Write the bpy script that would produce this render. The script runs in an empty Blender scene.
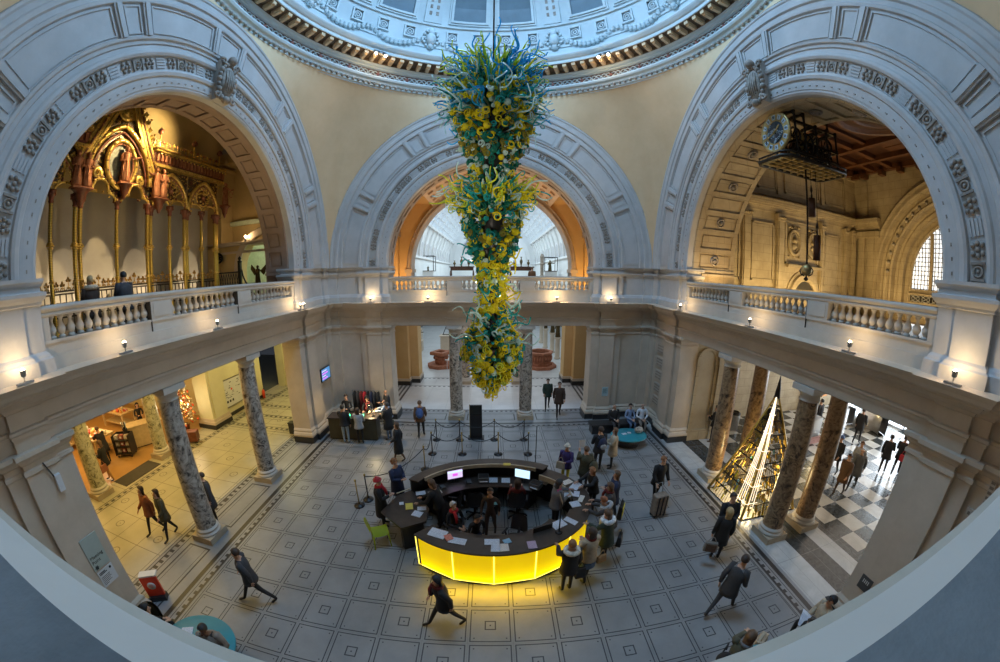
import bpy, bmesh, math, random
from mathutils import Vector, Matrix
from math import sin, cos, pi, radians, sqrt, atan2, hypot

random.seed(7)
scene = bpy.context.scene
COL = scene.collection

# ------------------------------------------------------------------ camera (a fisheye lens at the balcony rail)
cam_data = bpy.data.cameras.new('camera')
camera = bpy.data.objects.new('camera', cam_data)
COL.objects.link(camera)
CAM = Vector((0.087, -7.6972, 6.8999))
yaw, pitch, roll = -0.0216046, 0.1664392, 0.0046058
_f = Vector((sin(yaw) * -1, cos(yaw), 0))
fwd = Vector((-sin(yaw) * cos(pitch) * -1, cos(yaw) * cos(pitch), -sin(pitch)))
cy_, sy_, cp_, sp_, cr_, sr_ = cos(yaw), sin(yaw), cos(pitch), sin(pitch), cos(roll), sin(roll)
Ym = Matrix(((cy_, sy_, 0), (-sy_, cy_, 0), (0, 0, 1)))
Pm = Matrix(((1, 0, 0), (0, cp_, -sp_), (0, sp_, cp_)))
Rm = Matrix(((cr_, 0, sr_), (0, 1, 0), (-sr_, 0, cr_)))
W2C = Rm @ Pm @ Ym                      # rows: right, forward, up in world space
right, forward, up = Vector(W2C[0]), Vector(W2C[1]), Vector(W2C[2])
camera.matrix_world = Matrix((
    (right.x, up.x, -forward.x, CAM.x),
    (right.y, up.y, -forward.y, CAM.y),
    (right.z, up.z, -forward.z, CAM.z),
    (0, 0, 0, 1)))
cam_data.type = 'PANO'
cam_data.panorama_type = 'FISHEYE_LENS_POLYNOMIAL'
cam_data.sensor_fit = 'HORIZONTAL'
cam_data.sensor_width = 36.0
cam_data.lens = 12.4
cam_data.fisheye_fov = radians(300)
cam_data.fisheye_polynomial_k0 = 0.0
cam_data.fisheye_polynomial_k1 = -8.11652593e-02
cam_data.fisheye_polynomial_k2 = 1.79527569e-04
cam_data.fisheye_polynomial_k3 = 2.18430434e-05
cam_data.fisheye_polynomial_k4 = -3.33506066e-07
cam_data.clip_start = 0.01
cam_data.clip_end = 200
scene.camera = camera

# ------------------------------------------------------------------ view, world, large lights
vs = scene.view_settings
vs.view_transform = 'Standard'
try:
    vs.look = 'None'
except Exception:
    pass
vs.gamma = 1.0
vs.use_curve_mapping = False
vs.exposure = 0.12
scene.cycles.use_denoising = True
scene.cycles.max_bounces = 8
scene.cycles.diffuse_bounces = 4
scene.cycles.caustics_reflective = False
scene.cycles.caustics_refractive = False
scene.cycles.sample_clamp_indirect = 4.0
scene.cycles.use_light_tree = True

world = bpy.data.worlds.new('world')
scene.world = world
world.use_nodes = True
world.node_tree.nodes['Background'].inputs[0].default_value = (0.62, 0.72, 0.9, 1)
world.node_tree.nodes['Background'].inputs[1].default_value = 0.04

def lamp(name, kind, loc, energy, color, size=0.1, rot=(0, 0, 0), size_y=None, angle=None, blend=0.5, target=None):
    d = bpy.data.lights.new(name, kind)
    d.energy = energy
    d.color = color
    if kind == 'AREA':
        d.size = size
        if size_y:
            d.shape = 'RECTANGLE'
            d.size_y = size_y
        else:
            d.shape = 'DISK'
    else:
        d.shadow_soft_size = size
    if kind == 'SPOT':
        d.spot_size = radians(angle or 60)
        d.spot_blend = blend
    o = bpy.data.objects.new(name, d)
    COL.objects.link(o)
    o.location = loc
    if target is not None:
        o.rotation_euler = (Vector(target) - Vector(loc)).to_track_quat('-Z', 'Y').to_euler()
    else:
        o.rotation_euler = rot
    return o

COOL = (0.36, 0.64, 1.0)
WARM = (1.0, 0.66, 0.32)
GOLD = (1.0, 0.74, 0.34)
# daylight from the lantern above the dome
lamp('dome_daylight', 'AREA', (0.1, 0, 21.6), 1800, COOL, size=5.6)
# lamps and daylight of the side spaces, two of them added fills
lamp('west_aisle_lamp', 'AREA', (-11.2, 0.0, 4.9), 260, (1.0, 0.70, 0.20), size=4.0, size_y=9.0)
lamp('west_aisle_north_lamp', 'AREA', (-11.0, 9.0, 4.9), 190, (1.0, 0.84, 0.36), size=3.0, size_y=6.0)
lamp('shop_lamp', 'AREA', (-19.0, -1.5, 4.6), 480, (1.0, 0.60, 0.20), size=7.0, size_y=9.0)
lamp('entrance_lamp', 'AREA', (15.0, 0.0, 4.95), 170, (1.0, 0.80, 0.65), size=8.0, size_y=9.0)
lamp('entrance_daylight', 'AREA', (21.3, 0.0, 2.3), 620, (0.75, 0.88, 1.0), size=4.0, size_y=11.0, target=(10, 0, 0.0))
lamp('sculpture_hall_daylight', 'AREA', (0, 26, 4.95), 950, (0.74, 0.90, 1.0), size=18.0, size_y=24.0)
lamp('north_bay_lower_lamp', 'AREA', (0, 11.0, 4.95), 110, (0.9, 0.92, 1.0), size=9.0, size_y=3.0)
lamp('north_gallery_daylight', 'AREA', (0, 27, 13.2), 1900, (0.74, 0.92, 1.0), size=6.0, size_y=24.0)
lamp('north_bay_uplight_left', 'POINT', (-5.2, 11.5, 6.2), 150, (1.0, 0.66, 0.30), size=0.2)
lamp('north_bay_uplight_right', 'POINT', (5.2, 11.5, 6.2), 150, (1.0, 0.66, 0.26), size=0.2)
lamp('east_gallery_uplight_wall', 'AREA', (14.5, 4.4, 6.1), 190, (1.0, 0.70, 0.28), size=7.0, size_y=0.6, target=(14.5, 6.4, 9.5))
lamp('east_gallery_uplight_window', 'AREA', (19.4, 2.5, 6.2), 170, (1.0, 0.70, 0.30), size=1.2, size_y=5.0, target=(21.5, 2.5, 11))
lamp('east_arch_uplight', 'SPOT', (8.8, 3.4, 6.2), 200, (1.0, 0.66, 0.28), size=0.15, angle=120, target=(9.2, 4.6, 10.0))
lamp('screen_lamp_low', 'AREA', (-9.6, 0.6, 6.4), 110, (1.0, 0.72, 0.30), size=0.8, size_y=9.0, target=(-12, 0.6, 10.6))
lamp('screen_lamp_high', 'SPOT', (-9.2, 1.6, 12.9), 1100, (1.0, 0.74, 0.36), size=0.1, angle=58, target=(-12.2, 0.4, 10.8))
lamp('apse_lamp', 'SPOT', (-11.2, 2.0, 12.4), 330, (1.0, 0.75, 0.36), size=0.15, angle=90, blend=0.6, target=(-13.4, 1.8, 12.6))
lamp('passage_fill', 'POINT', (-18, 10.5, 4.0), 60, (1.0, 0.9, 0.7), size=0.3)  # added to lighten the dark passage a little
lamp('landing_lamp', 'POINT', (-10.2, 8.0, 9.0), 120, (0.95, 1.0, 0.85), size=0.3)
for _i, (_x, _y, _t) in enumerate(((-2.75, 7.0, (0.05, 0, 6.3)), (2.9, 7.0, (0.05, 0, 9.0)), (-7.0, -0.2, (0.05, 0, 9.4)), (7.0, -0.4, (0.05, 0, 7.4)), (-3.0, -7.0, (0.05, 0, 10.6)), (3.0, -7.0, (0.05, 0, 5.4)), (-1.0, -7.0, (0.05, 0, 8.0)))):
    lamp('chandelier_spotlight', 'SPOT', (_x, _y, 6.0), 620, (1.0, 0.88, 0.70), size=0.08, angle=38, blend=0.7, target=_t)  # the south ledge ones are added out of view to light the front
for _k in range(13):
    _y, _e = -4.6 + 0.78 * _k + (0.13 if _k % 3 else -0.1), (43, 33, 46, 36)[_k % 4]
    lamp('wall_scallop_lamp', 'SPOT', (-12.2, _y, 5.9), (210, 120)[_k % 2], (1.0, 0.80, 0.52), size=0.012, angle=(37, 34)[_k % 2], blend=0.02, target=(-13.6, _y, 5.9 + 1.4 * math.tan(radians(_e))))
lamp('north_bay_barrel_fill', 'SPOT', (0, 10.0, 6.3), 420, (1.0, 0.72, 0.42), size=0.3, angle=130, target=(0, 11.2, 12))  # added fill that lightens the coffered barrel

# ------------------------------------------------------------------ mesh builder
class MB:
    def __init__(self):
        self.v, self.f, self.m, self.s = [], [], [], []
        self.mats = []

    def mi(self, mat):
        if mat is None:
            return 0
        if mat not in self.mats:
            self.mats.append(mat)
        return self.mats.index(mat)

    def add(self, vs_, fs_, mat=None, smooth=False):
        b = len(self.v)
        k = self.mi(mat)
        self.v.extend([tuple(p) for p in vs_])
        for f in fs_:
            self.f.append(tuple(b + i for i in f))
            self.m.append(k)
            self.s.append(smooth)
        return self

    def box(self, x0, x1, y0, y1, z0, z1, mat=None):
        v = [(x0, y0, z0), (x1, y0, z0), (x1, y1, z0), (x0, y1, z0), (x0, y0, z1), (x1, y0, z1), (x1, y1, z1), (x0, y1, z1)]
        return self.add(v, [(3, 2, 1, 0), (4, 5, 6, 7), (0, 1, 5, 4), (1, 2, 6, 5), (2, 3, 7, 6), (3, 0, 4, 7)], mat)

    def bar(self, p, q, w, h=None, mat=None, up=(0, 0, 1)):
        p, q = Vector(p), Vector(q)
        h = h or w
        d = (q - p).normalized()
        u = Vector(up)
        if abs(d.dot(u)) > 0.98:
            u = Vector((1, 0, 0))
        sx = d.cross(u).normalized() * (w / 2)
        sz = sx.cross(d).normalized() * (h / 2)
        v = [p - sx - sz, p + sx - sz, p + sx + sz, p - sx + sz, q - sx - sz, q + sx - sz, q + sx + sz, q - sx + sz]
        return self.add(v, [(0, 1, 2, 3), (7, 6, 5, 4), (0, 4, 5, 1), (1, 5, 6, 2), (2, 6, 7, 3), (3, 7, 4, 0)], mat)

    def lathe(self, prof, c=(0, 0, 0), n=16, mat=None, smooth=True, a0=0.0, a1=2 * pi, sx=1.0, sy=1.0, cap=True):
        full = abs(a1 - a0 - 2 * pi) < 1e-6
        m = n if full else n + 1
        v, f = [], []
        for r, z in prof:
            for i in range(m):
                a = a0 + (a1 - a0) * i / n
                v.append((c[0] + r * cos(a) * sx, c[1] + r * sin(a) * sy, c[2] + z))
        for j in range(len(prof) - 1):
            for i in range(n):
                i2 = (i + 1) % m
                f.append((j * m + i, j * m + i2, (j + 1) * m + i2, (j + 1) * m + i))
        if full and cap:
            if prof[0][0] > 1e-4:
                f.append(tuple(range(m - 1, -1, -1)))
            if prof[-1][0] > 1e-4:
                f.append(tuple((len(prof) - 1) * m + i for i in range(m)))
        return self.add(v, f, mat, smooth)

    def tube(self, pts, rad, n=8, mat=None, smooth=True, cap=True, closed=False):
        pts = [Vector(p) for p in pts]
        N = len(pts)
        rs = rad if isinstance(rad, (list, tuple)) else [rad] * N
        v, f = [], []
        t0 = (pts[1] - pts[0]).normalized()
        u = Vector((0, 0, 1)) if abs(t0.z) < 0.9 else Vector((1, 0, 0))
        u = (u - t0 * u.dot(t0)).normalized()
        for i in range(N):
            if closed:
                t = (pts[(i + 1) % N] - pts[i - 1])
            else:
                t = (pts[min(i + 1, N - 1)] - pts[max(i - 1, 0)])
            if t.length < 1e-9:
                t = t0
            t.normalize()
            u = u - t * u.dot(t)
            if u.length < 1e-6:
                u = t.orthogonal()
            u.normalize()
            w = t.cross(u)
            for k in range(n):
                a = 2 * pi * k / n
                v.append(pts[i] + (u * cos(a) + w * sin(a)) * rs[i])
        M = N if closed else N - 1
        for i in range(M):
            j = (i + 1) % N
            for k in range(n):
                k2 = (k + 1) % n
                f.append((i * n + k, i * n + k2, j * n + k2, j * n + k))
        if cap and not closed:
            f.append(tuple(range(n - 1, -1, -1)))
            f.append(tuple((N - 1) * n + k for k in range(n)))
        return self.add(v, f, mat, smooth)

    def sphere(self, c, r, n=10, m=6, mat=None, sc=(1, 1, 1)):
        v, f = [], []
        v.append((c[0], c[1], c[2] - r * sc[2]))
        for j in range(1, m):
            th = pi * j / m
            for i in range(n):
                a = 2 * pi * i / n
                v.append((c[0] + r * sc[0] * sin(th) * cos(a), c[1] + r * sc[1] * sin(th) * sin(a), c[2] - r * sc[2] * cos(th)))
        v.append((c[0], c[1], c[2] + r * sc[2]))
        for i in range(n):
            f.append((0, 1 + (i + 1) % n, 1 + i))
        for j in range(m - 2):
            for i in range(n):
                a, b = 1 + j * n + i, 1 + j * n + (i + 1) % n
                f.append((a, b, b + n, a + n))
        L = len(v) - 1
        for i in range(n):
            f.append((L, 1 + (m - 2) * n + i, 1 + (m - 2) * n + (i + 1) % n))
        return self.add(v, f, mat, True)

    def prism(self, outline, fn, t0, t1, mat=None):
        """outline: list of 2-D points; fn(p, q, t) -> xyz."""
        n = len(outline)
        v = [fn(p, q, t0) for p, q in outline] + [fn(p, q, t1) for p, q in outline]
        f = [tuple(range(n - 1, -1, -1)), tuple(range(n, 2 * n))]
        for i in range(n):
            j = (i + 1) % n
            f.append((i, j, n + j, n + i))
        return self.add(v, f, mat)

    def grid(self, fn, nu, nv, mat=None, smooth=True, flip=False):
        v = [fn(i / nu, j / nv) for j in range(nv + 1) for i in range(nu + 1)]
        f = []
        for j in range(nv):
            for i in range(nu):
                a = j * (nu + 1) + i
                q = (a, a + 1, a + nu + 2, a + nu + 1)
                f.append(q[::-1] if flip else q)
        return self.add(v, f, mat, smooth)

    def plan_sweep(self, path, prof, mat=None, side=1, closed=False):
        """Sweep a moulding profile [(offset, z)] along a plan polyline, mitred."""
        n = len(path)
        offs = []
        for i in range(n):
            p = Vector(path[i])
            if closed:
                a, b = Vector(path[i - 1]), Vector(path[(i + 1) % n])
            else:
                a = Vector(path[i - 1]) if i > 0 else None
                b = Vector(path[i + 1]) if i < n - 1 else None
            ns = []
            for q0, q1 in ((a, p), (p, b)):
                if q0 is None or q1 is None:
                    continue
                d = (q1 - q0)
                d.normalize()
                ns.append(Vector((-d.y, d.x)) * side)
            if len(ns) == 2:
                m = ns[0] + ns[1]
                k = m.dot(ns[0])
                m = m / k if abs(k) > 0.15 else ns[0]
            else:
                m = ns[0]
            offs.append(m)
        v, f = [], []
        M = len(prof)
        for i in range(n):
            for o, z in prof:
                v.append((path[i][0] + offs[i].x * o, path[i][1] + offs[i].y * o, z))
        for i in range(n if closed else n - 1):
            j2 = (i + 1) % n
            for j in range(M - 1):
                q = (i * M + j, j2 * M + j, j2 * M + j + 1, i * M + j + 1)
                f.append(q if side < 0 else q[::-1])
        return self.add(v, f, mat)

    def arch(self, prof, zc, a0=0.0, a1=pi, n=48, mat=None, smooth=False, c=0.0):
        """Sweep profile [(radius, depth)] round a horizontal axis: side-local (a, d, z)."""
        v, f = [], []
        M = len(prof)
        for i in range(n + 1):
            t = a0 + (a1 - a0) * i / n
            for r, d in prof:
                v.append((c + r * cos(t), d, zc + r * sin(t)))
        for i in range(n):
            for j in range(M - 1):
                f.append((i * M + j, (i + 1) * M + j, (i + 1) * M + j + 1, i * M + j + 1))
        if smooth:
            return self.add(v, f, mat, True)
        return self.add(v, f, mat)

    def arch_box(self, r0, r1, d0, d1, a0, a1, zc, n=4, mat=None, c=0.0):
        v, f = [], []
        for i in range(n + 1):
            t = a0 + (a1 - a0) * i / n
            for r, d in ((r0, d0), (r1, d0), (r1, d1), (r0, d1)):
                v.append((c + r * cos(t), d, zc + r * sin(t)))
        for i in range(n):
            for j in range(4):
                k = (j + 1) % 4
                f.append((i * 4 + j, i * 4 + k, (i + 1) * 4 + k, (i + 1) * 4 + j))
        f.append((3, 2, 1, 0))
        f.append((n * 4, n * 4 + 1, n * 4 + 2, n * 4 + 3))
        return self.add(v, f, mat)

    def xform(self, M, start=0):
        for i in range(start, len(self.v)):
            self.v[i] = tuple(M @ Vector(self.v[i]))
        return self

    def mesh(self, name):
        me = bpy.data.meshes.new(name)
        me.from_pydata(self.v, [], self.f)
        for m in self.mats:
            me.materials.append(m)
        if len(self.mats) > 1:
            me.polygons.foreach_set('material_index', self.m)
        if any(self.s):
            me.polygons.foreach_set('use_smooth', self.s)
        me.validate()
        me.update()
        return me

    def build(self, name, mat=None, parent=None, loc=None, rotz=None, bevel=None, recalc=False):
        if mat is not None and not self.mats:
            self.mats.append(mat)
        me = self.mesh(name)
        if recalc:
            bm = bmesh.new()
            bm.from_mesh(me)
            bmesh.ops.recalc_face_normals(bm, faces=bm.faces)
            bm.to_mesh(me)
            bm.free()
        return link(name, me, parent, loc, rotz, bevel)


def link(name, me, parent=None, loc=None, rotz=None, bevel=None):
    o = bpy.data.objects.new(name, me)
    COL.objects.link(o)
    if parent is not None:
        o.parent = parent
    if loc is not None:
        o.location = loc
    if rotz is not None:
        o.rotation_euler = (0, 0, rotz)
    if bevel:
        md = o.modifiers.new('bevel', 'BEVEL')
        md.width = bevel
        md.segments = 2
        md.limit_method = 'ANGLE'
    return o


def thing(name, label, cat, loc=(0, 0, 0), rotz=0.0, group=None):
    o = bpy.data.objects.new(name, None)
    COL.objects.link(o)
    o.location = loc
    o.rotation_euler = (0, 0, rotz)
    o.empty_display_size = 0.2
    return tag(o, label, cat, group)


def tag(o, label, cat, group=None, kind=None):
    o['label'] = label
    o['category'] = cat
    if group:
        o['group'] = group
    if kind:
        o['kind'] = kind
    return o


def struct(name, loc=(0, 0, 0), rotz=0.0):
    o = bpy.data.objects.new(name, None)
    COL.objects.link(o)
    o.location = loc
    o.rotation_euler = (0, 0, rotz)
    o['kind'] = 'structure'
    return o


def dup(root, loc=None, rotz=None, label=None, group=None, scale=None):
    """A copy of a thing with copies of its parts and sub-parts."""
    r = root.copy()
    COL.objects.link(r)
    if loc is not None:
        r.location = loc
    if rotz is not None:
        r.rotation_euler = (0, 0, rotz)
    if scale is not None:
        r.scale = (scale, scale, scale) if not isinstance(scale, (tuple, list)) else scale
    if label:
        r['label'] = label
    if group:
        r['group'] = group
    for ch in list(root.children):
        c = ch.copy()
        COL.objects.link(c)
        c.parent = r
        for g in list(ch.children):
            d = g.copy()
            COL.objects.link(d)
            d.parent = c
    return r

# ------------------------------------------------------------------ materials
class NT:
    """A small expression builder for shader node trees."""
    def __init__(self, name):
        self.mat = bpy.data.materials.new(name)
        self.mat.use_nodes = True
        self.t = self.mat.node_tree
        self.b = self.t.nodes['Principled BSDF']

    def _in(self, sock, v):
        if isinstance(v, bpy.types.NodeSocket):
            self.t.links.new(v, sock)
        elif v is not None:
            sock.default_value = v

    def m(self, op, a, b=None, c=None):
        n = self.t.nodes.new('ShaderNodeMath')
        n.operation = op
        self._in(n.inputs[0], a)
        if b is not None:
            self._in(n.inputs[1], b)
        if c is not None:
            self._in(n.inputs[2], c)
        return n.outputs[0]

    def coord(self):
        n = self.t.nodes.new('ShaderNodeTexCoord')
        return n.outputs['Object']

    def xyz(self, vec=None):
        n = self.t.nodes.new('ShaderNodeSeparateXYZ')
        self.t.links.new(vec or self.coord(), n.inputs[0])
        return n.outputs[0], n.outputs[1], n.outputs[2]

    def vec(self, x, y, z=0.0):
        n = self.t.nodes.new('ShaderNodeCombineXYZ')
        for i, k in enumerate((x, y, z)):
            self._in(n.inputs[i], k)
        return n.outputs[0]

    def noise(self, scale, detail=4, rough=0.5, vec=None, dist=0.0):
        n = self.t.nodes.new('ShaderNodeTexNoise')
        self.t.links.new(vec or self.coord(), n.inputs['Vector'])
        n.inputs['Scale'].default_value = scale
        n.inputs['Detail'].default_value = detail
        n.inputs['Roughness'].default_value = rough
        n.inputs['Distortion'].default_value = dist
        return n.outputs[0]

    def voronoi(self, scale, feature='F1', vec=None, out=0):
        n = self.t.nodes.new('ShaderNodeTexVoronoi')
        n.feature = feature
        self.t.links.new(vec or self.coord(), n.inputs['Vector'])
        n.inputs['Scale'].default_value = scale
        return n.outputs[out]

    def ramp(self, fac, stops):
        n = self.t.nodes.new('ShaderNodeValToRGB')
        e = n.color_ramp.elements
        while len(e) < len(stops):
            e.new(0.5)
        for i, (p, c) in enumerate(stops):
            e[i].position = p
            e[i].color = (c[0], c[1], c[2], 1)
        self._in(n.inputs[0], fac)
        return n.outputs[0]

    def mix(self, fac, a, b):
        n = self.t.nodes.new('ShaderNodeMix')
        n.data_type = 'RGBA'
        self._in(n.inputs[0], fac)
        for k, v in ((6, a), (7, b)):
            if isinstance(v, (tuple, list)):
                v = (v[0], v[1], v[2], 1)
            self._in(n.inputs[k], v)
        return n.outputs[2]

    def color(self, v):
        self._in(self.b.inputs['Base Color'], v)
        return self

    def set(self, **k):
        for n, v in k.items():
            self._in(self.b.inputs[n.replace('_', ' ')], v)
        return self

    def bump(self, h, strength=0.3, dist=0.02):
        n = self.t.nodes.new('ShaderNodeBump')
        n.inputs['Strength'].default_value = strength
        n.inputs['Distance'].default_value = dist
        self._in(n.inputs['Height'], h)
        self.t.links.new(n.outputs[0], self.b.inputs['Normal'])
        return self


def plain(name, col, rough=0.6, metal=0.0, var=0.12, scale=6.0, **kw):
    t = NT(name)
    lo = tuple(c * (1 - var) for c in col)
    hi = tuple(min(1, c * (1 + var)) for c in col)
    t.color(t.ramp(t.noise(scale, 5, 0.6), [(0.3, lo), (0.7, hi)]))
    t.set(Roughness=rough, Metallic=metal, **kw)
    return t.mat


def glow(name, col, strength, base=None):
    t = NT(name)
    c = base or col
    t.color((c[0], c[1], c[2], 1))
    t.set(Emission_Color=(col[0], col[1], col[2], 1), Emission_Strength=strength)
    return t.mat


def stone(name, a, b, rough=0.7, scale=1.2, bump=0.15, blocks=None):
    t = NT(name)
    n1 = t.noise(scale, 6, 0.62)
    n2 = t.noise(scale * 9, 4, 0.6)
    base = t.ramp(n1, [(0.32, a), (0.68, b)])
    f = t.m('MULTIPLY', n2, 0.16)
    base = t.mix(f, base, tuple(c * 0.55 for c in a))
    if blocks:
        bw, bh = blocks
        x, y, z = t.xyz()
        row = t.m('FLOOR', t.m('DIVIDE', z, bh))
        sh = t.m('MULTIPLY', t.m('MODULO', row, 2.0), 0.5)
        along = t.m('ADD', x, y)
        u = t.m('FRACT', t.m('ADD', t.m('DIVIDE', along, bw), sh))
        w = t.m('FRACT', t.m('DIVIDE', z, bh))
        l1 = t.m('LESS_THAN', u, 0.02)
        l2 = t.m('LESS_THAN', w, 0.035)
        ln = t.m('MAXIMUM', l1, l2)
        base = t.mix(t.m('MULTIPLY', ln, 0.6), base, tuple(c * 0.35 for c in a))
    t.color(base)
    t.set(Roughness=rough)
    if bump:
        t.bump(n2, bump, 0.01)
    return t.mat


M = {}
M['wall'] = stone('painted_stone', (0.52, 0.43, 0.33), (0.63, 0.53, 0.42))
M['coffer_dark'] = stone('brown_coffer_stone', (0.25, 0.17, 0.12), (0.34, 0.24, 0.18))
M['plaster'] = stone('uplit_cream_plaster', (0.66, 0.47, 0.27), (0.78, 0.58, 0.36), scale=0.5, bump=0.05)  # warm uplight on the pendentives is put into this cream colour
M['arch'] = stone('grey_painted_stone', (0.44, 0.43, 0.42), (0.54, 0.53, 0.52))
M['relief'] = stone('dark_relief_stone', (0.20, 0.17, 0.14), (0.42, 0.37, 0.32), scale=5)  # darker, mottled stone for the carved parts
M['coffer'] = stone('warm_coffer_stone', (0.34, 0.25, 0.19), (0.44, 0.34, 0.26))
M['dark_gap'] = plain('dark_groove', (0.05, 0.045, 0.04), 0.9)
M['black_stone'] = plain('black_marble', (0.025, 0.024, 0.024), 0.35, scale=3)
M['block'] = stone('ashlar_stone', (0.34, 0.27, 0.17), (0.50, 0.41, 0.27), blocks=(0.8, 0.42))
M['dome'] = stone('dome_paint', (0.52, 0.60, 0.62), (0.62, 0.70, 0.71), scale=0.8, bump=0.05)
M['dome_panel'] = plain('blue_grey_glazing', (0.13, 0.19, 0.23), 0.3, scale=1.5)

# ------------------------------------------------------------------ the domed hall: floor
ZS = 7.28            # springing of the four great arches
SIDES = (('north', 0.0), ('west', pi / 2), ('south', pi), ('east', -pi / 2))

def hall_floor_material():
    t = NT('hall_marble_floor')
    x, y, z = t.xyz()
    u = t.m('DIVIDE', t.m('ADD', x, 6.735 + 0.0), 0.9)
    v = t.m('DIVIDE', t.m('ADD', y, 3.5667 + 0.9 * 10), 0.9)
    fu, fv = t.m('FRACT', u), t.m('FRACT', v)
    du = t.m('MINIMUM', fu, t.m('SUBTRACT', 1.0, fu))
    dv = t.m('MINIMUM', fv, t.m('SUBTRACT', 1.0, fv))
    d = t.m('MINIMUM', du, dv)
    line = t.m('COMPARE', d, 0.052, 0.013)
    joint = t.m('LESS_THAN', d, 0.006)
    # small inlaid squares in every other tile
    cu, cv = t.m('ABSOLUTE', t.m('SUBTRACT', fu, 0.5)), t.m('ABSOLUTE', t.m('SUBTRACT', fv, 0.5))
    cm = t.m('MAXIMUM', cu, cv)
    par = t.m('MODULO', t.m('ADD', t.m('FLOOR', u), t.m('FLOOR', v)), 2.0)
    even = t.m('COMPARE', par, 1.0, 0.1)
    sq = t.m('MULTIPLY', t.m('COMPARE', cm, 0.115, 0.014), even)
    dot = t.m('MULTIPLY', t.m('LESS_THAN', cm, 0.018), even)
    cd_u, cd_v = t.m('SUBTRACT', du, 0.14), t.m('SUBTRACT', dv, 0.14)
    peg = t.m('LESS_THAN', t.m('ADD', t.m('MULTIPLY', cd_u, cd_u), t.m('MULTIPLY', cd_v, cd_v)), 0.0003)
    ink = t.m('MAXIMUM', t.m('MAXIMUM', line, sq), t.m('MAXIMUM', dot, peg))
    ink = t.m('MAXIMUM', ink, t.m('MULTIPLY', joint, 0.25))
    # border bands round the field
    ax, ay = t.m('ABSOLUTE', x), t.m('ABSOLUTE', y)
    D = t.m('MAXIMUM', ax, ay)
    along = t.m('MINIMUM', ax, ay)
    inside = t.m('LESS_THAN', D, 6.74)
    ink = t.m('MULTIPLY', ink, inside)
    def band(lo, hi):
        return t.m('COMPARE', D, (lo + hi) / 2, (hi - lo) / 2)
    teeth = t.m('LESS_THAN', t.m('FRACT', t.m('DIVIDE', along, 0.24)), 0.45)
    b = t.m('MAXIMUM', band(6.745, 6.765), band(6.83, 6.90))
    b = t.m('MAXIMUM', b, t.m('MULTIPLY', band(6.88, 6.98), teeth))
    b = t.m('MAXIMUM', b, band(7.03, 7.05))
    b = t.m('MAXIMUM', b, band(7.12, 7.26))
    # the strip between the columns: long frames, then the outer key band
    fr = t.m('FRACT', t.m('DIVIDE', t.m('ADD', along, 1.68), 3.36))
    fe = t.m('MINIMUM', fr, t.m('SUBTRACT', 1.0, fr))
    inlong = t.m('GREATER_THAN', fe, 0.155)
    ends = t.m('MULTIPLY', t.m('COMPARE', fe, 0.160, 0.008), band(7.56, 8.36))
    fb = t.m('MULTIPLY', t.m('MAXIMUM', band(7.56, 7.61), band(8.31, 8.36)), inlong)
    fb2 = t.m('MULTIPLY', t.m('MAXIMUM', band(7.70, 7.715), band(8.2, 8.215)), inlong)
    b = t.m('MAXIMUM', b, t.m('MAXIMUM', ends, t.m('MAXIMUM', fb, fb2)))
    b = t.m('MAXIMUM', b, band(8.52, 8.55))
    b = t.m('MAXIMUM', b, t.m('MULTIPLY', band(8.60, 8.74), teeth))
    b = t.m('MAXIMUM', b, band(8.74, 8.78))
    b = t.m('MAXIMUM', b, band(8.86, 8.88))
    n = t.noise(0.7, 6, 0.65)
    n2 = t.noise(5.0, 5, 0.6)
    wh = t.m('FRACT', t.m('MULTIPLY', t.m('SINE', t.m('ADD', t.m('MULTIPLY', t.m('FLOOR', u), 12.99), t.m('MULTIPLY', t.m('FLOOR', v), 78.23))), 43758.5))
    base = t.ramp(n, [(0.3, (0.17, 0.18, 0.19)), (0.7, (0.30, 0.305, 0.31))])
    base = t.mix(t.m('MULTIPLY', wh, 0.22), base, (0.15, 0.155, 0.16))
    base = t.mix(t.m('MULTIPLY', n2, 0.25), base, (0.34, 0.32, 0.29))
    col = t.mix(t.m('MULTIPLY', ink, 0.92), base, (0.02, 0.024, 0.03))
    col = t.mix(b, col, (0.02, 0.02, 0.022))
    t.color(col)
    t.set(Roughness=t.ramp(n2, [(0.3, (0.28,) * 3), (0.7, (0.42,) * 3)]))
    return t.mat

M['hall_floor'] = hall_floor_material()
mb = MB()
E_ = 8.9
mb.box(-E_, 7.36, -E_, E_, -0.3, 0.0, M['hall_floor'])
fl_o = mb.build('floor')
fl_o['kind'] = 'structure'

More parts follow.
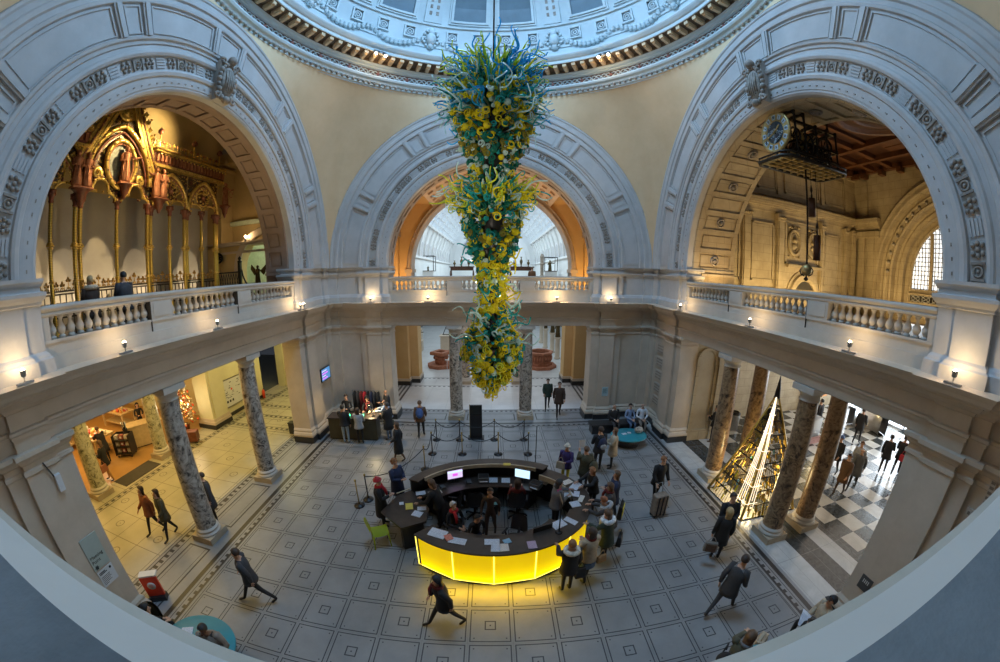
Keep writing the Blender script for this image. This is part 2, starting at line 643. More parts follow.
def gallery_floor_material():
    """Warm stone with thin joints, small rings and cross bands (west aisle)."""
    t = NT('aisle_floor')
    x, y, z = t.xyz()
    u = t.m('DIVIDE', t.m('ADD', x, 30.0), 1.0)
    v = t.m('DIVIDE', t.m('ADD', y, 30.0), 1.0)
    fu, fv = t.m('FRACT', u), t.m('FRACT', v)
    d = t.m('MINIMUM', t.m('MINIMUM', fu, t.m('SUBTRACT', 1.0, fu)), t.m('MINIMUM', fv, t.m('SUBTRACT', 1.0, fv)))
    ink = t.m('LESS_THAN', d, 0.012)
    cu, cv = t.m('SUBTRACT', fu, 0.5), t.m('SUBTRACT', fv, 0.5)
    r = t.m('SQRT', t.m('ADD', t.m('MULTIPLY', cu, cu), t.m('MULTIPLY', cv, cv)))
    par = t.m('COMPARE', t.m('MODULO', t.m('ADD', t.m('FLOOR', u), t.m('FLOOR', v)), 2.0), 1.0, 0.1)
    ring = t.m('MULTIPLY', t.m('COMPARE', r, 0.15, 0.016), par)
    dot = t.m('MULTIPLY', t.m('LESS_THAN', r, 0.025), par)
    ink = t.m('MAXIMUM', ink, t.m('MAXIMUM', ring, dot))
    # bands: along the back colonnade, and across the aisle
    ink2 = None
    tx = t.m('LESS_THAN', t.m('FRACT', t.m('DIVIDE', x, 0.3)), 0.5)
    ty = t.m('LESS_THAN', t.m('FRACT', t.m('DIVIDE', y, 0.3)), 0.5)
    for c, ax, tt in ((-13.0, x, ty), (5.6, y, tx), (6.9, y, tx), (8.25, y, tx), (9.9, y, tx)):
        k = t.m('MULTIPLY', t.m('COMPARE', ax, c, 0.07), tt)
        k = t.m('MAXIMUM', k, t.m('COMPARE', ax, c + 0.13, 0.02))
        k = t.m('MAXIMUM', k, t.m('COMPARE', ax, c - 0.13, 0.02))
        if ax is y:
            k = t.m('MAXIMUM', k, t.m('COMPARE', ax, c - 0.34, 0.015))
        ink2 = k if ink2 is None else t.m('MAXIMUM', ink2, k)
    n = t.noise(0.8, 5, 0.6)
    base = t.ramp(n, [(0.3, (0.34, 0.32, 0.24)), (0.7, (0.46, 0.43, 0.33))])
    col = t.mix(t.m('MULTIPLY', ink, 0.75), base, (0.1, 0.09, 0.07))
    col = t.mix(ink2, col, (0.03, 0.03, 0.028))
    t.color(col)
    t.set(Roughness=0.35)
    return t.mat

M['aisle_floor'] = gallery_floor_material()
def floor_piece(name, x0, x1, y0, y1, mat, z=0.0):
    o = MB().box(x0, x1, y0, y1, z - 0.3, z, mat).build(name)
    o['kind'] = 'structure'
    return o
floor_piece('floor_west_aisle', -14.2, -E_, -14, 14, M['aisle_floor'])

def chequer_material():
    t = NT('entrance_marble')
    x, y, z = t.xyz()
    # long slabs beside the columns, then squares
    u = t.m('DIVIDE', t.m('SUBTRACT', x, 10.04), 0.74)
    v = t.m('DIVIDE', t.m('ADD', y, 32.35), 0.74)
    iu, iv = t.m('FLOOR', u), t.m('FLOOR', v)
    a = t.m('COMPARE', t.m('MODULO', t.m('ADD', iu, 40.0), 2.0), 0.0, 0.1)
    b = t.m('COMPARE', t.m('MODULO', iv, 2.0), 0.0, 0.1)
    sq = t.m('MULTIPLY', t.m('COMPARE', a, b, 0.1), t.m('GREATER_THAN', x, 10.12))
    cx = t.m('COMPARE', t.m('MODULO', t.m('ADD', iu, iv), 2.0), 0.0, 0.1)
    sq = t.m('MULTIPLY', cx, t.m('GREATER_THAN', x, 10.12))
    st = t.m('MAXIMUM', t.m('COMPARE', x, 8.68, 0.42), t.m('COMPARE', x, 9.93, 0.19))
    dark = t.m('MAXIMUM', sq, st)
    fj = t.m('FRACT', t.m('DIVIDE', t.m('ADD', y, 30.0), 1.7))
    jy = t.m('MULTIPLY', t.m('LESS_THAN', fj, 0.012), t.m('LESS_THAN', x, 10.12))
    jx = t.m('LESS_THAN', t.m('FRACT', t.m('DIVIDE', t.m('SUBTRACT', x, 7.42), 0.42)), 0.03)
    jx = t.m('MULTIPLY', jx, t.m('LESS_THAN', x, 10.12))
    j = t.m('MAXIMUM', jy, jx)
    n = t.noise(1.2, 7, 0.7, dist=1.5)
    n2 = t.noise(4.0, 6, 0.65, dist=2.0)
    light = t.ramp(n, [(0.3, (0.40, 0.40, 0.38)), (0.7, (0.55, 0.55, 0.53))])
    dk = t.ramp(n2, [(0.35, (0.02, 0.024, 0.026)), (0.75, (0.07, 0.08, 0.082))])
    col = t.mix(dark, light, dk)
    col = t.mix(t.m('MULTIPLY', j, 0.5), col, (0.2, 0.2, 0.2))
    t.color(col)
    t.set(Roughness=0.22)
    return t.mat
M['chequer'] = chequer_material()
floor_piece('floor_entrance', 7.36, 24, -14, 14, M['chequer'])

def pale_floor_material():
    t = NT('sculpture_hall_floor')
    x, y, z = t.xyz()
    fu, fv = t.m('FRACT', t.m('DIVIDE', x, 1.2)), t.m('FRACT', t.m('DIVIDE', y, 1.2))
    d = t.m('MINIMUM', fu, fv)
    line = t.m('LESS_THAN', d, 0.02)
    k = None
    tx = t.m('LESS_THAN', t.m('FRACT', t.m('DIVIDE', x, 0.3)), 0.5)
    for c in (12.55, 14.2):
        q = t.m('MAXIMUM', t.m('MULTIPLY', t.m('COMPARE', y, c, 0.07), tx), t.m('COMPARE', y, c + 0.14, 0.03))
        k = q if k is None else t.m('MAXIMUM', k, q)
    ax = t.m('ABSOLUTE', x)
    for c in (5.1, 5.35, 5.6, 5.85):
        q = t.m('MULTIPLY', t.m('COMPARE', ax, c, 0.06), t.m('LESS_THAN', y, 13.0))
        k = t.m('MAXIMUM', k, q)
    n = t.noise(0.9, 5, 0.6)
    base = t.ramp(n, [(0.3, (0.50, 0.50, 0.50)), (0.7, (0.62, 0.62, 0.62))])
    col = t.mix(t.m('MULTIPLY', line, 0.3), base, (0.25, 0.25, 0.26))
    col = t.mix(t.m('MULTIPLY', k, 0.9), col, (0.03, 0.03, 0.035))
    t.color(col)
    t.set(Roughness=0.3)
    return t.mat
M['pale_floor'] = pale_floor_material()
floor_piece('floor_sculpture_hall', -8.4, 7.36, E_, 14, M['pale_floor'])
floor_piece('floor_sculpture_hall_far', -13, 13, 20 - 6, 48, M['pale_floor'])

# ------------------------------------------------------------------ the four sides of the hall
PIER = [(4.66, 8.45), (4.66, 7.62), (5.05, 7.62), (5.05, 7.50), (5.75, 7.50), (5.75, 7.62), (6.10, 7.62), (6.10, 7.76),
        (7.22, 7.76), (7.22, 7.64), (7.64, 7.64)]
ENT = [(0.0, 7.62), (5.05, 7.62), (5.05, 7.50), (5.75, 7.50), (5.75, 7.62), (6.10, 7.62), (6.10, 7.76), (7.22, 7.76), (7.22, 7.64), (7.64, 7.64)]
# walking outward along +a with the room on the -d side: normal (-dy, dx) points to +d, so side = -1
CAP = [(0, 4.15), (0.03, 4.17), (0.03, 4.24), (0, 4.26), (0, 4.35), (0.03, 4.37), (0.06, 4.43), (0.12, 4.49), (0.12, 4.57), (0.0, 4.575)]
BASE_DARK = [(0.13, 0.0), (0.13, 0.26), (0.0, 0.27)]
BASE = [(0.11, 0.26), (0.12, 0.33), (0.09, 0.42), (0.05, 0.46), (0.06, 0.53), (0.03, 0.58), (0.0, 0.62)]
ENTAB = [(0.0, 4.57), (0.0, 4.80), (0.03, 4.80), (0.03, 4.86), (0.06, 4.88), (0.06, 4.93), (0.0, 4.95), (0.0, 5.22), (0.04, 5.24), (0.07, 5.30),
         (0.14, 5.33), (0.18, 5.38), (0.2, 5.40), (0.2, 5.43), (0.34, 5.46), (0.38, 5.50), (0.40, 5.56), (0.44, 5.62), (0.46, 5.66), (-0.4, 5.67)]
PED_BASE = [(0.11, 5.66), (0.11, 5.9), (0.07, 5.93), (0.05, 5.98), (0.0, 6.03)]
PED_CAP = [(0.0, 6.82), (0.03, 6.84), (0.03, 6.88), (0.07, 6.92), (0.11, 6.98), (0.11, 7.04), (0.02, 7.06), (0.02, 7.13), (0.05, 7.16), (0.08, 7.22), (0.08, 7.28), (-0.3, 7.285)]

def mirror_path(p):
    return [(-a, d) for a, d in p]

def both(mb_, path, prof, mat):
    mb_.plan_sweep(path, prof, mat, side=-1)
    mb_.plan_sweep(mirror_path(path), prof, mat, side=1)

pier = MB()
both(pier, PIER, [(0, 0.62), (0, 4.15)], M['wall'])
both(pier, PIER, CAP, M['wall'])
pier_me = pier.mesh('pier')
base = MB()
both(base, PIER, BASE_DARK, M['black_stone'])
both(base, PIER, BASE, M['wall'])
base_me = base.mesh('plinth_course')
ent = MB()
both(ent, ENT, ENTAB, M['wall'])
for s in (1, -1):
    a0, a1 = sorted((0.0, s * 5.05))
    ent.box(a0, a1, 7.62, 8.45, 4.568, 4.58, M['wall'])     # soffit
    ent.box(a0, a1, 8.40, 8.45, 4.57, 5.67, M['wall'])
ent_me = ent.mesh('entablature')
# stone skirting of raised panels on frieze returns are part of the sweep; the walkway behind the ledge
ped = MB()
PEDP = [(4.66, 8.45), (4.66, 7.66)] + [(a, d + 0.04) for a, d in PIER[2:-1]] + [(7.68, 7.68)]
both(ped, PEDP, PED_BASE, M['arch'])
both(ped, PEDP, [(0, 6.03), (0, 6.82)], M['arch'])
both(ped, PEDP, PED_CAP, M['arch'])
ped_me = ped.mesh('impost')

def archivolt_mesh():
    a = MB()
    m = M['arch']
    # (radius, depth): soffit edge outward to the extrados
    prof = [(4.70, 7.95), (4.70, 7.66), (4.76, 7.62), (4.82, 7.62), (4.82, 7.60), (4.98, 7.585), (5.06, 7.585), (5.08, 7.54), (5.16, 7.52), (5.22, 7.54),
            (5.24, 7.62), (5.56, 7.62), (5.58, 7.54), (5.64, 7.51), (5.70, 7.52), (5.74, 7.56), (5.84, 7.575), (5.86, 7.54), (5.94, 7.54), (5.97, 7.49),
            (6.03, 7.48), (6.06, 7.545), (6.82, 7.545), (6.85, 7.48), (6.92, 7.47), (6.95, 7.51), (7.06, 7.51), (7.10, 7.46), (7.20, 7.46), (7.24, 7.50),
            (7.36, 7.50), (7.40, 7.47), (7.46, 7.47), (7.50, 7.52)]
    a.arch(prof, ZS, 0, pi, 96, m)
    # dentil dashes on the inner fascia
    n = 64
    for i in range(n):
        t = pi * (i + 0.5) / n
        a.arch_box(4.895, 4.918, 7.575, 7.60, t - 0.006, t + 0.006, ZS, 1, M['relief'])
    # panel dividers
    for d0 in (24.4, 29.9, 55.2, 60.6 + 1.6, 84.6, 95.4, 117.8, 124.8, 150.1, 155.6):
        a.arch_box(6.04, 6.84, 7.475, 7.55, radians(d0 - 0.95), radians(d0 + 0.95), ZS, 1, m)
        a.arch_box(6.04, 6.84, 7.445, 7.48, radians(d0 - 0.45), radians(d0 + 0.45), ZS, 1, m)
    # thin inner frame of each panel
    ends = [0, 24.4, 29.9, 55.2, 62.2, 84.6, 95.4, 117.8, 124.8, 150.1, 155.6, 180]
    for i in range(len(ends) - 1):
        p0, p1 = radians(ends[i] + 1.5), radians(ends[i + 1] - 1.5)
        k = max(2, int((p1 - p0) / 0.06))
        for r0, r1 in ((6.10, 6.13), (6.75, 6.78)):
            a.arch_box(r0, r1, 7.515, 7.55, p0, p1, ZS, k, m)
        a.arch_box(6.13, 6.75, 7.515, 7.55, p0, p0 + 0.006, ZS, 1, m)
        a.arch_box(6.13, 6.75, 7.515, 7.55, p1 - 0.006, p1, ZS, 1, m)
    return a.mesh('archivolt')

def relief_mesh():
    """Carved band: rosettes in squares, leaf clusters and flutes."""
    a = MB()
    m = M['relief']
    rc, dd = 5.40, 7.62
    step = 3.75
    k = 0
    ang = step / 2
    while ang < 180:
        t = radians(ang)
        if abs(ang - 90) > 4:
            P = lambda r, o, q: ((r) * cos(t + o / rc), q, ZS + (r) * sin(t + o / rc))
            kind = k % 4
            if kind == 0:      # rosette in a square frame
                for s in (-1, 1):
                    a.arch_box(5.27, 5.53, dd - 0.05, dd, t + s * 0.024 - 0.004, t + s * 0.024 + 0.004, ZS, 1, m)
                c = P(rc, 0, dd)
                ring = [(c[0] + 0.085 * cos(q) * -sin(t) + 0.085 * sin(q) * cos(t), dd - 0.02, c[2] + 0.085 * cos(q) * cos(t) + 0.085 * sin(q) * sin(t)) for q in [2 * pi * j / 10 for j in range(10)]]
                a.tube(ring, 0.024, 5, m, closed=True)
                a.sphere((c[0], dd - 0.02, c[2]), 0.04, 6, 4, m)
            elif kind in (1, 3):   # leaf cluster
                for r, o in ((5.31, -.07), (5.31, .07), (5.40, 0), (5.40, -.1), (5.40, .1), (5.49, -.07), (5.49, .07)):
                    c = P(r, o, dd - 0.01)
                    a.sphere(c, 0.05, 6, 4, m)
            else:              # flutes
                for r in (5.30, 5.37, 5.44, 5.51):
                    a.arch_box(r - 0.022, r + 0.022, dd - 0.025, dd, t - 0.026, t + 0.026, ZS, 1, M['arch'])
        ang += step
        k += 1
    return a.mesh('carved_band')

def keystone_mesh():
    a = MB()
    m = M['relief']
    # stepped bracket block behind the cartouche
    a.prism([(-0.26, 4.72), (0.26, 4.72), (0.36, 6.0), (-0.36, 6.0)], lambda p, r, t: (p, t, ZS + r), 7.38, 7.64, M['arch'])
    # oval shield with flutes
    c = (0, 7.34, ZS + 5.30)
    a.sphere(c, 1.0, 16, 10, m, (0.27, 0.12, 0.48))
    for i in range(5):
        x = -0.16 + 0.08 * i
        h = 0.36 * sqrt(max(0.05, 1 - (x / 0.26) ** 2))
        a.tube([(x, 7.25, ZS + 5.30 - h), (x, 7.21, ZS + 5.30), (x, 7.25, ZS + 5.30 + h)], 0.028, 6, m)
    # scrolls and leafy rim
    for i in range(22):
        q = 2 * pi * i / 22
        a.sphere((0.33 * cos(q), 7.36, ZS + 5.30 + 0.56 * sin(q)), 0.075 + 0.02 * (i % 2), 6, 4, m)
    for s in (-1, 1):
        sp = [(s * (0.30 + (0.13 - 0.011 * j) * cos(j * 0.7)), 7.33, ZS + 5.86 + (0.13 - 0.011 * j) * sin(j * 0.7)) for j in range(11)]
        a.tube(sp, 0.04, 6, m)
        sp = [(s * (0.32 + (0.11 - 0.009 * j) * cos(j * 0.7)), 7.33, ZS + 4.82 - (0.11 - 0.009 * j) * sin(j * 0.7)) for j in range(11)]
        a.tube(sp, 0.04, 6, m)
    a.sphere((0, 7.28, ZS + 5.98), 0.15, 8, 6, m)
    a.sphere((0, 7.28, ZS + 4.72), 0.12, 8, 6, m)
    return a.mesh('keystone_cartouche')

arch_me, relief_me, key_me = archivolt_mesh(), relief_mesh(), keystone_mesh()

def soffit_mesh(depth, rosettes, mat, mat2):
    """Under-side of the great arch, one row of square coffers (with rosettes in every other one)."""
    a = MB()
    d0 = 7.95
    a.arch([(4.95, depth), (4.66, depth), (4.66, depth - 0.22), (4.72, depth - 0.22), (4.72, d0 + 0.22), (4.66, d0 + 0.22), (4.66, d0 - 0.01), (4.70, d0 - 0.05)], ZS, 0, pi, 64, mat2)
    n = 19
    for i in range(n + 1):
        t = pi * i / n
        a.arch_box(4.655, 4.74, d0 + 0.2, depth - 0.2, t - 0.022, t + 0.022, ZS, 1, mat2)
    for i in range(n):
        t = pi * (i + 0.5) / n
        w = pi / n / 2 - 0.035
        a.arch_box(4.69, 4.74, d0 + 0.32, depth - 0.32, t - w, t + w, ZS, 2, mat)
        if rosettes and i % 2 == 0:
            md = (d0 + depth) / 2
            c = Vector((4.66 * cos(t), md, ZS + 4.66 * sin(t)))
            ta = Vector((-sin(t), 0, cos(t)))
            ring = [c + ta * (0.16 * cos(q)) + Vector((0, 0.16 * sin(q), 0)) for q in [2 * pi * j / 12 for j in range(12)]]
            a.tube(ring, 0.05, 5, M['relief'], closed=True)
            a.sphere(c, 0.09, 8, 5, M['relief'])
    # jamb walls below the springing, in line with the soffit
    for s in (-1, 1):
        x0, x1 = sorted((s * 4.66, s * 5.2))
        a.box(x0, x1, 8.3, depth, 5.66, ZS, mat2)
        for zz, o in ((5.9, 0.06), (7.05, 0.08), (7.2, 0.05)):
            x0, x1 = sorted((s * (4.66 - o), s * 5.2))
            a.box(x0, x1, 8.3, depth, zz, zz + 0.1, mat2)
    return a.mesh('coffered_soffit')

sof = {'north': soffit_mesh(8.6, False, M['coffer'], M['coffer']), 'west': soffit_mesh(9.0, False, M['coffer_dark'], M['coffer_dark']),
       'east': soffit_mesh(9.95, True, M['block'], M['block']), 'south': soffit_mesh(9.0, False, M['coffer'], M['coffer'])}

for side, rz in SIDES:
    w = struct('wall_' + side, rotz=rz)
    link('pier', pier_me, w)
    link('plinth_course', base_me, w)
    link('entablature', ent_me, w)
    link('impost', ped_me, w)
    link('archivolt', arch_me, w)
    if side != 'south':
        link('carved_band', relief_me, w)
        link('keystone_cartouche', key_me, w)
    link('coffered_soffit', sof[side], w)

# ------------------------------------------------------------------ pendentives, ring cornice and dome
ceil = struct('ceiling')
RS = 7.5 * sqrt(2)
def pend(u, v):
    ph = -pi / 4 + u * pi / 2
    rsq = 7.5 / max(abs(cos(ph)), abs(sin(ph)))
    t0, t1 = math.asin(min(1.0, rsq / RS)), math.asin(7.92 / RS)
    th = t0 + (t1 - t0) * v
    r = RS * sin(th)
    zt = 15.2 - (ZS + RS * cos(t1))
    return (r * cos(ph), r * sin(ph), ZS + RS * cos(th) + v * zt)
pm = MB()
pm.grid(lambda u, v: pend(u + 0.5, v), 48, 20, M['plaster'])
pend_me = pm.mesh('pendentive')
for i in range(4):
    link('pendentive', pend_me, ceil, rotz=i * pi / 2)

def ring(prof, mat, n=160, smooth=False):
    return MB().lathe(prof, n=n, mat=mat, smooth=smooth, cap=False)
r1 = ring([(7.97, 15.10), (7.95, 15.16), (7.90, 15.18), (7.88, 15.26), (7.82, 15.29), (7.78, 15.37), (7.70, 15.42), (7.66, 15.49), (7.66, 15.55), (7.72, 15.58), (8.02, 15.60)], M['dome'])
for i in range(200):          # egg-and-dart row
    a = 2 * pi * i / 200
    r1.sphere((7.82 * cos(a), 7.82 * sin(a), 15.23), 0.07, 5, 4, M['relief'])
r1.build('ring_moulding', parent=ceil)
M['red_frieze'] = stone('painted_frieze_ground', (0.12, 0.08, 0.065), (0.20, 0.13, 0.10), scale=3)
M['modillion_shade'] = plain('brown_soffit_shade', (0.16, 0.11, 0.07), 0.8)  # soffit shadow behind the modillions, put into a brown colour
r2 = ring([(8.0, 15.60), (8.0, 16.05)], M['red_frieze'])
rnd = random.Random(3)
for i in range(220):          # scrolling relief on the frieze
    a = 2 * pi * i / 220
    zc, s = 15.82, (1 if i % 2 else -1)
    sp = []
    for j in range(9):
        q = j * 0.75
        rr_ = 0.16 - 0.016 * j
        b = a + (rr_ * cos(q) * s) / 8.0
        sp.append((7.97 * cos(b), 7.97 * sin(b), zc + rr_ * sin(q)))
    r2.tube(sp, 0.03, 4, M['dome'], cap=False)
    if i % 6 == 0:
        a2 = a + pi / 220
        r2.sphere((7.96 * cos(a2), 7.96 * sin(a2), zc), 0.09, 6, 4, plain('frieze_red', (0.30, 0.12, 0.10)) if i == 0 else bpy.data.materials['frieze_red'])
r2.build('frieze', parent=ceil)
r3 = ring([(8.0, 16.03), (7.93, 16.06), (7.92, 16.14), (7.84, 16.18), (7.82, 16.24), (7.80, 16.26)], M['dome'])
r3.lathe([(7.80, 16.26), (7.80, 16.42), (7.25, 16.44)], n=160, mat=M['modillion_shade'], smooth=False, cap=False)
r3.lathe([(7.25, 16.44), (7.22, 16.46), (7.22, 16.60), (7.16, 16.64), (7.08, 16.74),
           (7.05, 16.80), (7.05, 16.86), (7.40, 16.92)], n=160, mat=M['dome'], smooth=False, cap=False)
for i in range(112):           # modillions under the cornice
    a = 2 * pi * i / 112
    mstart = len(r3.v)
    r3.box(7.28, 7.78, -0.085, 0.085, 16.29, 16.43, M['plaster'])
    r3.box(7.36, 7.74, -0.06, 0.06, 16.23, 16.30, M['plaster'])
    r3.xform(Matrix.Rotation(a, 4, 'Z'), mstart)
r3.build('modillion_cornice', parent=ceil)
RD, ZD = 7.45, 16.9
def dome_pt(az, el, off=0.0):
    return ((RD - off) * cos(el) * sin(az), (RD - off) * cos(el) * cos(az), ZD + (RD - off) * sin(el))
EL_TOP = radians(62)
dm = MB()
dm.grid(lambda u, v: dome_pt(2 * pi * u, EL_TOP * v), 128, 24, M['dome'], flip=True)
dm.build('dome_shell', parent=ceil)
def dome_patch(mb_, az0, az1, e0, e1, off0, off1, mat, n=6, m=4):
    """A slab standing off the dome surface between two offsets."""
    N = n + 1
    v = []
    for off in (off0, off1):
        for j in range(m + 1):
            for i in range(N):
                v.append(dome_pt(az0 + (az1 - az0) * i / n, e0 + (e1 - e0) * j / m, off))
    K = N * (m + 1)
    f = []
    for j in range(m):
        for i in range(n):
            a = j * N + i
            f.append((K + a, K + a + 1, K + a + N + 1, K + a + N))
    rim = [i for i in range(N)] + [j * N + n for j in range(1, m + 1)] + [m * N + i for i in range(n - 1, -1, -1)] + [j * N for j in range(m - 1, 0, -1)]
    for i in range(len(rim)):
        a, b = rim[i], rim[(i + 1) % len(rim)]
        f.append((a, b, K + b, K + a))
    mb_.add(v, f, mat)

# base course of the dome, ribs, panels with frames, rosette squares, festoons and cartouches
cr = MB()
dome_course = [(radians(0.2), radians(1.6), 0.12), (radians(4.2), radians(5.0), 0.05), (radians(13.4), radians(14.2), 0.08)]
for e0, e1, o in dome_course:
    dome_patch(cr, 0, 2 * pi, e0, e1, 0, o, M['dome'], 128, 1)
cr.build('dome_course', parent=ceil)
frame_mb, rib_mb = None, None
panel_me = frame_me = rib_me = rose_me = None
def framed(mb_, az0, az1, e0, e1, w, off, mat):
    wa = w / cos((e0 + e1) / 2)
    dome_patch(mb_, az0, az1, e0, e0 + w, 0, off, mat, 4, 1)
    dome_patch(mb_, az0, az1, e1 - w, e1, 0, off, mat, 4, 1)
    dome_patch(mb_, az0, az0 + wa, e0 + w, e1 - w, 0, off, mat, 1, 4)
    dome_patch(mb_, az1 - wa, az1, e0 + w, e1 - w, 0, off, mat, 1, 4)
q = MB()
dome_patch(q, radians(2.2), radians(15.2), radians(16.2), radians(50), 0, 0.03, M['dome_panel'], 4, 6)
panel_me = q.mesh('dome_window_panel')
q = MB()
framed(q, radians(1.6), radians(15.8), radians(15.6), radians(50.6), radians(0.8), 0.12, M['dome'])
framed(q, radians(0.9), radians(16.5), radians(14.9), radians(51.3), radians(0.5), 0.07, M['dome'])
frame_me = q.mesh('dome_window_frame')
q = MB()
dome_patch(q, radians(19.2), radians(25.8), radians(14.4), radians(58), 0, 0.10, M['dome'], 2, 10)
for j in range(14):
    for a_ in (21.2, 23.8):
        e = radians(17.5 + 2.6 * j)
        dome_patch(q, radians(a_ - 0.5), radians(a_ + 0.5), e, e + radians(1.4), 0.10, 0.13, M['relief'], 1, 1)
rib_me = q.mesh('dome_rib')
q = MB()
framed(q, radians(-2.2), radians(2.2), radians(7.0), radians(11.8), radians(0.55), 0.10, M['dome'])
dome_patch(q, radians(-1.6), radians(1.6), radians(7.6), radians(11.2), 0, 0.012, M['dome_panel'], 2, 2)
for rr_, n_ in ((0.17, 12), (0.08, 8)):
    pts_ = []
    for j in range(n_):
        a_ = 2 * pi * j / n_
        pts_.append(dome_pt(rr_ * cos(a_) / 7.3, radians(9.4) + rr_ * sin(a_) / 7.45, 0.03))
    q.tube(pts_, 0.035, 5, M['dome'], closed=True)
rose_me = q.mesh('rosette_square')
q = MB()
for j in range(26):           # hanging garland of leaves
    s_ = j / 25
    az = radians(-19.5 + 39 * s_)
    e = radians(8.9 - 4.2 * sin(pi * min(1, max(0, (s_ - 0.0))))) if True else 0
    k = abs(sin(2 * pi * s_))
    e = radians(7.2 - 3.6 * k)
    for o in (-0.5, 0.5):
        q.sphere(dome_pt(az, e + radians(o * 0.8), 0.07), 0.085 + 0.03 * k, 6, 4, M['dome'])
gar_me = q.mesh('garland')
q = MB()
for sc_, e_, o_ in ((0.30, 7.6, 0.1), (0.2, 10.4, 0.12), (0.16, 4.9, 0.1)):
    q.sphere(dome_pt(radians(22.5), radians(e_), o_), sc_, 10, 7, M['dome'], (0.8, 0.8, 1.2))
for j in range(14):
    a_ = 2 * pi * j / 14
    q.sphere(dome_pt(radians(22.5) + 0.33 * cos(a_) / 7.3, radians(7.8) + 0.48 * sin(a_) / 7.4, 0.07), 0.085, 6, 4, M['dome'])
cart_me = q.mesh('dome_cartouche')
for i in range(8):
    rz = i * pi / 4
    link('dome_rib', rib_me, ceil, rotz=rz)
    link('garland', gar_me, ceil, rotz=rz)
    link('dome_cartouche', cart_me, ceil, rotz=rz)
    for k in (0, 1):
        o = link('dome_window_panel', panel_me, ceil, rotz=rz + k * radians(17.4))
        o2 = link('dome_window_frame', frame_me, ceil, rotz=rz + k * radians(17.4))
    for a_ in (-14.7, -4.9, 4.9, 14.7):
        link('rosette_square', rose_me, ceil, rotz=rz + radians(a_))
oc = MB()
r_oc = (RD) * cos(EL_TOP)
z_oc = ZD + RD * sin(EL_TOP)
oc.lathe([(r_oc + 0.1, z_oc - 0.05), (r_oc - 0.12, z_oc - 0.05), (r_oc - 0.12, z_oc + 0.3), (r_oc + 0.02, z_oc + 0.3), (r_oc + 0.02, z_oc + 2.2), (0.2, z_oc + 3.0), (0.0, z_oc + 2.9)], n=64, mat=M['dome'], cap=False)
oc.build('dome_lantern', parent=ceil)

# ------------------------------------------------------------------ the spaces round the hall
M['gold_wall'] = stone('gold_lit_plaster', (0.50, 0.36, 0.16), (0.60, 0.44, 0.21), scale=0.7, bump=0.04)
M['taupe'] = stone('taupe_plaster', (0.36, 0.32, 0.27), (0.44, 0.40, 0.34), scale=0.8, bump=0.04)
M['pale_yellow'] = stone('pale_yellow_paint', (0.62, 0.58, 0.36), (0.72, 0.68, 0.44), scale=0.8, bump=0.04)
M['lamplit'] = stone('lamplit_cream_plaster', (0.58, 0.36, 0.14), (0.66, 0.43, 0.19), scale=0.7, bump=0.04)  # cream plaster with the orange lamplight put into its colour
M['coffer_peach'] = stone('peach_coffer_plaster', (0.60, 0.42, 0.28), (0.70, 0.50, 0.34))
M['white_vault'] = stone('white_paint', (0.70, 0.72, 0.74), (0.78, 0.80, 0.82), scale=0.7, bump=0.03)
M['dark_wood'] = plain('dark_red_wood', (0.05, 0.018, 0.009), 0.4, var=0.4, scale=2)
M['wood_beam'] = plain('brown_wood_beam', (0.10, 0.036, 0.014), 0.45, var=0.3, scale=3)
M['shop_floor'] = plain('warm_shop_floor', (0.42, 0.24, 0.08), 0.3, var=0.1, scale=1.5)
M['grey_floor'] = plain('grey_carpet', (0.10, 0.11, 0.11), 0.8)
M['brown_floor'] = plain('brown_stone_floor', (0.28, 0.22, 0.16), 0.5)
M['pale_green'] = plain('pale_green_paint', (0.58, 0.66, 0.50), 0.7)

def sbox(root, name, mat, *boxes):
    mb_ = MB()
    for b in boxes:
        mb_.box(*b, mat)
    return mb_.build(name, parent=root)

def solo(name, mat, *boxes):
    mb_ = MB()
    for b in boxes:
        mb_.box(*b, mat)
    o = mb_.build(name)
    o['kind'] = 'structure'
    return o

# upper floors behind the balustrades (their under-sides are the lower ceilings)
solo('floor_west_gallery', M['brown_floor'], (-14.5, -8.45, -8.4, 8.4, 5.2, 5.66))
solo('floor_east_gallery', M['brown_floor'], (8.45, 22.5, -8.4, 8.4, 5.2, 5.66))
solo('floor_north_gallery', M['brown_floor'], (-8.4, 8.4, 8.45, 46, 5.2, 5.66))
solo('ceiling_west_aisle', M['pale_yellow'], (-14.5, -8.45, -14, 20, 5.0, 5.2))
solo('ceiling_shop', M['gold_wall'], (-26, -14.5, -14, 6, 4.7, 4.9))
solo('ceiling_entrance', M['block'], (8.45, 24, -14, 14, 5.0, 5.2))
solo('ceiling_sculpture_hall', M['white_vault'], (-13, 13, 8.45, 48, 5.0, 5.2))

floor_piece('floor_west_aisle_edge', -E_, -8.4, E_, 14, M['aisle_floor'])
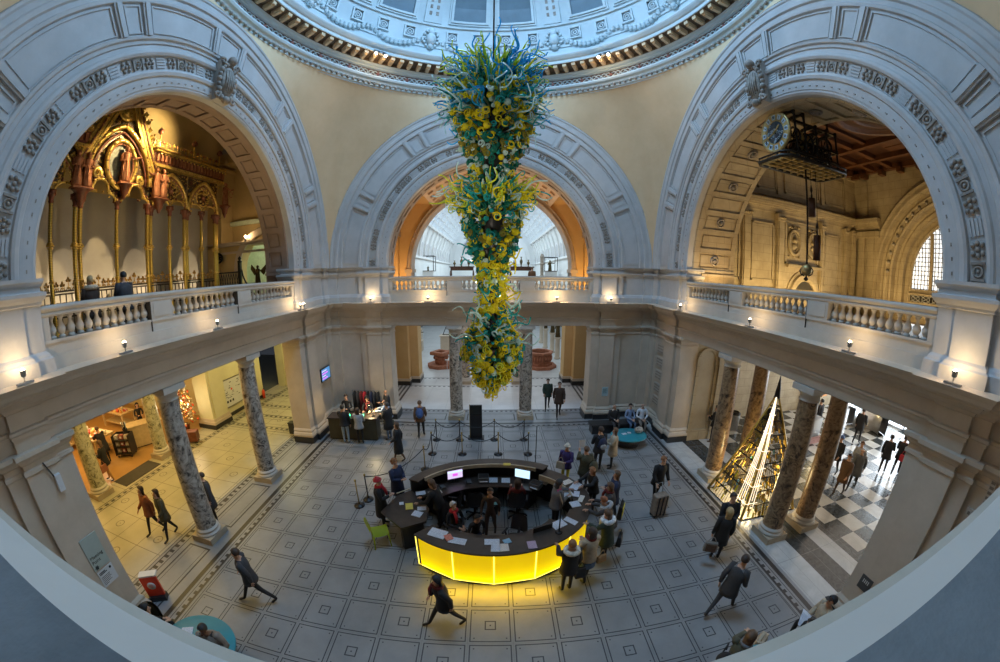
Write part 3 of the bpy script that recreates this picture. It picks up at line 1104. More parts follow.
# --- west aisle on the ground floor: shop front, yellow wall, passage
floor_piece('floor_shop', -26, -14.2, -14, 6, M['shop_floor'], 0.0)
floor_piece('floor_passage', -26, -14.2, 6.2, 20, M['grey_floor'], 0.0)
ww = struct('wall_west_aisle')
g = MB()
g.box(-14.0, -13.42, 5.9, 9.25, 0, 5.0, M['pale_yellow'])
g.box(-14.0, -13.38, 5.9, 9.25, 0.12, 0.3, M['black_stone'])
g.box(-14.0, -13.42, 11.7, 20, 0, 5.0, M['pale_yellow'])
g.box(-26, -14.0, 6.0, 6.2, 0, 5.0, M['pale_yellow'])
g.box(-14.0, -13.42, -14, -4.6, 0, 5.0, M['pale_yellow'])
g.build('yellow_wall', parent=ww)
g = MB()
for y0, y1 in ((4.75, 5.9), (12.3, 13.4)):
    g.box(-14.3, -13.3, y0, y1, 0.5, 5.0, M['pale_yellow'])
    g.box(-14.3, -13.25, y0 + 0.15, y1 - 0.15, 0.5, 5.0, M['pale_yellow'])
    g.box(-14.36, -13.2, y0 - 0.06, y1 + 0.06, 0.22, 0.36, M['wall'])
    g.box(-14.33, -13.25, y0 - 0.03, y1 + 0.03, 0.36, 0.5, M['wall'])
    g.box(-14.38, -13.18, y0 - 0.08, y1 + 0.08, 0, 0.22, M['black_stone'])
g.build('yellow_pilaster', parent=ww)
solo('wall_aisle_end', M['pale_yellow'], (-14.2, -8.4, 19.8, 20, 0, 5))
solo('wall_shop_back', M['gold_wall'], (-26, -25.8, -14, 6, 0, 5))
solo('wall_shop_south', M['gold_wall'], (-26, -8, -14.2, -14, 0, 5))
# --- the gallery above it, behind the choir screen
wg = struct('wall_west_gallery')
sbox(wg, 'lower_wall', M['taupe'], (-13.9, -13.6, -8.4, 6.2, 5.66, 10.4))
def west_vault(u, v):
    t = v * pi / 2
    return (-13.6 + 5.15 * (1 - cos(t)), -8.4 + 14.6 * u, 10.4 + 6.4 * sin(t))
g = MB()
g.grid(west_vault, 2, 14, M['gold_wall'])
g.build('coved_ceiling', parent=wg)
# north end wall with an arch, a shelf cornice and a pilaster
def wall_with_arch(mb_, x0, x1, z0, z1, cx, r, zs, y0, y1, mat, n=20):
    """A wall in the plane y with a round-headed opening from z0."""
    out = [(x0, z0), (cx - r, z0), (cx - r, zs)] + [(cx + r * cos(pi - pi * i / n), zs + r * sin(pi * i / n)) for i in range(1, n)] + [(cx + r, zs), (cx + r, z0), (x1, z0), (x1, z1), (x0, z1)]
    P = lambda p, q, t: (p, t, q)
    for t, flip in ((y0, False), (y1, True)):
        # two halves so that the polygons stay simple
        half = n // 2
        L = [(x0, z0), (cx - r, z0), (cx - r, zs)] + [(cx + r * cos(pi - pi * i / n), zs + r * sin(pi * i / n)) for i in range(1, half + 1)] + [(cx, z1), (x0, z1)]
        Rr = [(x1, z1), (cx, z1)] + [(cx + r * cos(pi - pi * i / n), zs + r * sin(pi * i / n)) for i in range(half, n)] + [(cx + r, zs), (cx + r, z0), (x1, z0)]
        for pl in (L, Rr):
            v = [(p, t, q_) for p, q_ in pl]
            mb_.add(v, [tuple(range(len(v)))], mat)
    ins = [(cx - r, z0), (cx - r, zs)] + [(cx + r * cos(pi - pi * i / n), zs + r * sin(pi * i / n)) for i in range(1, n)] + [(cx + r, zs), (cx + r, z0)]
    v = [(p, y0, q_) for p, q_ in ins] + [(p, y1, q_) for p, q_ in ins]
    k = len(ins)
    mb_.add(v, [(i, i + 1, k + i + 1, k + i) for i in range(k - 1)], mat)
g = MB()
wall_with_arch(g, -13.9, -8.3, 5.66, 8.55, -10.05, 1.62, 7.35, 6.2, 6.7, M['gold_wall'])
g.arch([(1.62, 6.2), (1.62, 6.12), (1.72, 6.10), (1.92, 6.10), (1.98, 6.2)], 7.35, 0, pi, 24, M['wall'], c=-10.05)
g.build('arched_end_wall', parent=wg)
sbox(wg, 'shelf_cornice', M['wall'], (-13.6, -8.3, 6.0, 6.9, 8.55, 8.72), (-13.6, -8.3, 5.92, 6.9, 8.66, 8.72), (-13.6, -8.3, 6.12, 6.3, 8.2, 8.3))
sbox(wg, 'upper_recess_wall', M['gold_wall'], (-13.9, -8.3, 6.9, 7.2, 8.6, 17.2))
sbox(wg, 'gallery_pilaster', M['gold_wall'], (-13.6, -12.95, 6.0, 6.25, 5.66, 12.2), (-13.6, -12.7, 6.05, 6.9, 8.7, 12.2), (-13.6, -12.6, 5.95, 6.9, 12.2, 12.35), (-13.6, -12.5, 5.9, 6.9, 12.5, 12.7))
sbox(wg, 'upper_frieze', M['gold_wall'], (-13.6, -8.3, 6.2, 7.0, 12.7, 13.1), (-13.6, -8.3, 6.1, 7.0, 12.55, 12.7), (-11.3, -8.3, 6.5, 7, 11.2, 11.5))
solo('wall_stair_landing', M['pale_green'], (-13.9, -8.3, 9.0, 9.2, 5.66, 10), (-13.9, -13.7, 6.7, 9, 5.66, 10), (-8.5, -8.3, 6.7, 9, 5.66, 10), (-13.9, -8.3, 6.7, 9.1, 9.6, 9.8))
solo('wall_west_gallery_south', M['gold_wall'], (-13.9, -8.4, -8.5, -8.2, 5.66, 17.2))

# --- entrance side (east): ground floor
we = struct('wall_entrance')
g = MB()
for s in (-1, 1):
    y0, y1 = sorted((s * 4.66, s * 8.0))
    g.box(8.45, 9.95, y0, y1, 0.0, 5.0, M['block'])
    y0, y1 = sorted((s * 6.4, s * 6.8))
    g.box(9.9, 24, y0, y1, 0.0, 5.0, M['block'])
    y0, y1 = sorted((s * 4.50, s * 4.68))
    g.box(9.55, 9.93, y0, y1, 0.0, 5.0, M['block'])
g.build('ashlar_wall', parent=we)
g = MB()    # shallow arched niche in the north jamb, with its surround
def niche(u, v):
    t = pi * u
    return (9.0 + 0.42 * cos(pi - t), 4.63 + 0.0, 0)
g.arch([(0.40, 4.66), (0.40, 4.60), (0.52, 4.58), (0.56, 4.66)], 3.6, 0, pi, 16, M['block'], c=9.0)
for s in (-1, 1):
    x0, x1 = sorted((9.0 + s * 0.40, 9.0 + s * 0.54))
    g.box(x0, x1, 4.585, 4.67, 0.5, 3.6, M['block'])
g.box(8.4, 9.6, 4.56, 4.68, 0.0, 0.5, M['block'])
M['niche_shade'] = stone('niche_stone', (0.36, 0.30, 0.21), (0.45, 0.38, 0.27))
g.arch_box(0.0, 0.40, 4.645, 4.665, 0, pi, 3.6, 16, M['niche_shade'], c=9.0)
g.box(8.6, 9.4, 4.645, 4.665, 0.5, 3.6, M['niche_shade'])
g.build('arched_niche', parent=we)
M['door_light'] = glow('daylight_in_door_glass', (0.80, 0.90, 1.0), 5.0)
M['steel'] = plain('brushed_steel', (0.45, 0.46, 0.47), 0.3, metal=0.9)
wd = struct('door_1')
g = MB()
for i in range(4):
    y0 = -6.2 + i * 3.1
    g.box(21.6, 21.64, y0 + 0.1, y0 + 3.0, 0.1, 4.3, M['door_light'])
g.build('door_pane', parent=wd)
g = MB()
for i in range(9):
    y0 = -6.25 + i * 1.55
    g.box(21.5, 21.7, y0 - 0.05, y0 + 0.05, 0, 4.4, M['steel'])
for zz in (0.0, 1.1, 2.4, 4.3):
    g.box(21.5, 21.7, -6.4, 6.4, zz, zz + 0.12, M['steel'])
g.build('door_frame', parent=wd)
solo('wall_entrance_front', M['block'], (21.7, 22.2, -14, 14, 4.4, 5.1), (21.7, 22.2, -14, -6.3, 0, 5.1), (21.7, 22.2, 6.3, 14, 0, 5.1))
solo('wall_entrance_south', M['block'], (8.4, 24, -14.2, -14, 0, 5.1))

# --- entrance side: the tall upper room
wu = struct('wall_east_gallery')
g = MB()
Yn = 6.2
g.box(9.95, 21.0, Yn, Yn + 0.4, 5.66, 13.8, M['block'])
g.box(9.95, 21.0, -Yn - 0.4, -Yn, 5.66, 13.8, M['block'])
for s in (-1, 1):
    y0, y1 = sorted((s * 4.66, s * 8.2))
    g.box(8.45, 10.0, y0, y1, 5.66, ZS, M['block'])
# wall over the inner arch, seen from behind the arch only
g.build('ashlar_wall', parent=wu)
g = MB()
def moulding_x(x0, x1, prof, y, s=-1):
    for (o0, z0), (o1, z1) in zip(prof, prof[1:]):
        g.box(x0, x1, y - max(o0, o1), y + 0.01, min(z0, z1), max(z0, z1) + 0.001, M['block'])
corn = [(0.05, 10.45), (0.05, 10.62), (0.10, 10.70), (0.22, 10.78), (0.30, 10.86), (0.34, 10.98), (0.38, 11.05)]
moulding_x(9.95, 21.0, corn, Yn)
for i in range(60):
    g.box(10.0 + i * 0.183, 10.0 + i * 0.183 + 0.09, Yn - 0.2, Yn, 10.72, 10.79, M['block'])
g.box(9.95, 21, Yn - 0.06, Yn, 11.25, 11.4, M['block'])
g.box(9.95, 21, Yn - 0.12, Yn, 13.35, 13.55, M['block'])
g.box(9.95, 21, Yn - 0.24, Yn, 13.55, 13.75, M['block'])
g.box(9.95, 21, Yn - 0.06, Yn, 6.6, 6.75, M['block'])
for z0, z1, a in ((5.66, 10.4, 0.16),):
    for x0, x1 in ((10.3, 10.7), (11.6, 12.1), (13.9, 14.4), (17.35, 17.7), (19.6, 19.95), (20.4, 20.85)):
        g.box(x0, x1, Yn - a, Yn, z0, z1, M['block'])
        g.box(x0 + 0.07, x1 - 0.07, Yn - a - 0.05, Yn, z0, z1, M['block'])
        g.box(x0 - 0.05, x1 + 0.05, Yn - a - 0.09, Yn, 10.05, 10.4, M['block'])
        for k in range(4):
            g.sphere((x0 + 0.06 + k * (x1 - x0 - 0.12) / 3, Yn - a - 0.10, 10.22), 0.07, 6, 4, M['block'])
for x0, x1 in ((11.6, 11.95), (12.2, 12.35), (14.0, 14.3), (17.5, 17.8), (19.8, 20.1)):
    g.box(x0, x1, Yn - 0.1, Yn, 11.4, 13.35, M['block'])
def frame_panel(x0, x1, z0, z1, w=0.09, o=0.07):
    for b in ((x0, x1, z0, z0 + w), (x0, x1, z1 - w, z1), (x0, x0 + w, z0, z1), (x1 - w, x1, z0, z1)):
        g.box(b[0], b[1], Yn - o, Yn, b[2], b[3], M['block'])
for p in ((12.25, 13.75, 7.05, 9.9), (17.85, 19.3, 7.05, 9.9), (12.7, 14.0, 11.55, 12.9), (14.6, 17.4, 11.55, 13.0), (17.9, 19.75, 11.55, 13.1), (10.8, 11.5, 7.05, 9.9), (10.3, 11.5, 11.55, 12.9)):
    frame_panel(*p)
    g.box(p[0] + 0.12, p[1] - 0.12, Yn - 0.03, Yn, p[2] + 0.12, p[3] - 0.12, M['block'])
frame_panel(14.55, 17.25, 8.0, 10.2, 0.12)
g.build('stone_articulation', parent=wu)
g = MB()     # two portrait medallions in wreaths
for cx in (15.24, 16.75):
    for rr_, rad in ((0.0, 0.0),):
        oval = [(cx + 0.44 * cos(2 * pi * j / 28), Yn - 0.08, 9.12 + 0.62 * sin(2 * pi * j / 28)) for j in range(28)]
        g.tube(oval, 0.085, 6, M['block'], closed=True)
        oval = [(cx + 0.31 * cos(2 * pi * j / 24), Yn - 0.06, 9.12 + 0.46 * sin(2 * pi * j / 24)) for j in range(24)]
        g.tube(oval, 0.04, 5, M['block'], closed=True)
        g.sphere((cx, Yn - 0.02, 9.12), 1.0, 14, 8, M['block'], (0.30, 0.06, 0.45))
        g.sphere((cx, Yn - 0.1, 9.22), 0.15, 10, 7, M['block'])
        g.sphere((cx, Yn - 0.08, 8.94), 1.0, 10, 7, M['block'], (0.2, 0.1, 0.15))
        for j in range(9):
            g.sphere((cx - 0.4 + 0.1 * j, Yn - 0.07, 9.86 + 0.04 * sin(j * 1.9)), 0.06, 6, 4, M['block'])
            if j % 4 == 0:
                g.sphere((cx - 0.4 + 0.1 * j, Yn - 0.07, 8.4), 0.07, 6, 4, M['block'])
g.build('portrait_medallion', parent=wu)
g = MB()     # arched door head below the medallions
g.arch([(0.85, Yn), (0.85, Yn - 0.12), (1.0, Yn - 0.18), (1.2, Yn - 0.18), (1.25, Yn - 0.06), (1.4, Yn - 0.06), (1.42, Yn)], 6.35, 0, pi, 24, M['block'], c=16.2)
g.arch_box(0.0, 0.85, Yn - 0.03, Yn, 0, pi, 6.35, 16, M['dark_gap'], c=16.2)
g.box(14.7, 17.7, Yn - 0.2, Yn, 7.85, 8.0, M['block'])
g.build('door_head', parent=wu)
# east end: nested receding arches round the window
we2 = struct('wall_east_gallery_end', loc=(0, 0, 0), rotz=-pi / 2)     # local a = -y, d = x
g = MB()
def end_face(r, zc, d, top, half):
    n = 40
    L = [(-half, 5.66), (-r, 5.66), (-r, zc)] + [(r * cos(pi - pi * i / n), zc + r * sin(pi * i / n)) for i in range(1, n // 2 + 1)] + [(0, top), (-half, top)]
    Rr = [(half, top), (0, top)] + [(r * cos(pi - pi * i / n), zc + r * sin(pi * i / n)) for i in range(n // 2, n)] + [(r, zc), (r, 5.66), (half, 5.66)]
    for pl in (L, Rr):
        g.add([(p, d, z) for p, z in pl], [tuple(range(len(pl)))], M['block'])
end_face(4.55, 8.0, 21.0, 13.9, 6.7)
ringp = [(5.05, 21.0), (5.05, 20.92), (4.95, 20.86), (4.80, 20.90), (4.62, 20.90), (4.55, 20.95), (4.55, 21.35), (4.42, 21.38), (4.30, 21.32), (4.22, 21.40), (4.05, 21.42), (3.98, 21.36), (3.88, 21.42), (3.88, 21.9),
         (3.75, 21.95), (3.65, 21.9), (3.5, 21.95), (3.4, 21.95), (3.4, 22.3), (3.2, 22.32), (3.12, 22.28), (3.02, 22.34), (3.02, 22.6)]
ringp_low = [p for p in ringp if p[0] <= 4.55]
g.arch(ringp, 8.0, 0, pi, 56, M['block'])
for s in (-1, 1):
    v, f = [], []
    for z in (5.66, 8.0):
        for r, d in ringp_low:
            v.append((s * r, d, z))
    k = len(ringp_low)
    g.add(v, [(i, i + 1, k + i + 1, k + i) for i in range(k - 1)], M['block'])
for i in range(26):     # leaf band on the second order
    t = pi * (i + 0.5) / 26
    g.sphere((4.14 * cos(t), 21.38, 8.0 + 4.14 * sin(t)), 0.11, 6, 4, M['relief'])
for s in (-1, 1):       # clustered pilasters and cornice beside the arch
    for a0, a1, o in ((4.62, 5.9, 0.12), (4.75, 5.2, 0.24), (5.4, 5.8, 0.24)):
        x0, x1 = sorted((s * a0, s * a1))
        g.box(x0, x1, 21.0 - o, 21.0, 5.66, 10.4, M['block'])
    for z0, z1, o in ((10.0, 10.35, 0.32), (10.45, 10.62, 0.2), (10.62, 10.8, 0.34), (10.8, 11.05, 0.5)):
        x0, x1 = sorted((s * 4.4, s * 6.2))
        g.box(x0, x1, 21.0 - o, 21.0, z0, z1, M['block'])
    x0, x1 = sorted((s * 5.25, s * 5.6))
    g.box(x0, x1, 20.9, 21, 11.3, 13.3, M['block'])
g.build('nested_arch_orders', parent=we2)
M['window_light'] = glow('daylight_in_leaded_glass', (0.93, 0.97, 1.0), 1.15)
w1 = struct('window_1', rotz=-pi / 2)
g = MB()
g.arch_box(0.0, 3.02, 22.5, 22.54, 0, pi, 8.0, 40, M['window_light'])
g.box(-3.02, 3.02, 22.5, 22.54, 7.4, 8.0, M['window_light'])
g.build('leaded_pane', parent=w1)
M['lead'] = plain('leaded_bars', (0.30, 0.30, 0.29), 0.6)
g = MB()
for i in range(-14, 15):
    x = i * 0.205
    h = sqrt(max(0, 3.0 ** 2 - x * x)) + 8.0
    g.box(x - 0.022, x + 0.022, 22.46, 22.5, 7.4, h, M['lead'])
for j in range(15):
    z = 7.45 + j * 0.24
    w = 3.0 if z < 8 else sqrt(max(0, 9 - (z - 8) ** 2))
    g.box(-w, w, 22.46, 22.5, z - 0.02, z + 0.02, M['lead'])
g.build('lead_lattice', parent=w1)
g = MB()
for x in (-1.0, 1.0, -1.85 * 1.0, 1.85):
    if abs(x) < 1.5:
        g.box(x * 1.84 - 0.1, x * 1.84 + 0.1, 22.36, 22.56, 7.4, 8.0 + sqrt(9 - (x * 1.84) ** 2), M['block'])
g.box(-3.05, 3.05, 22.3, 22.6, 7.2, 7.42, M['block'])
g.build('window_mullion', parent=w1)
g = MB()
g.box(-3.05, 3.05, 22.2, 22.6, 5.66, 6.75, M['block'])
g.box(-3.05, 3.05, 22.1, 22.6, 7.1, 7.2, M['block'])
for i in range(9):
    x = -2.6 + i * 0.65
    g.tube([(x + 0.24 * cos(2 * pi * j / 14), 22.2, 6.93 + 0.16 * sin(2 * pi * j / 14)) for j in range(14)], 0.03, 5, M['lead'], closed=True)
    for s in (-1, 1):
        g.bar((x - 0.3, 22.2, 6.93 - s * 0.17), (x + 0.3, 22.2, 6.93 + s * 0.17), 0.04, mat=M['lead'])
g.box(-3.0, 3.0, 22.3, 22.35, 6.7, 7.15, M['dark_gap'])
g.build('window_grille', parent=w1)
solo('wall_outer_daylight_reveal', M['white_vault'], (22.6, 22.7, -4, 4, 5.2, 12))
# dark coffered timber ceiling with a big roundel
ce = struct('ceiling_east_gallery')
sbox(ce, 'ceiling_boards', M['dark_wood'], (9.9, 21.2, -6.4, 6.4, 13.9, 14.1))
g = MB()
for x in (10.1, 12.3, 16.9, 19.0, 20.8):
    g.box(x - 0.16, x + 0.16, -6.2, 6.2, 13.62, 13.95, M['wood_beam'])
for y in (-6.0, -3.4, 3.4, 4.6, 6.0, -4.6):
    g.box(9.95, 21.0, y - 0.14, y + 0.14, 13.66, 13.95, M['wood_beam'])
for y in (-2.6, 2.6):
    g.box(12.3, 16.9, y - 0.1, y + 0.1, 13.75, 13.95, M['wood_beam'])
for x in (17.6, 18.3):
    for y in (-1.6, 0, 1.6):
        g.box(x - 0.3, x + 0.3, y - 0.6, y + 0.6, 13.8, 13.95, M['wood_beam'])
g.build('ceiling_beam', parent=ce)
g = MB()
g.lathe([(2.3, 0.25), (2.3, 0.0), (2.15, -0.1), (2.0, -0.05), (1.95, 0.1), (1.6, 0.12), (1.55, 0.02), (1.45, 0.02), (1.4, 0.14), (0.5, 0.16), (0.45, 0.04), (0.0, 0.02)], (14.6, 0, 13.8), 48, M['wood_beam'])
g.build('ceiling_roundel', parent=ce)
g = MB()
for i in range(14):
    x = 10.6 + i * 0.76
    for y in (5.85,):
        g.box(x - 0.12, x + 0.12, 5.5, 6.0, 13.35, 13.62, M['wood_beam'])
for i in range(10):
    y = -5.6 + i * 1.2
    g.box(20.4, 20.9, y - 0.14, y + 0.14, 13.35, 13.62, M['wood_beam'])
g.build('ceiling_bracket', parent=ce)

# --- north: ochre bay, then the white glazed gallery
wn = struct('wall_north_bay')
g = MB()
R2, Y2 = 4.9, 13.3
n = 40
half = 7.0
L = [(-half, 5.66), (-R2, 5.66), (-R2, 7.2)] + [(R2 * cos(pi - pi * i / n), 7.2 + R2 * sin(pi * i / n)) for i in range(1, n // 2 + 1)] + [(0, 14.6), (-half, 14.6)]
Rr = [(-p, z) for p, z in L][::-1]
for pl in (L, Rr):
    g.add([(p, Y2, z) for p, z in pl], [tuple(range(len(pl)))], M['lamplit'])
g.box(-7.0, -6.7, 8.45, 13.4, 5.66, 14.6, M['lamplit'])
g.box(6.7, 7.0, 8.45, 13.4, 5.66, 14.6, M['lamplit'])
g.build('lamplit_wall', parent=wn)
g = MB()
g.arch([(R2, 14.2), (R2, Y2 - 0.1), (R2 + 0.06, Y2 - 0.16), (R2 + 0.12, Y2 - 0.1), (R2 + 0.22, Y2 - 0.1), (R2 + 0.26, Y2 - 0.16), (R2 + 0.32, Y2)], 7.2, 0, pi, 48, M['coffer'])
for s in (-1, 1):
    x0, x1 = sorted((s * R2, s * (R2 + 0.3)))
    g.box(x0, x1, Y2 - 0.12, 14.2, 5.66, 7.0, M['coffer'])
    x0, x1 = sorted((s * (R2 - 0.08), s * (R2 + 0.38)))
    g.box(x0, x1, Y2 - 0.2, 14.2, 7.0, 7.22, M['coffer'])
    # side pilaster with capital, arched recess and a small roundel
    x0, x1 = sorted((s * 5.65, s * 6.7))
    g.box(x0, x1, 12.9, Y2, 5.66, 9.2, M['lamplit'])
    x0, x1 = sorted((s * 5.55, s * 6.8))
    g.box(x0, x1, 12.82, Y2, 9.2, 9.5, M['coffer'])
    g.sphere((s * 6.15, 12.88, 8.3), 0.16, 10, 6, M['coffer'], (1, 0.3, 1))
g.build('inner_arch_ring', parent=wn)
g = MB()      # barrel with sunk coffers between the two arches
A0, A1 = radians(48), radians(132)
RB, ZB = 5.25, 7.25
g.arch([(RB, 8.5), (RB, 13.3)], ZB, A0, A1, 30, M['coffer_peach'])
for i in range(15):
    t = A0 + (A1 - A0) * i / 14
    g.arch_box(RB - 0.10, RB + 0.02, 8.5, 13.3, t - 0.022, t + 0.022, ZB, 1, M['coffer_peach'])
for k in range(7):
    d = 8.55 + k * 0.76
    g.arch_box(RB - 0.10, RB + 0.02, d, d + 0.22, A0, A1, ZB, 30, M['coffer_peach'])
g.build('coffered_barrel', parent=wn)
g = MB()
for s in (-1, 1):      # cross vaults over the side bays
    x0, z0 = RB * cos(A0), ZB + RB * sin(A0)
    def cross(u, v):
        return (s * (x0 + (6.7 - x0) * u), 8.5 + 4.8 * v, z0 + 0.2 * u + 0.9 * sin(pi * v) * u)
    g.grid(cross, 6, 14, M['lamplit'])
g.build('cross_vault', parent=wn)
nv = struct('ceiling_north_gallery')
RV, ZV, Y3, Y4 = 5.95, 8.35, 14.2, 40.0
M['sky_pane'] = glow('skylight_glazing', (0.52, 0.72, 0.95), 0.62, (0.4, 0.5, 0.6))
g = MB()
g.arch([(RV, Y3), (RV, Y4)], ZV, 0, radians(27), 10, M['white_vault'])
g.arch([(RV, Y3), (RV, Y4)], ZV, radians(153), pi, 10, M['white_vault'])
g.arch([(RV, Y3), (RV, Y3 + 0.5)], ZV, 0, pi, 40, M['white_vault'])
for i in range(14):
    d = Y3 + (Y4 - Y3) * i / 13
    g.arch_box(RV - 0.16, RV + 0.02, d - 0.06, d + 0.06, 0, pi, ZV, 40, M['white_vault'])
g.build('vault_shell', parent=nv)
g = MB()
g.arch([(RV + 0.03, Y3), (RV + 0.03, Y4)], ZV, radians(27), radians(153), 24, M['sky_pane'])
g.build('skylight_pane', parent=nv)
g = MB()
for i in range(25):
    t = radians(27 + 126 * i / 24)
    g.arch_box(RV - 0.06, RV + 0.02, Y3, Y4, t - 0.008, t + 0.008, ZV, 1, M['white_vault'])
for i in range(53):
    d = Y3 + (Y4 - Y3) * i / 52
    g.arch_box(RV - 0.05, RV + 0.02, d - 0.05, d + 0.05, radians(27), radians(153), ZV, 20, M['white_vault'])
for t in (27, 58, 90, 122, 153):
    g.arch_box(RV - 0.14, RV + 0.02, Y3, Y4, radians(t) - 0.016, radians(t) + 0.016, ZV, 1, M['white_vault'])
g.build('skylight_bar', parent=nv)
wv = struct('wall_north_gallery')
g = MB()
for s in (-1, 1):
    x0, x1 = sorted((s * RV, s * (RV + 0.3)))
    g.box(x0, x1, 14.2, Y4, 5.66, ZV, M['white_vault'])
    x0, x1 = sorted((s * (RV - 0.14), s * (RV + 0.1)))
    g.box(x0, x1, 14.2, Y4, ZV - 0.16, ZV + 0.02, M['white_vault'])
    x0, x1 = sorted((s * R2, s * (RV + 0.4)))
    g.box(x0, x1, 13.9, 14.25, 5.66, 14.0, M['white_vault'])
g.build('gallery_side_wall', parent=wv)
M['lunette_shade'] = plain('lunette_shade_grey', (0.48, 0.49, 0.52), 0.8)  # grey that stands for the shade inside the flat lunettes
g = MB()
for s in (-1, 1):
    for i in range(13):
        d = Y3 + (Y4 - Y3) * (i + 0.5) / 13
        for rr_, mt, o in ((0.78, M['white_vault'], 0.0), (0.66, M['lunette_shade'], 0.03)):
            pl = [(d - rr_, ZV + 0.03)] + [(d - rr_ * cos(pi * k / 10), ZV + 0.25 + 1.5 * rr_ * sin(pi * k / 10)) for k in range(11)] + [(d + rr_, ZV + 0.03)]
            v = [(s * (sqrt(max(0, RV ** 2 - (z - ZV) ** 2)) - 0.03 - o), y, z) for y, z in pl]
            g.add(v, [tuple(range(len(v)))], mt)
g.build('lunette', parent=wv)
g = MB()
pl = [(RV * cos(pi * i / 30), ZV + RV * sin(pi * i / 30)) for i in range(31)]
g.add([(p, Y4, z) for p, z in pl] + [(-RV, Y4, 5.66), (RV, Y4, 5.66)], [tuple(range(33))], M['white_vault'])
for r in (4.6, 5.2):
    g.arch_box(r, r + 0.14, Y4 - 0.1, Y4, 0, pi, ZV, 30, M['white_vault'])
g.arch_box(0, 2.2, Y4 - 0.04, Y4, 0, pi, ZV, 20, M['lamplit'])
g.arch_box(2.2, 2.5, Y4 - 0.12, Y4, 0, pi, ZV, 20, M['white_vault'])
g.box(-RV, RV, Y4 - 0.12, Y4, ZV - 0.15, ZV, M['white_vault'])
g.build('gallery_end_wall', parent=wv)
# north, ground floor: inner piers, side walls and the far hall
wq = struct('wall_sculpture_hall')
g = MB()
gd = MB()
for s in (-1, 1):
    for a0, a1, d0, d1 in ((5.15, 5.95, 12.75, 13.9), (4.62, 5.2, 13.3, 14.3)):
        x0, x1 = sorted((s * a0, s * a1))
        g.box(x0, x1, d0, d1, 0.3, 5.0, M['lamplit'])
        x0, x1 = sorted((s * (a0 - 0.06), s * (a1 + 0.06)))
        g.box(x0, x1, d0 - 0.06, d1 + 0.06, 0.26, 0.42, M['wall'])
        gd.box(x0, x1, d0 - 0.08, d1 + 0.08, 0, 0.26, M['black_stone'])
    x0, x1 = sorted((s * 5.9, s * 13))
    if s > 0:
        g.box(x0, x1, 13.7, 13.9, 0, 5.0, M['lamplit'])
        g.box(8.4, 13, 8.4, 8.6, 0, 5.0, M['lamplit'])
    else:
        g.box(-8.6, -5.9, 13.7, 13.9, 0, 5.0, M['lamplit'])
        g.box(-8.6, -8.4, 8.45, 20.0, 0, 5.0, M['lamplit'])
    x0, x1 = sorted((s * 12.8, s * 13))
    g.box(x0, x1, 20 if s < 0 else 8.4, 48, 0, 5.0, M['white_vault'])
g.box(-13, 13, 47.8, 48, 0, 5.1, M['white_vault'])
g.build('hall_wall', parent=wq)
gd.build('dark_plinth', parent=wq)
# south side behind the camera, so that the hall is closed
solo('wall_south_gallery', M['wall'], (-8.4, 8.4, -13.5, -13.2, 5.66, 14.8), (-8.4, -8.1, -13.5, -8.4, 5.66, 14.8), (8.1, 8.4, -13.5, -8.4, 5.66, 14.8), (-8.4, 8.4, -13.5, -8.4, 14.6, 14.9))
solo('floor_south_gallery', M['brown_floor'], (-8.4, 8.4, -13.5, -8.45, 5.2, 5.66))
solo('wall_south_below', M['wall'], (-14.2, 10, -14.2, -14.0, 0, 5.2))
floor_piece('floor_south_hall', -E_, E_, -14, -E_, M['pale_floor'])

# ------------------------------------------------------------------ balustrades
M['balustrade'] = stone('balustrade_stone', (0.46, 0.42, 0.37), (0.57, 0.53, 0.47))
M['coping_top'] = stone('dark_reflection_coping', (0.13, 0.125, 0.12), (0.25, 0.24, 0.23), scale=7)  # dark reflection on the top put into the mottled stone colour
BAL_PROF = [(0.075, 0.0), (0.075, 0.045), (0.05, 0.055), (0.05, 0.07), (0.065, 0.085), (0.085, 0.12), (0.092, 0.155), (0.085, 0.195), (0.06, 0.24), (0.042, 0.285),
            (0.036, 0.325), (0.042, 0.34), (0.042, 0.355), (0.055, 0.37), (0.07, 0.385), (0.07, 0.42)]
bal_me = MB().lathe(BAL_PROF, n=10, mat=M['balustrade']).mesh('baluster')
BD = 7.86
cop = MB()
cprof = [(7.70, 6.60), (7.68, 6.62), (7.67, 6.65), (7.69, 6.67), (7.69, 6.69), (7.665, 6.71), (7.645, 6.74), (7.645, 6.765), (7.652, 6.785), (7.672, 6.80)]
nC = len(cprof)
v = []
for a in (-4.66, 4.66):
    v += [(a, d, z) for d, z in cprof] + [(a, 2 * BD - d, z) for d, z in cprof[::-1]]
k = 2 * nC
f = [(i, i + 1, k + i + 1, k + i) for i in range(k - 1)] + [(k - 1, 0, k, 2 * k - 1)]
cop.add([(a, d, z) for a, d, z in v], [q_[::-1] for q_ in f], M['balustrade'])
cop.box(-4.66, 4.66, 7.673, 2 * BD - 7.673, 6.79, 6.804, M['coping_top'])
cop_me = cop.mesh('coping')
pl = MB()
pl.box(-4.66, 4.66, 7.72, 8.0, 5.66, 6.19, M['balustrade'])
pl.box(-4.66, 4.66, 7.68, 8.04, 5.66, 5.92, M['balustrade'])
pl.box(-4.66, 4.66, 7.69, 8.03, 6.14, 6.19, M['balustrade'])
plinth_me = pl.mesh('plinth_rail')
pd = MB()
pd.box(-0.33, 0.33, 7.69, 8.03, 6.19, 6.60, M['balustrade'])
pd.box(-0.26, 0.26, 7.675, 7.69, 6.25, 6.55, M['balustrade'])
pd.box(-0.345, -0.33, 7.685, 8.0, 5.7, 6.6, M['dark_gap'])
pedestal_me = pd.mesh('pedestal')
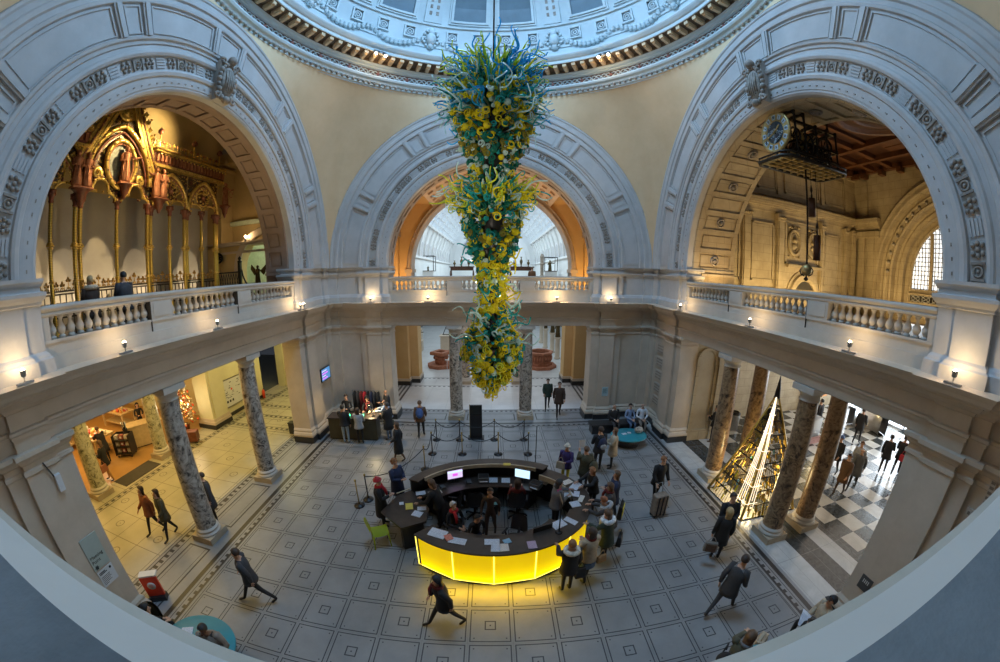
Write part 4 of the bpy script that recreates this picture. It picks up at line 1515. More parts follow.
pe = MB().box(-0.08, 0.08, 7.70, 8.02, 6.19, 6.60, M['balustrade']).mesh('end_block')
for side, rz in SIDES:
    wh = {'north': 'before the white glazed gallery', 'west': 'before the golden choir screen', 'east': 'below the hanging clock and coffered timber ceiling',
          'south': "under the viewer, its dark topped coping sweeping past closest"}[side]
    b = thing('balustrade', 'long grey stone balustrade with turned balusters ' + wh, 'balustrade', (0, 0, 0), rz, 'balustrades round the hall')
    link('coping', cop_me, b)
    link('plinth_rail', plinth_me, b)
    for a in (-1.64, 1.64):
        link('pedestal', pedestal_me, b, loc=(a, 0, 0))
    for a in (-4.58, 4.58):
        link('end_block', pe, b, loc=(a, 0, 0))
    for c0, c1 in ((-4.5, -1.97), (-1.31, 1.31), (1.97, 4.5)):
        for i in range(12):
            link('baluster', bal_me, b, loc=(c0 + (c1 - c0) * (i + 0.5) / 12, BD, 6.185))

# ------------------------------------------------------------------ marble columns
def breccia(name, dark, mid, vein, scale=3.2):
    t = NT(name)
    w = t.noise(scale * 0.9, 5, 0.6, dist=2.2)
    n = t.noise(scale * 2.2, 6, 0.7, dist=1.2)
    n2 = t.noise(scale * 0.6, 3, 0.5)
    col = t.ramp(n, [(0.40, dark), (0.47, mid), (0.60, vein)])
    col2 = t.ramp(w, [(0.42, vein), (0.56, mid), (0.62, dark)])
    t.color(t.mix(t.ramp(n2, [(0.4, (0, 0, 0)), (0.6, (1, 1, 1))]), col, col2))
    t.set(Roughness=0.3)
    return t.mat
M['breccia_grey'] = breccia('grey_breccia_marble', (0.035, 0.028, 0.022), (0.25, 0.21, 0.17), (0.52, 0.46, 0.38))
M['breccia_gold'] = breccia('brown_breccia_marble', (0.035, 0.02, 0.012), (0.20, 0.115, 0.055), (0.36, 0.24, 0.13))
M['breccia_pale'] = breccia('pale_green_breccia_marble', (0.07, 0.07, 0.05), (0.36, 0.34, 0.22), (0.58, 0.54, 0.38))
M['plinth_stone'] = stone('column_plinth_stone', (0.36, 0.29, 0.20), (0.48, 0.40, 0.29))
M['base_stone'] = stone('column_base_stone', (0.50, 0.45, 0.38), (0.62, 0.57, 0.50))
cb = MB()
cb.box(-0.38, 0.38, -0.38, 0.38, 0, 0.20, M['plinth_stone'])
plinth_m = cb.mesh('plinth')
base_m = MB().lathe([(0.375, 0.20), (0.385, 0.235), (0.375, 0.275), (0.345, 0.29), (0.335, 0.315), (0.345, 0.335), (0.352, 0.355), (0.345, 0.38), (0.318, 0.39), (0.31, 0.43)], n=28, mat=M['base_stone']).mesh('base')
cap = MB()
cap.lathe([(0.265, 4.16), (0.29, 4.17), (0.29, 4.20), (0.268, 4.21), (0.268, 4.30), (0.30, 4.33), (0.345, 4.40), (0.35, 4.41)], n=28, mat=M['base_stone'])
cap.box(-0.36, 0.36, -0.36, 0.36, 4.41, 4.562, M['base_stone'])
cap_m = cap.mesh('capital')
shaft = {}
for kx in ('breccia_grey', 'breccia_gold', 'breccia_pale'):
    shaft[kx] = MB().lathe([(0.31, 0.43), (0.302, 0.48), (0.302, 1.6), (0.292, 2.6), (0.272, 4.0), (0.265, 4.16)], n=28, mat=M[kx], cap=False).mesh('shaft')
def column(x, y, mat, label, rot=0.0, group=None):
    c = thing('marble_column', label, 'column', (x, y, 0), rot, group or 'marble columns round the hall')
    c['kind'] = 'thing'
    link('plinth', plinth_m, c)
    link('base', base_m, c)
    link('shaft', shaft[mat], c, rotz=random.uniform(0, 6))
    link('capital', cap_m, c)
    return c
column(-7.96, -1.68, 'breccia_grey', 'mottled grey marble column nearest the viewer under the choir screen side')
column(-7.96, 1.68, 'breccia_grey', 'mottled grey marble column beside the hall floor, close to the screen on the wall')
column(-13.85, -1.68, 'breccia_pale', 'pale mottled marble column at the shop threshold, nearer the Meeting Point pier')
column(-13.85, 1.68, 'breccia_pale', 'pale mottled marble column at the shop threshold beside the red decorated tree')
column(-1.66, 7.9, 'breccia_grey', 'dark mottled marble column behind the black sign stand, hall side')
column(1.66, 7.9, 'breccia_grey', 'dark mottled marble column of the far opening nearer the walking couple')
column(-1.66, 13.33, 'breccia_grey', 'brown marble column in the rear row beside the square wellhead')
column(1.66, 13.33, 'breccia_grey', 'brown marble column in the rear row beside the round wellhead')
column(7.9, 1.68, 'breccia_gold', 'brown marble column on the hall edge behind the wire pyramid sculpture')
column(7.9, -1.68, 'breccia_gold', 'brown marble column on the hall edge in front of the wire pyramid sculpture')
column(9.3, 1.68, 'breccia_gold', 'brown marble column in the second row, between the wire sculpture and grey bin')
column(9.3, -1.68, 'breccia_gold', 'brown marble column in the second row, next to the entrance crowd')

# ------------------------------------------------------------------ spotlights on the ledge
M['bulb'] = glow('hot_bulb', (1.0, 0.78, 0.45), 45.0)
M['black_metal'] = plain('black_metal', (0.03, 0.03, 0.032), 0.4, metal=0.6)
M['grey_metal'] = plain('grey_metal', (0.30, 0.30, 0.30), 0.45, metal=0.7)
sp_base = MB().box(-0.16, 0.16, -0.04, 0.04, 0, 0.03, M['grey_metal']).bar((0, 0, 0.03), (0, 0, 0.12), 0.02, mat=M['grey_metal']).mesh('bracket')
sp_head = MB().lathe([(0.028, 0.0), (0.05, 0.02), (0.055, 0.10), (0.058, 0.11)], (0, 0, 0.11), 12, M['grey_metal'], cap=False).mesh('lamp_head')
sp_bulb = MB().sphere((0, 0, 0.215), 0.036, 10, 6, M['bulb']).mesh('bulb')
def ledge_spot(side, a, where, power=13.0, d=7.25, z=5.675):
    rz = dict(SIDES)[side]
    x, y = a * cos(rz) - d * sin(rz), a * sin(rz) + d * cos(rz)
    t = thing('spotlight', 'small lit spotlight on the stone ledge ' + where, 'spotlight', (x, y, z), rz, 'spotlights along the ledge')
    link('bracket', sp_base, t)
    link('lamp_head', sp_head, t)
    link('bulb', sp_bulb, t)
    lamp('spotlight_glow', 'POINT', (x, y, z + 0.27), power, (1.0, 0.70, 0.36), size=0.05)
ledge_spot('west', -5.36, 'below the near pedestal over the Meeting Point pier', 16, 7.15)
ledge_spot('west', -3.1, 'under the balusters nearest the viewer, choir screen side')
ledge_spot('west', -0.15, 'below the middle balusters of the choir screen side')
ledge_spot('west', 4.35, 'at the far end of the choir screen balustrade')
ledge_spot('west', 4.62, 'doubled at the corner of the choir screen side', 10)
ledge_spot('north', -5.4, 'under the pedestal by the television corner')
ledge_spot('north', -2.75, 'flaring under balusters before the white gallery', 30)
ledge_spot('north', 0.62, 'behind the glass chandelier')
ledge_spot('north', 2.9, 'flaring under balusters toward the seated visitors', 30)
ledge_spot('north', 5.4, 'under the pedestal above the seated visitors')
ledge_spot('east', -4.35, 'at the far end of the clock side balustrade')
ledge_spot('east', -0.35, 'below the middle balusters of the clock side')
ledge_spot('east', 3.0, 'below the balusters nearest the viewer, clock side')
ledge_spot('east', 5.36, 'below the near pedestal of the clock side', 16, 7.15)

# lamp clusters on the dome cornice
cl_arm = MB().box(-0.25, 0.25, -0.05, 0.05, -0.04, 0.04, M['black_metal'])
for x in (-0.2, 0.0, 0.2):
    cl_arm.bar((x, 0, 0.05), (x * 1.1, -0.12, -0.14), 0.03, mat=M['black_metal'])
    cl_arm.bar((x, 0, 0.05), (x, 0.25, 0.22), 0.03, mat=M['black_metal'])
cl_arm = cl_arm.mesh('lamp_rack')
cl_head = MB().lathe([(0.03, 0.12), (0.08, 0.08), (0.09, 0.0)], (0, 0, -0.02), 12, M['grey_metal'], cap=False).mesh('lamp_head')
cl_bulb = MB().sphere((0, 0, 0.0), 0.055, 10, 6, M['bulb']).mesh('bulb')
for az, lab in ((-41.0, 'cluster of lit floodlights on the dome cornice nearer the choir screen'), (41.0, 'cluster of lit floodlights on the dome cornice nearer the clock')):
    r = 7.05
    x, y = r * sin(radians(az)), r * cos(radians(az))
    t = thing('floodlight_cluster', lab, 'floodlight', (x, y, 16.35), -radians(az), 'floodlights on the dome cornice')
    link('lamp_rack', cl_arm, t)
    for dx in (-0.2, 0.0, 0.2):
        link('lamp_head', cl_head, t, loc=(dx * 1.1, -0.12, -0.16))
    for dx in (-0.2, 0.2):
        link('bulb', cl_bulb, t, loc=(dx * 1.1, -0.13, -0.19))
    lamp('floodlight_glow', 'POINT', (x * 0.97, y * 0.97, 15.95), 22, (1.0, 0.72, 0.42), size=0.08)

# ------------------------------------------------------------------ the glass chandelier
def glass(name, col, trans=0.2, rough=0.06):
    t = NT(name)
    n = t.noise(9, 3, 0.5)
    t.color(t.mix(n, tuple(c * 0.7 for c in col), tuple(min(1, c * 1.25) for c in col)))
    t.set(Roughness=rough, Transmission_Weight=trans, IOR=1.45, Coat_Weight=0.6, Coat_Roughness=0.05)
    tr = t.t.nodes.new('ShaderNodeBsdfTranslucent')
    tr.inputs[0].default_value = (min(1, col[0] * 1.3), min(1, col[1] * 1.3), min(1, col[2] * 1.3), 1)
    mx = t.t.nodes.new('ShaderNodeMixShader')
    mx.inputs[0].default_value = 0.38
    t.t.links.new(t.b.outputs[0], mx.inputs[1])
    t.t.links.new(tr.outputs[0], mx.inputs[2])
    t.t.links.new(mx.outputs[0], t.t.nodes['Material Output'].inputs['Surface'])
    return t.mat
GL = {'yellow': glass('yellow_glass', (0.90, 0.72, 0.03)), 'lime': glass('lime_glass', (0.62, 0.72, 0.08)), 'green': glass('dark_green_glass', (0.015, 0.20, 0.14)),
      'teal': glass('teal_glass', (0.03, 0.42, 0.42)), 'blue': glass('blue_glass', (0.03, 0.45, 0.75)), 'pale': glass('pale_aqua_glass', (0.62, 0.88, 0.84), 0.3),
      'olive': glass('olive_glass', (0.30, 0.27, 0.04))}
CH = Vector((0.07, 0.0, 0.0))
Z0 = 4.12
ch = thing('glass_chandelier', 'huge hanging chandelier of twisted blue, green and yellow blown glass', 'chandelier', (CH.x, CH.y, Z0))
R_TAB = [(4.12, 0.05), (4.33, 0.20), (4.57, 0.42), (4.81, 0.60), (5.05, 0.70), (5.4, 0.62), (5.74, 0.42), (5.97, 0.26), (6.31, 0.27), (6.75, 0.29), (7.15, 0.34), (7.42, 0.46), (7.64, 0.58),
         (8.09, 0.66), (8.43, 0.70), (8.65, 0.58), (8.88, 0.43), (9.23, 0.50), (9.59, 0.62), (9.95, 0.78), (10.33, 0.92), (10.72, 0.98), (11.11, 0.95), (11.4, 0.75), (11.67, 0.45), (11.95, 0.2)]
def chr_(z):
    for (z0, r0), (z1, r1) in zip(R_TAB, R_TAB[1:]):
        if z <= z1:
            k = (z - z0) / (z1 - z0)
            return r0 + (r1 - r0) * max(0, k)
    return 0.1
crng = random.Random(11)
def ch_col(z, outer=False):
    u = crng.random()
    if z > 11.15:
        w = [('lime', .45), ('blue', .8), ('teal', .9), ('yellow', 1)] if not outer else [('blue', .75), ('lime', 1)]
    elif z > 10.45:
        w = [('yellow', .30), ('teal', .5), ('green', .62), ('lime', .72), ('blue', .86), ('pale', 1)]
    elif z > 9.9:
        w = [('yellow', .42), ('olive', .6), ('green', .78), ('teal', .9), ('pale', 1)]
    elif z > 8.75:
        w = [('green', .48), ('olive', .64), ('teal', .76), ('yellow', .90), ('pale', 1)]
    elif z > 8.2:
        w = [('yellow', .4), ('teal', .62), ('lime', .8), ('green', .9), ('pale', 1)]
    elif z > 7.2:
        w = [('green', .45), ('yellow', .66), ('teal', .8), ('olive', .92), ('lime', 1)]
    elif z > 5.8:
        w = [('yellow', .62), ('lime', .78), ('green', .88), ('teal', .95), ('pale', 1)]
    elif z > 4.7:
        w = [('yellow', .50), ('lime', .66), ('green', .82), ('teal', .92), ('pale', 1)]
    else:
        w = [('yellow', .8), ('lime', .9), ('teal', .95), ('pale', 1)]
    for k, p in w:
        if u <= p:
            return k
    return w[-1][0]
def pick_z():
    while True:
        z = crng.uniform(4.2, 11.75)
        if crng.random() < (chr_(z) + 0.12) / 1.0:
            return z
def radial(phi, z, rise=0.0):
    return Vector((cos(phi), sin(phi), rise)).normalized()
pieces = {'glass_coil': [], 'glass_bulb': [], 'glass_horn': [], 'glass_tendril': []}
def put(kind, z, phi, mbuild, colour, size):
    near = -sin(phi)
    pieces[kind].append((near + 0.6 * size, mbuild, colour))
def coil(z, phi, R):
    o = radial(phi, z)
    tang = Vector((-sin(phi), cos(phi), 0))
    base = Vector((0, 0, z)) + o * (R * 0.55)
    tip = Vector((0, 0, z + crng.uniform(-.08, .12))) + o * (R * crng.uniform(0.85, 1.05))
    r0 = crng.uniform(0.045, 0.105)
    e1 = (tang * crng.uniform(-1, 1) + Vector((0, 0, 1)) * crng.uniform(-1, 1)).normalized()
    e2 = o.cross(e1).normalized() * (1 if crng.random() < .5 else -1)
    pts, rad = [base, base.lerp(tip, 0.6)], [0.016, 0.020]
    turns = crng.uniform(1.1, 1.9)
    n = 13
    for i in range(n + 1):
        q = turns * 2 * pi * i / n
        rr_ = r0 * (1 - 0.6 * i / n)
        pts.append(tip + e1 * (rr_ * cos(q) - r0) + e2 * (rr_ * sin(q)) + o * (0.05 * i / n))
        rad.append(0.022 * (1 - 0.55 * i / n))
    return lambda mb_, m: mb_.tube(pts, rad, 6, m)
def bulb(z, phi, R):
    o = radial(phi, z, crng.uniform(-.4, .4))
    r = crng.uniform(0.035, 0.085)
    c = Vector((0, 0, z)) + o * (R * crng.uniform(0.82, 1.0))
    return (lambda mb_, m: (mb_.sphere(c, r, 10, 7, m), mb_.tube([c + o * r * 0.85, c + o * (r + 0.03), c + o * (r + 0.045)], [0.018, 0.022, 0.012], 6, m))), r
def horn(z, phi, R, rise, L):
    o = radial(phi, z, rise)
    base = Vector((0, 0, z)) + radial(phi, z) * (R * 0.35)
    side = o.cross(Vector((0, 0, 1))).normalized()
    bend = side * crng.uniform(-.25, .25) + Vector((0, 0, crng.uniform(-.2, .3)))
    pts, rad = [], []
    fat = crng.uniform(0.03, 0.055)
    for i in range(9):
        s = i / 8
        pts.append(base + o * (L * s) + bend * (L * s * s))
        rad.append(fat * (1 - s) ** 0.7 * (1.0 if s > .1 else .7) + 0.008)
    hook = pts[-1]
    e = (pts[-1] - pts[-2]).normalized()
    w = e.cross(side).normalized()
    for i in range(1, 7):
        q = i * 0.8
        pts.append(hook + e * (0.055 * sin(q)) + w * (0.055 * (1 - cos(q))))
        rad.append(0.011)
    return lambda mb_, m: mb_.tube(pts, rad, 7, m)
def tendril(z, phi, R, rise, L, amp):
    o = radial(phi, z, rise)
    base = Vector((0, 0, z)) + radial(phi, z) * (R * 0.4)
    side = o.cross(Vector((0, 0, 1))).normalized()
    upv = side.cross(o).normalized()
    f1, p1, f2, p2 = crng.uniform(1.2, 2.2), crng.uniform(0, 6), crng.uniform(1.0, 2.0), crng.uniform(0, 6)
    pts, rad = [], []
    N = 20
    for i in range(N + 1):
        s = i / N
        g_ = s * s
        pts.append(base + o * (L * s) + side * (amp * g_ * sin(f1 * 2 * pi * s + p1)) + upv * (amp * g_ * sin(f2 * 2 * pi * s + p2)))
        rad.append(0.030 * (1 - 0.55 * s))
    return lambda mb_, m: mb_.tube(pts, rad, 6, m)
for i in range(1050):
    z = pick_z()
    phi = crng.uniform(0, 2 * pi)
    put('glass_coil', z, phi, coil(z, phi, chr_(z)), ch_col(z), 0.2)
for i in range(1100):
    z = pick_z()
    phi = crng.uniform(0, 2 * pi)
    fn, r = bulb(z, phi, chr_(z))
    put('glass_bulb', z, phi, fn, 'pale' if crng.random() < 0.14 else ch_col(z), r * 4)  # the extra pale bulbs stand in for glints on the glass
for i in range(640):
    u = crng.random()
    if u < 0.36:
        z, rise, L = crng.uniform(10.5, 11.6), crng.uniform(-0.1, 0.9), crng.uniform(0.6, 1.0)
    elif u < 0.62:
        z, rise, L = crng.uniform(8.2, 8.75), crng.uniform(-0.1, 0.6), crng.uniform(0.5, 0.8)
    elif u < 0.84:
        z, rise, L = crng.uniform(4.5, 5.7), crng.uniform(-0.5, 0.5), crng.uniform(0.25, 0.42)
    elif u < 0.9:
        z, rise, L = crng.uniform(4.25, 4.5), crng.uniform(-4, -1.5), crng.uniform(0.15, 0.25)
    else:
        z, rise, L = crng.uniform(5.8, 8.0), crng.uniform(-0.8, 0.4), crng.uniform(0.18, 0.3)
    phi = crng.uniform(0, 2 * pi)
    put('glass_horn', z, phi, horn(z, phi, chr_(z), rise, L), ch_col(z), L)
for i in range(300):
    u = crng.random()
    if u < 0.30:
        z, rise, L, c = crng.uniform(11.1, 11.7), crng.uniform(0.0, 0.9), crng.uniform(0.7, 1.25), ('blue' if crng.random() < .6 else 'lime')
    elif u < 0.66:
        z, rise, L, c = crng.uniform(10.2, 11.3), crng.uniform(-0.3, 0.4), crng.uniform(0.8, 1.15), crng.choice(['teal', 'pale', 'pale', 'blue', 'teal'])
    elif u < 0.82:
        z, rise, L, c = crng.uniform(8.3, 8.7), crng.uniform(-0.05, 0.5), crng.uniform(0.7, 1.15), crng.choice(['teal', 'pale', 'lime', 'yellow'])
    elif u < 0.92:
        z, rise, L, c = crng.uniform(5.3, 5.8), crng.uniform(0.1, 0.7), crng.uniform(0.55, 0.9), crng.choice(['pale', 'pale', 'teal'])
    else:
        z, rise, L, c = crng.uniform(6.0, 7.6), crng.uniform(-0.9, 0.0), crng.uniform(0.4, 0.65), crng.choice(['pale', 'teal', 'yellow'])
    phi = crng.uniform(0, 2 * pi)
    put('glass_tendril', z, phi, tendril(z, phi, chr_(z), rise, L, crng.uniform(0.08, 0.2)), c, L)
for kind, lst in pieces.items():
    lst.sort(key=lambda t_: -t_[0])
    for _, fn, c in lst[:100]:
        q = MB()
        fn(q, GL[c])
        o = q.build(kind, parent=ch, loc=(0, 0, -Z0))
        o['label'] = {'yellow': 'yellow', 'lime': 'lime green', 'green': 'dark green', 'teal': 'teal', 'blue': 'blue', 'pale': 'pale aqua', 'olive': 'olive'}[c] + ' glass ' + kind.split('_')[1]
    q = MB()
    for _, fn, c in lst[100:]:
        fn(q, GL[c])
    o = q.build(kind + '_mass', parent=ch, loc=(0, 0, -Z0))
    o['kind'] = 'stuff'
core = MB()
core.lathe([(0.02, 0.1)] + [(max(0.03, r * 0.42), z - Z0) for z, r in R_TAB[1:]], (0, 0, 0), 20, M['black_metal'])
core.build('steel_core', parent=ch)
MB().tube([(0, 0, 11.8 - Z0), (0, 0, 26.4 - Z0)], 0.02, 8, M['black_metal']).build('cable', parent=ch)

# ------------------------------------------------------------------ the gilded choir screen (west gallery)
def gilt(name, a, b, rough=0.28, studs=0):
    t = NT(name)
    n = t.noise(7, 5, 0.6)
    base = t.ramp(n, [(0.35, a), (0.65, b)])
    if studs:
        v_ = t.voronoi(studs)
        base = t.mix(t.ramp(v_, [(0.16, (1, 1, 1)), (0.24, (0, 0, 0))]), base, tuple(c * 0.12 for c in a))
    t.color(base)
    t.set(Roughness=rough, Metallic=0.6)
    return t.mat
M['gilt'] = gilt('gilded_brass', (0.55, 0.34, 0.06), (0.85, 0.60, 0.17), 0.3, 11.0)
M['copper'] = gilt('copper_red_paint', (0.36, 0.14, 0.07), (0.52, 0.23, 0.12), 0.5)
M['dark_red'] = plain('dark_red_iron', (0.16, 0.045, 0.02), 0.45, var=0.4, scale=5)
def mosaic_mat():
    t = NT('mosaic_and_gilt_scroll')
    v_ = t.voronoi(15.0)
    n = t.noise(5.0, 4, 0.6)
    ground = t.ramp(n, [(0.35, (0.05, 0.05, 0.035)), (0.5, (0.14, 0.07, 0.03)), (0.65, (0.08, 0.10, 0.09))])
    dots = t.ramp(v_, [(0.22, (1, 1, 1)), (0.30, (0, 0, 0))])
    t.color(t.mix(dots, ground, (0.75, 0.48, 0.10)))
    t.set(Roughness=0.35, Metallic=0.45)
    return t.mat
M['mosaic'] = mosaic_mat()
def twist_mat():
    t = NT('gilt_banded_shaft')
    x, y, z = t.xyz()
    w = t.m('FRACT', t.m('MULTIPLY', z, 22.0))
    n = t.noise(60, 2, 0.5)
    t.color(t.mix(t.m('MULTIPLY', t.m('LESS_THAN', w, 0.42), n), (0.66, 0.44, 0.09), (0.05, 0.06, 0.03)))
    t.set(Roughness=0.3, Metallic=0.7)
    return t.mat
M['banded'] = twist_mat()
FZ = 5.66
scr = thing('choir_screen', 'tall gilded gothic choir screen with red statues, gable and iron gates', 'choir screen', (-12.0, -0.13, FZ), pi / 2)
def sc_mesh(name, mb_, label=None):
    o = mb_.build(name, parent=scr, loc=(0, 0, -FZ))
    if label:
        o['label'] = label
    return o
def statue(mb_, a, z0, h, m, arm=None, d=-0.22, wide=1.0):
    prof = [(0.17, 0), (0.18, 0.05), (0.15, 0.25), (0.13, 0.45), (0.125, 0.6), (0.15, 0.74), (0.14, 0.80), (0.06, 0.835), (0.05, 0.86)]
    mb_.lathe([(r * h * wide, z * h) for r, z in prof], (a, d, z0), 12, m, sy=0.75)
    for k in range(7):
        q = 2 * pi * k / 7
        mb_.tube([(a + 0.165 * h * cos(q) * wide, d + 0.12 * h * sin(q), z0 + 0.02), (a + 0.11 * h * cos(q), d + 0.09 * h * sin(q), z0 + 0.6 * h)], 0.02 * h, 5, m)
    mb_.sphere((a, d - 0.01, z0 + 0.925 * h), 0.072 * h, 10, 7, m, (1, 1, 1.2))
    mb_.sphere((a, d + 0.02, z0 + 0.95 * h), 0.08 * h, 8, 6, m, (1, 1, 1))
    for s in (-1, 1):
        sh = Vector((a + s * 0.14 * h * wide, d, z0 + 0.77 * h))
        if arm == s:
            el, ha = sh + Vector((s * 0.14, -0.06, -0.06)) * h, sh + Vector((s * 0.32, -0.08, 0.0)) * h
        else:
            el, ha = sh + Vector((s * 0.05, -0.02, -0.2)) * h, sh + Vector((-s * 0.05, -0.13, -0.2)) * h
        mb_.tube([sh, el, ha], [0.048 * h, 0.04 * h, 0.026 * h], 7, m)
        mb_.sphere(ha, 0.034 * h, 6, 5, m)
def pedestal_corbel(mb_, a, z, w, d=-0.2):
    mb_.box(a - w / 2, a + w / 2, d - 0.18, d + 0.16, z - 0.06, z, M['copper'])
    mb_.lathe([(0.04, -0.55), (0.08, -0.42), (0.13, -0.36), (0.16, -0.2), (0.24, -0.1), (0.3, -0.06)], (a, d, z), 10, M['dark_red'], sx=w / 0.6)
def shaft_col(mb_, a, d=0.0, z1=9.5, r=0.075):
    mb_.lathe([(r * 2.2, FZ), (r * 2.2, FZ + 0.12), (r * 1.3, FZ + 0.2), (r * 1.6, FZ + 0.26), (r, FZ + 0.32)], (a, d, 0), 10, M['gilt'])
    mb_.lathe([(r, FZ + 0.3), (r, z1)], (a, d, 0), 10, M['banded'], cap=False)
    for zz, k in ((8.35, 2.0), (8.41, 1.6), (8.28, 1.5), (7.35, 1.5)):
        mb_.lathe([(r, -0.035), (r * k, -0.015), (r * k, 0.015), (r, 0.035)], (a, d, zz), 10, M['gilt'], cap=False)
    for k in range(6):
        q = 2 * pi * k / 6
        mb_.sphere((a + r * 1.7 * cos(q), d + r * 1.7 * sin(q), 8.35), 0.03, 5, 4, M['gilt'])
    mb_.lathe([(r, z1 - 0.02), (r * 1.4, z1 + 0.03), (r * 1.1, z1 + 0.07), (r * 1.5, z1 + 0.18), (r * 2.3, z1 + 0.28), (r * 2.4, z1 + 0.36)], (a, d, 0), 10, M['dark_red'])
    for k in range(8):
        q = 2 * pi * k / 8
        mb_.sphere((a + r * 2.0 * cos(q), d + r * 2.0 * sin(q), z1 + 0.24), 0.035, 5, 4, M['dark_red'])
for a, dbl in ((-5.1, 1), (-4.15, 0), (-3.3, 1), (-2.4, 0), (-1.45, 1), (0.0, 0), (1.45, 1), (2.4, 0), (3.3, 1), (4.15, 0), (5.1, 1)):
    q = MB()
    if dbl:
        shaft_col(q, a - 0.12)
        shaft_col(q, a + 0.12, 0.12)
    else:
        shaft_col(q, a, 0.0, 9.55, 0.065)
    sc_mesh('screen_column', q)
# trefoil arches below the gable
def trefoil(c, w, zs):
    pts = []
    for i in range(7):
        t = pi - i * (pi * 0.50) / 6
        pts.append((c - w * 0.52 + w * 0.48 * cos(t) + 0.0, zs + w * 0.42 * sin(t) * 1.0))
    for i in range(11):
        t = pi * 0.92 - i * (pi * 0.84) / 10
        pts.append((c + w * 0.46 * cos(t), zs + w * 0.62 + w * 0.46 * sin(t)))
    for i in range(7):
        t = pi * 0.5 - i * (pi * 0.5) / 6
        pts.append((c + w * 0.52 + w * 0.48 * cos(t), zs + w * 0.42 * sin(t)))
    return pts
q = MB()
for c in (-0.72, 0.72):
    tp = trefoil(c, 0.62, 9.78)
    for off, rad_, mt in ((0.0, 0.055, M['gilt']), (0.09, 0.035, M['dark_red'])):
        q.tube([(p + (p - c) * off, -0.06, z + off * 0.9) for p, z in tp], rad_, 6, mt)
    for k in range(0, len(tp), 2):
        q.sphere((c + (tp[k][0] - c) * 1.06, -0.12, tp[k][1] + 0.05), 0.035, 5, 4, M['gilt'])
sc_mesh('trefoil_arch', q)
# gable field, pointed arch, mandorla
q = MB()
tl, tr = trefoil(-0.72, 0.62, 9.78), trefoil(0.72, 0.62, 9.78)
for tp, s in ((tl, -1), (tr, 1)):      # field above each trefoil up to the gable line
    n_ = len(tp)
    v, f = [], []
    for p, z in tp:
        top = 13.85 - abs(p) * 2.0
        v += [(p, 0.02, z), (p, 0.02, max(z + 0.02, top))]
    f = [(2 * i, 2 * i + 2, 2 * i + 3, 2 * i + 1) for i in range(n_ - 1)]
    q.add(v, f, M['mosaic'])
for x0, x1 in ((-0.13, 0.13), (-1.62, -1.34), (1.34, 1.62)):
    q.add([(x0, 0.02, 9.8), (x1, 0.02, 9.8), (x1, 0.02, 13.85 - abs(x1) * 2), (0 if x0 < 0 < x1 else (x0 + x1) / 2, 0.02, 13.85 - 2 * abs(0 if x0 < 0 < x1 else (x0 + x1) / 2)), (x0, 0.02, 13.85 - abs(x0) * 2)], [(0, 1, 2, 3, 4)], M['mosaic'])
sc_mesh('mosaic_field', q)
q = MB()
for s in (-1, 1):
    q.bar((s * 1.66, -0.08, 10.72), (0.0, -0.08, 14.05), 0.26, 0.16, M['gilt'], up=(0, 1, 0))
    q.bar((s * 1.42, -0.10, 10.72), (0.0, -0.10, 13.55), 0.12, 0.12, M['gilt'], up=(0, 1, 0))
    q.bar((s * 1.66, -0.12, 10.72), (0.0, -0.12, 14.05), 0.05, 0.16, M['dark_red'], up=(0, 1, 0))
    for k in range(13):
        t = (k + 0.5) / 13
        c = Vector((s * 1.66 * (1 - t), -0.18, 10.72 + 3.33 * t))
        q.sphere(c, 0.045, 5, 4, M['copper'] if k % 2 else M['gilt'])
        c2 = c + Vector((s * 0.24, 0.08, 0.12))
        for j in range(4):
            q.sphere((c2.x + 0.06 * cos(j * 1.6), c2.y, c2.z + 0.06 * sin(j * 1.6)), 0.05, 5, 4, M['gilt'])
        q.bar(c, c2, 0.03, mat=M['gilt'])
        if k % 2:
            q.sphere((c.x + s * 0.40, -0.05, c.z + 0.28), 0.05, 5, 4, M['gilt'])
q.lathe([(0.05, 0), (0.12, 0.1), (0.04, 0.2), (0.04, 0.5), (0.14, 0.6), (0.0, 0.8)], (0, -0.08, 14.05), 8, M['gilt'])
sc_mesh('gable', q)
q = MB()
gr = random.Random(21)
for i in range(420):
    a, z = gr.uniform(-1.6, 1.6), gr.uniform(9.9, 13.6)
    if i >= 170:
        a, z = gr.choice((-1, 1)) * gr.uniform(1.5, 5.2), gr.uniform(10.2, 11.2)
    elif z > 13.7 - abs(a) * 2 or (abs(a) < 0.55 and 10.3 < z < 11.8):
        continue
    q.sphere((a, -0.03, z), gr.uniform(0.025, 0.05), 5, 4, M['gilt'] if gr.random() < 0.75 else M['dark_red'])
o = sc_mesh('gilt_foliage', q)
o['kind'] = 'stuff'
q = MB()
def pointed(hw, z0, za, n=10):
    """half pointed-arch outlines from (+-hw, z0) to the apex."""
    H = za - z0
    R_ = (hw * hw + H * H) / (2 * hw)
    tm = math.asin(min(1, H / R_))
    right_ = [(hw - R_ + R_ * cos(tm * i / n), z0 + R_ * sin(tm * i / n)) for i in range(n + 1)]
    return [(-p, z) for p, z in right_] + [(p, z) for p, z in right_[::-1][1:]]
q.tube([(p, -0.10, z) for p, z in pointed(1.28, 10.45, 12.35)], 0.095, 8, M['gilt'])
q.tube([(p, -0.06, z) for p, z in pointed(1.12, 10.45, 12.12)], 0.05, 6, M['dark_red'])
for p, z in pointed(1.28, 10.45, 12.35, 7):
    q.sphere((p, -0.2, z), 0.04, 5, 4, M['copper'])
sc_mesh('pointed_arch', q)
q = MB()
mand = [(0.0 + 0.60 * sin(2 * pi * i / 32) * (1 - 0.10 * abs(cos(2 * pi * i / 32)) ** 3), 11.03 + 0.80 * cos(2 * pi * i / 32)) for i in range(32)]
q.tube([(p, -0.10, z) for p, z in mand], 0.085, 8, M['gilt'], closed=True)
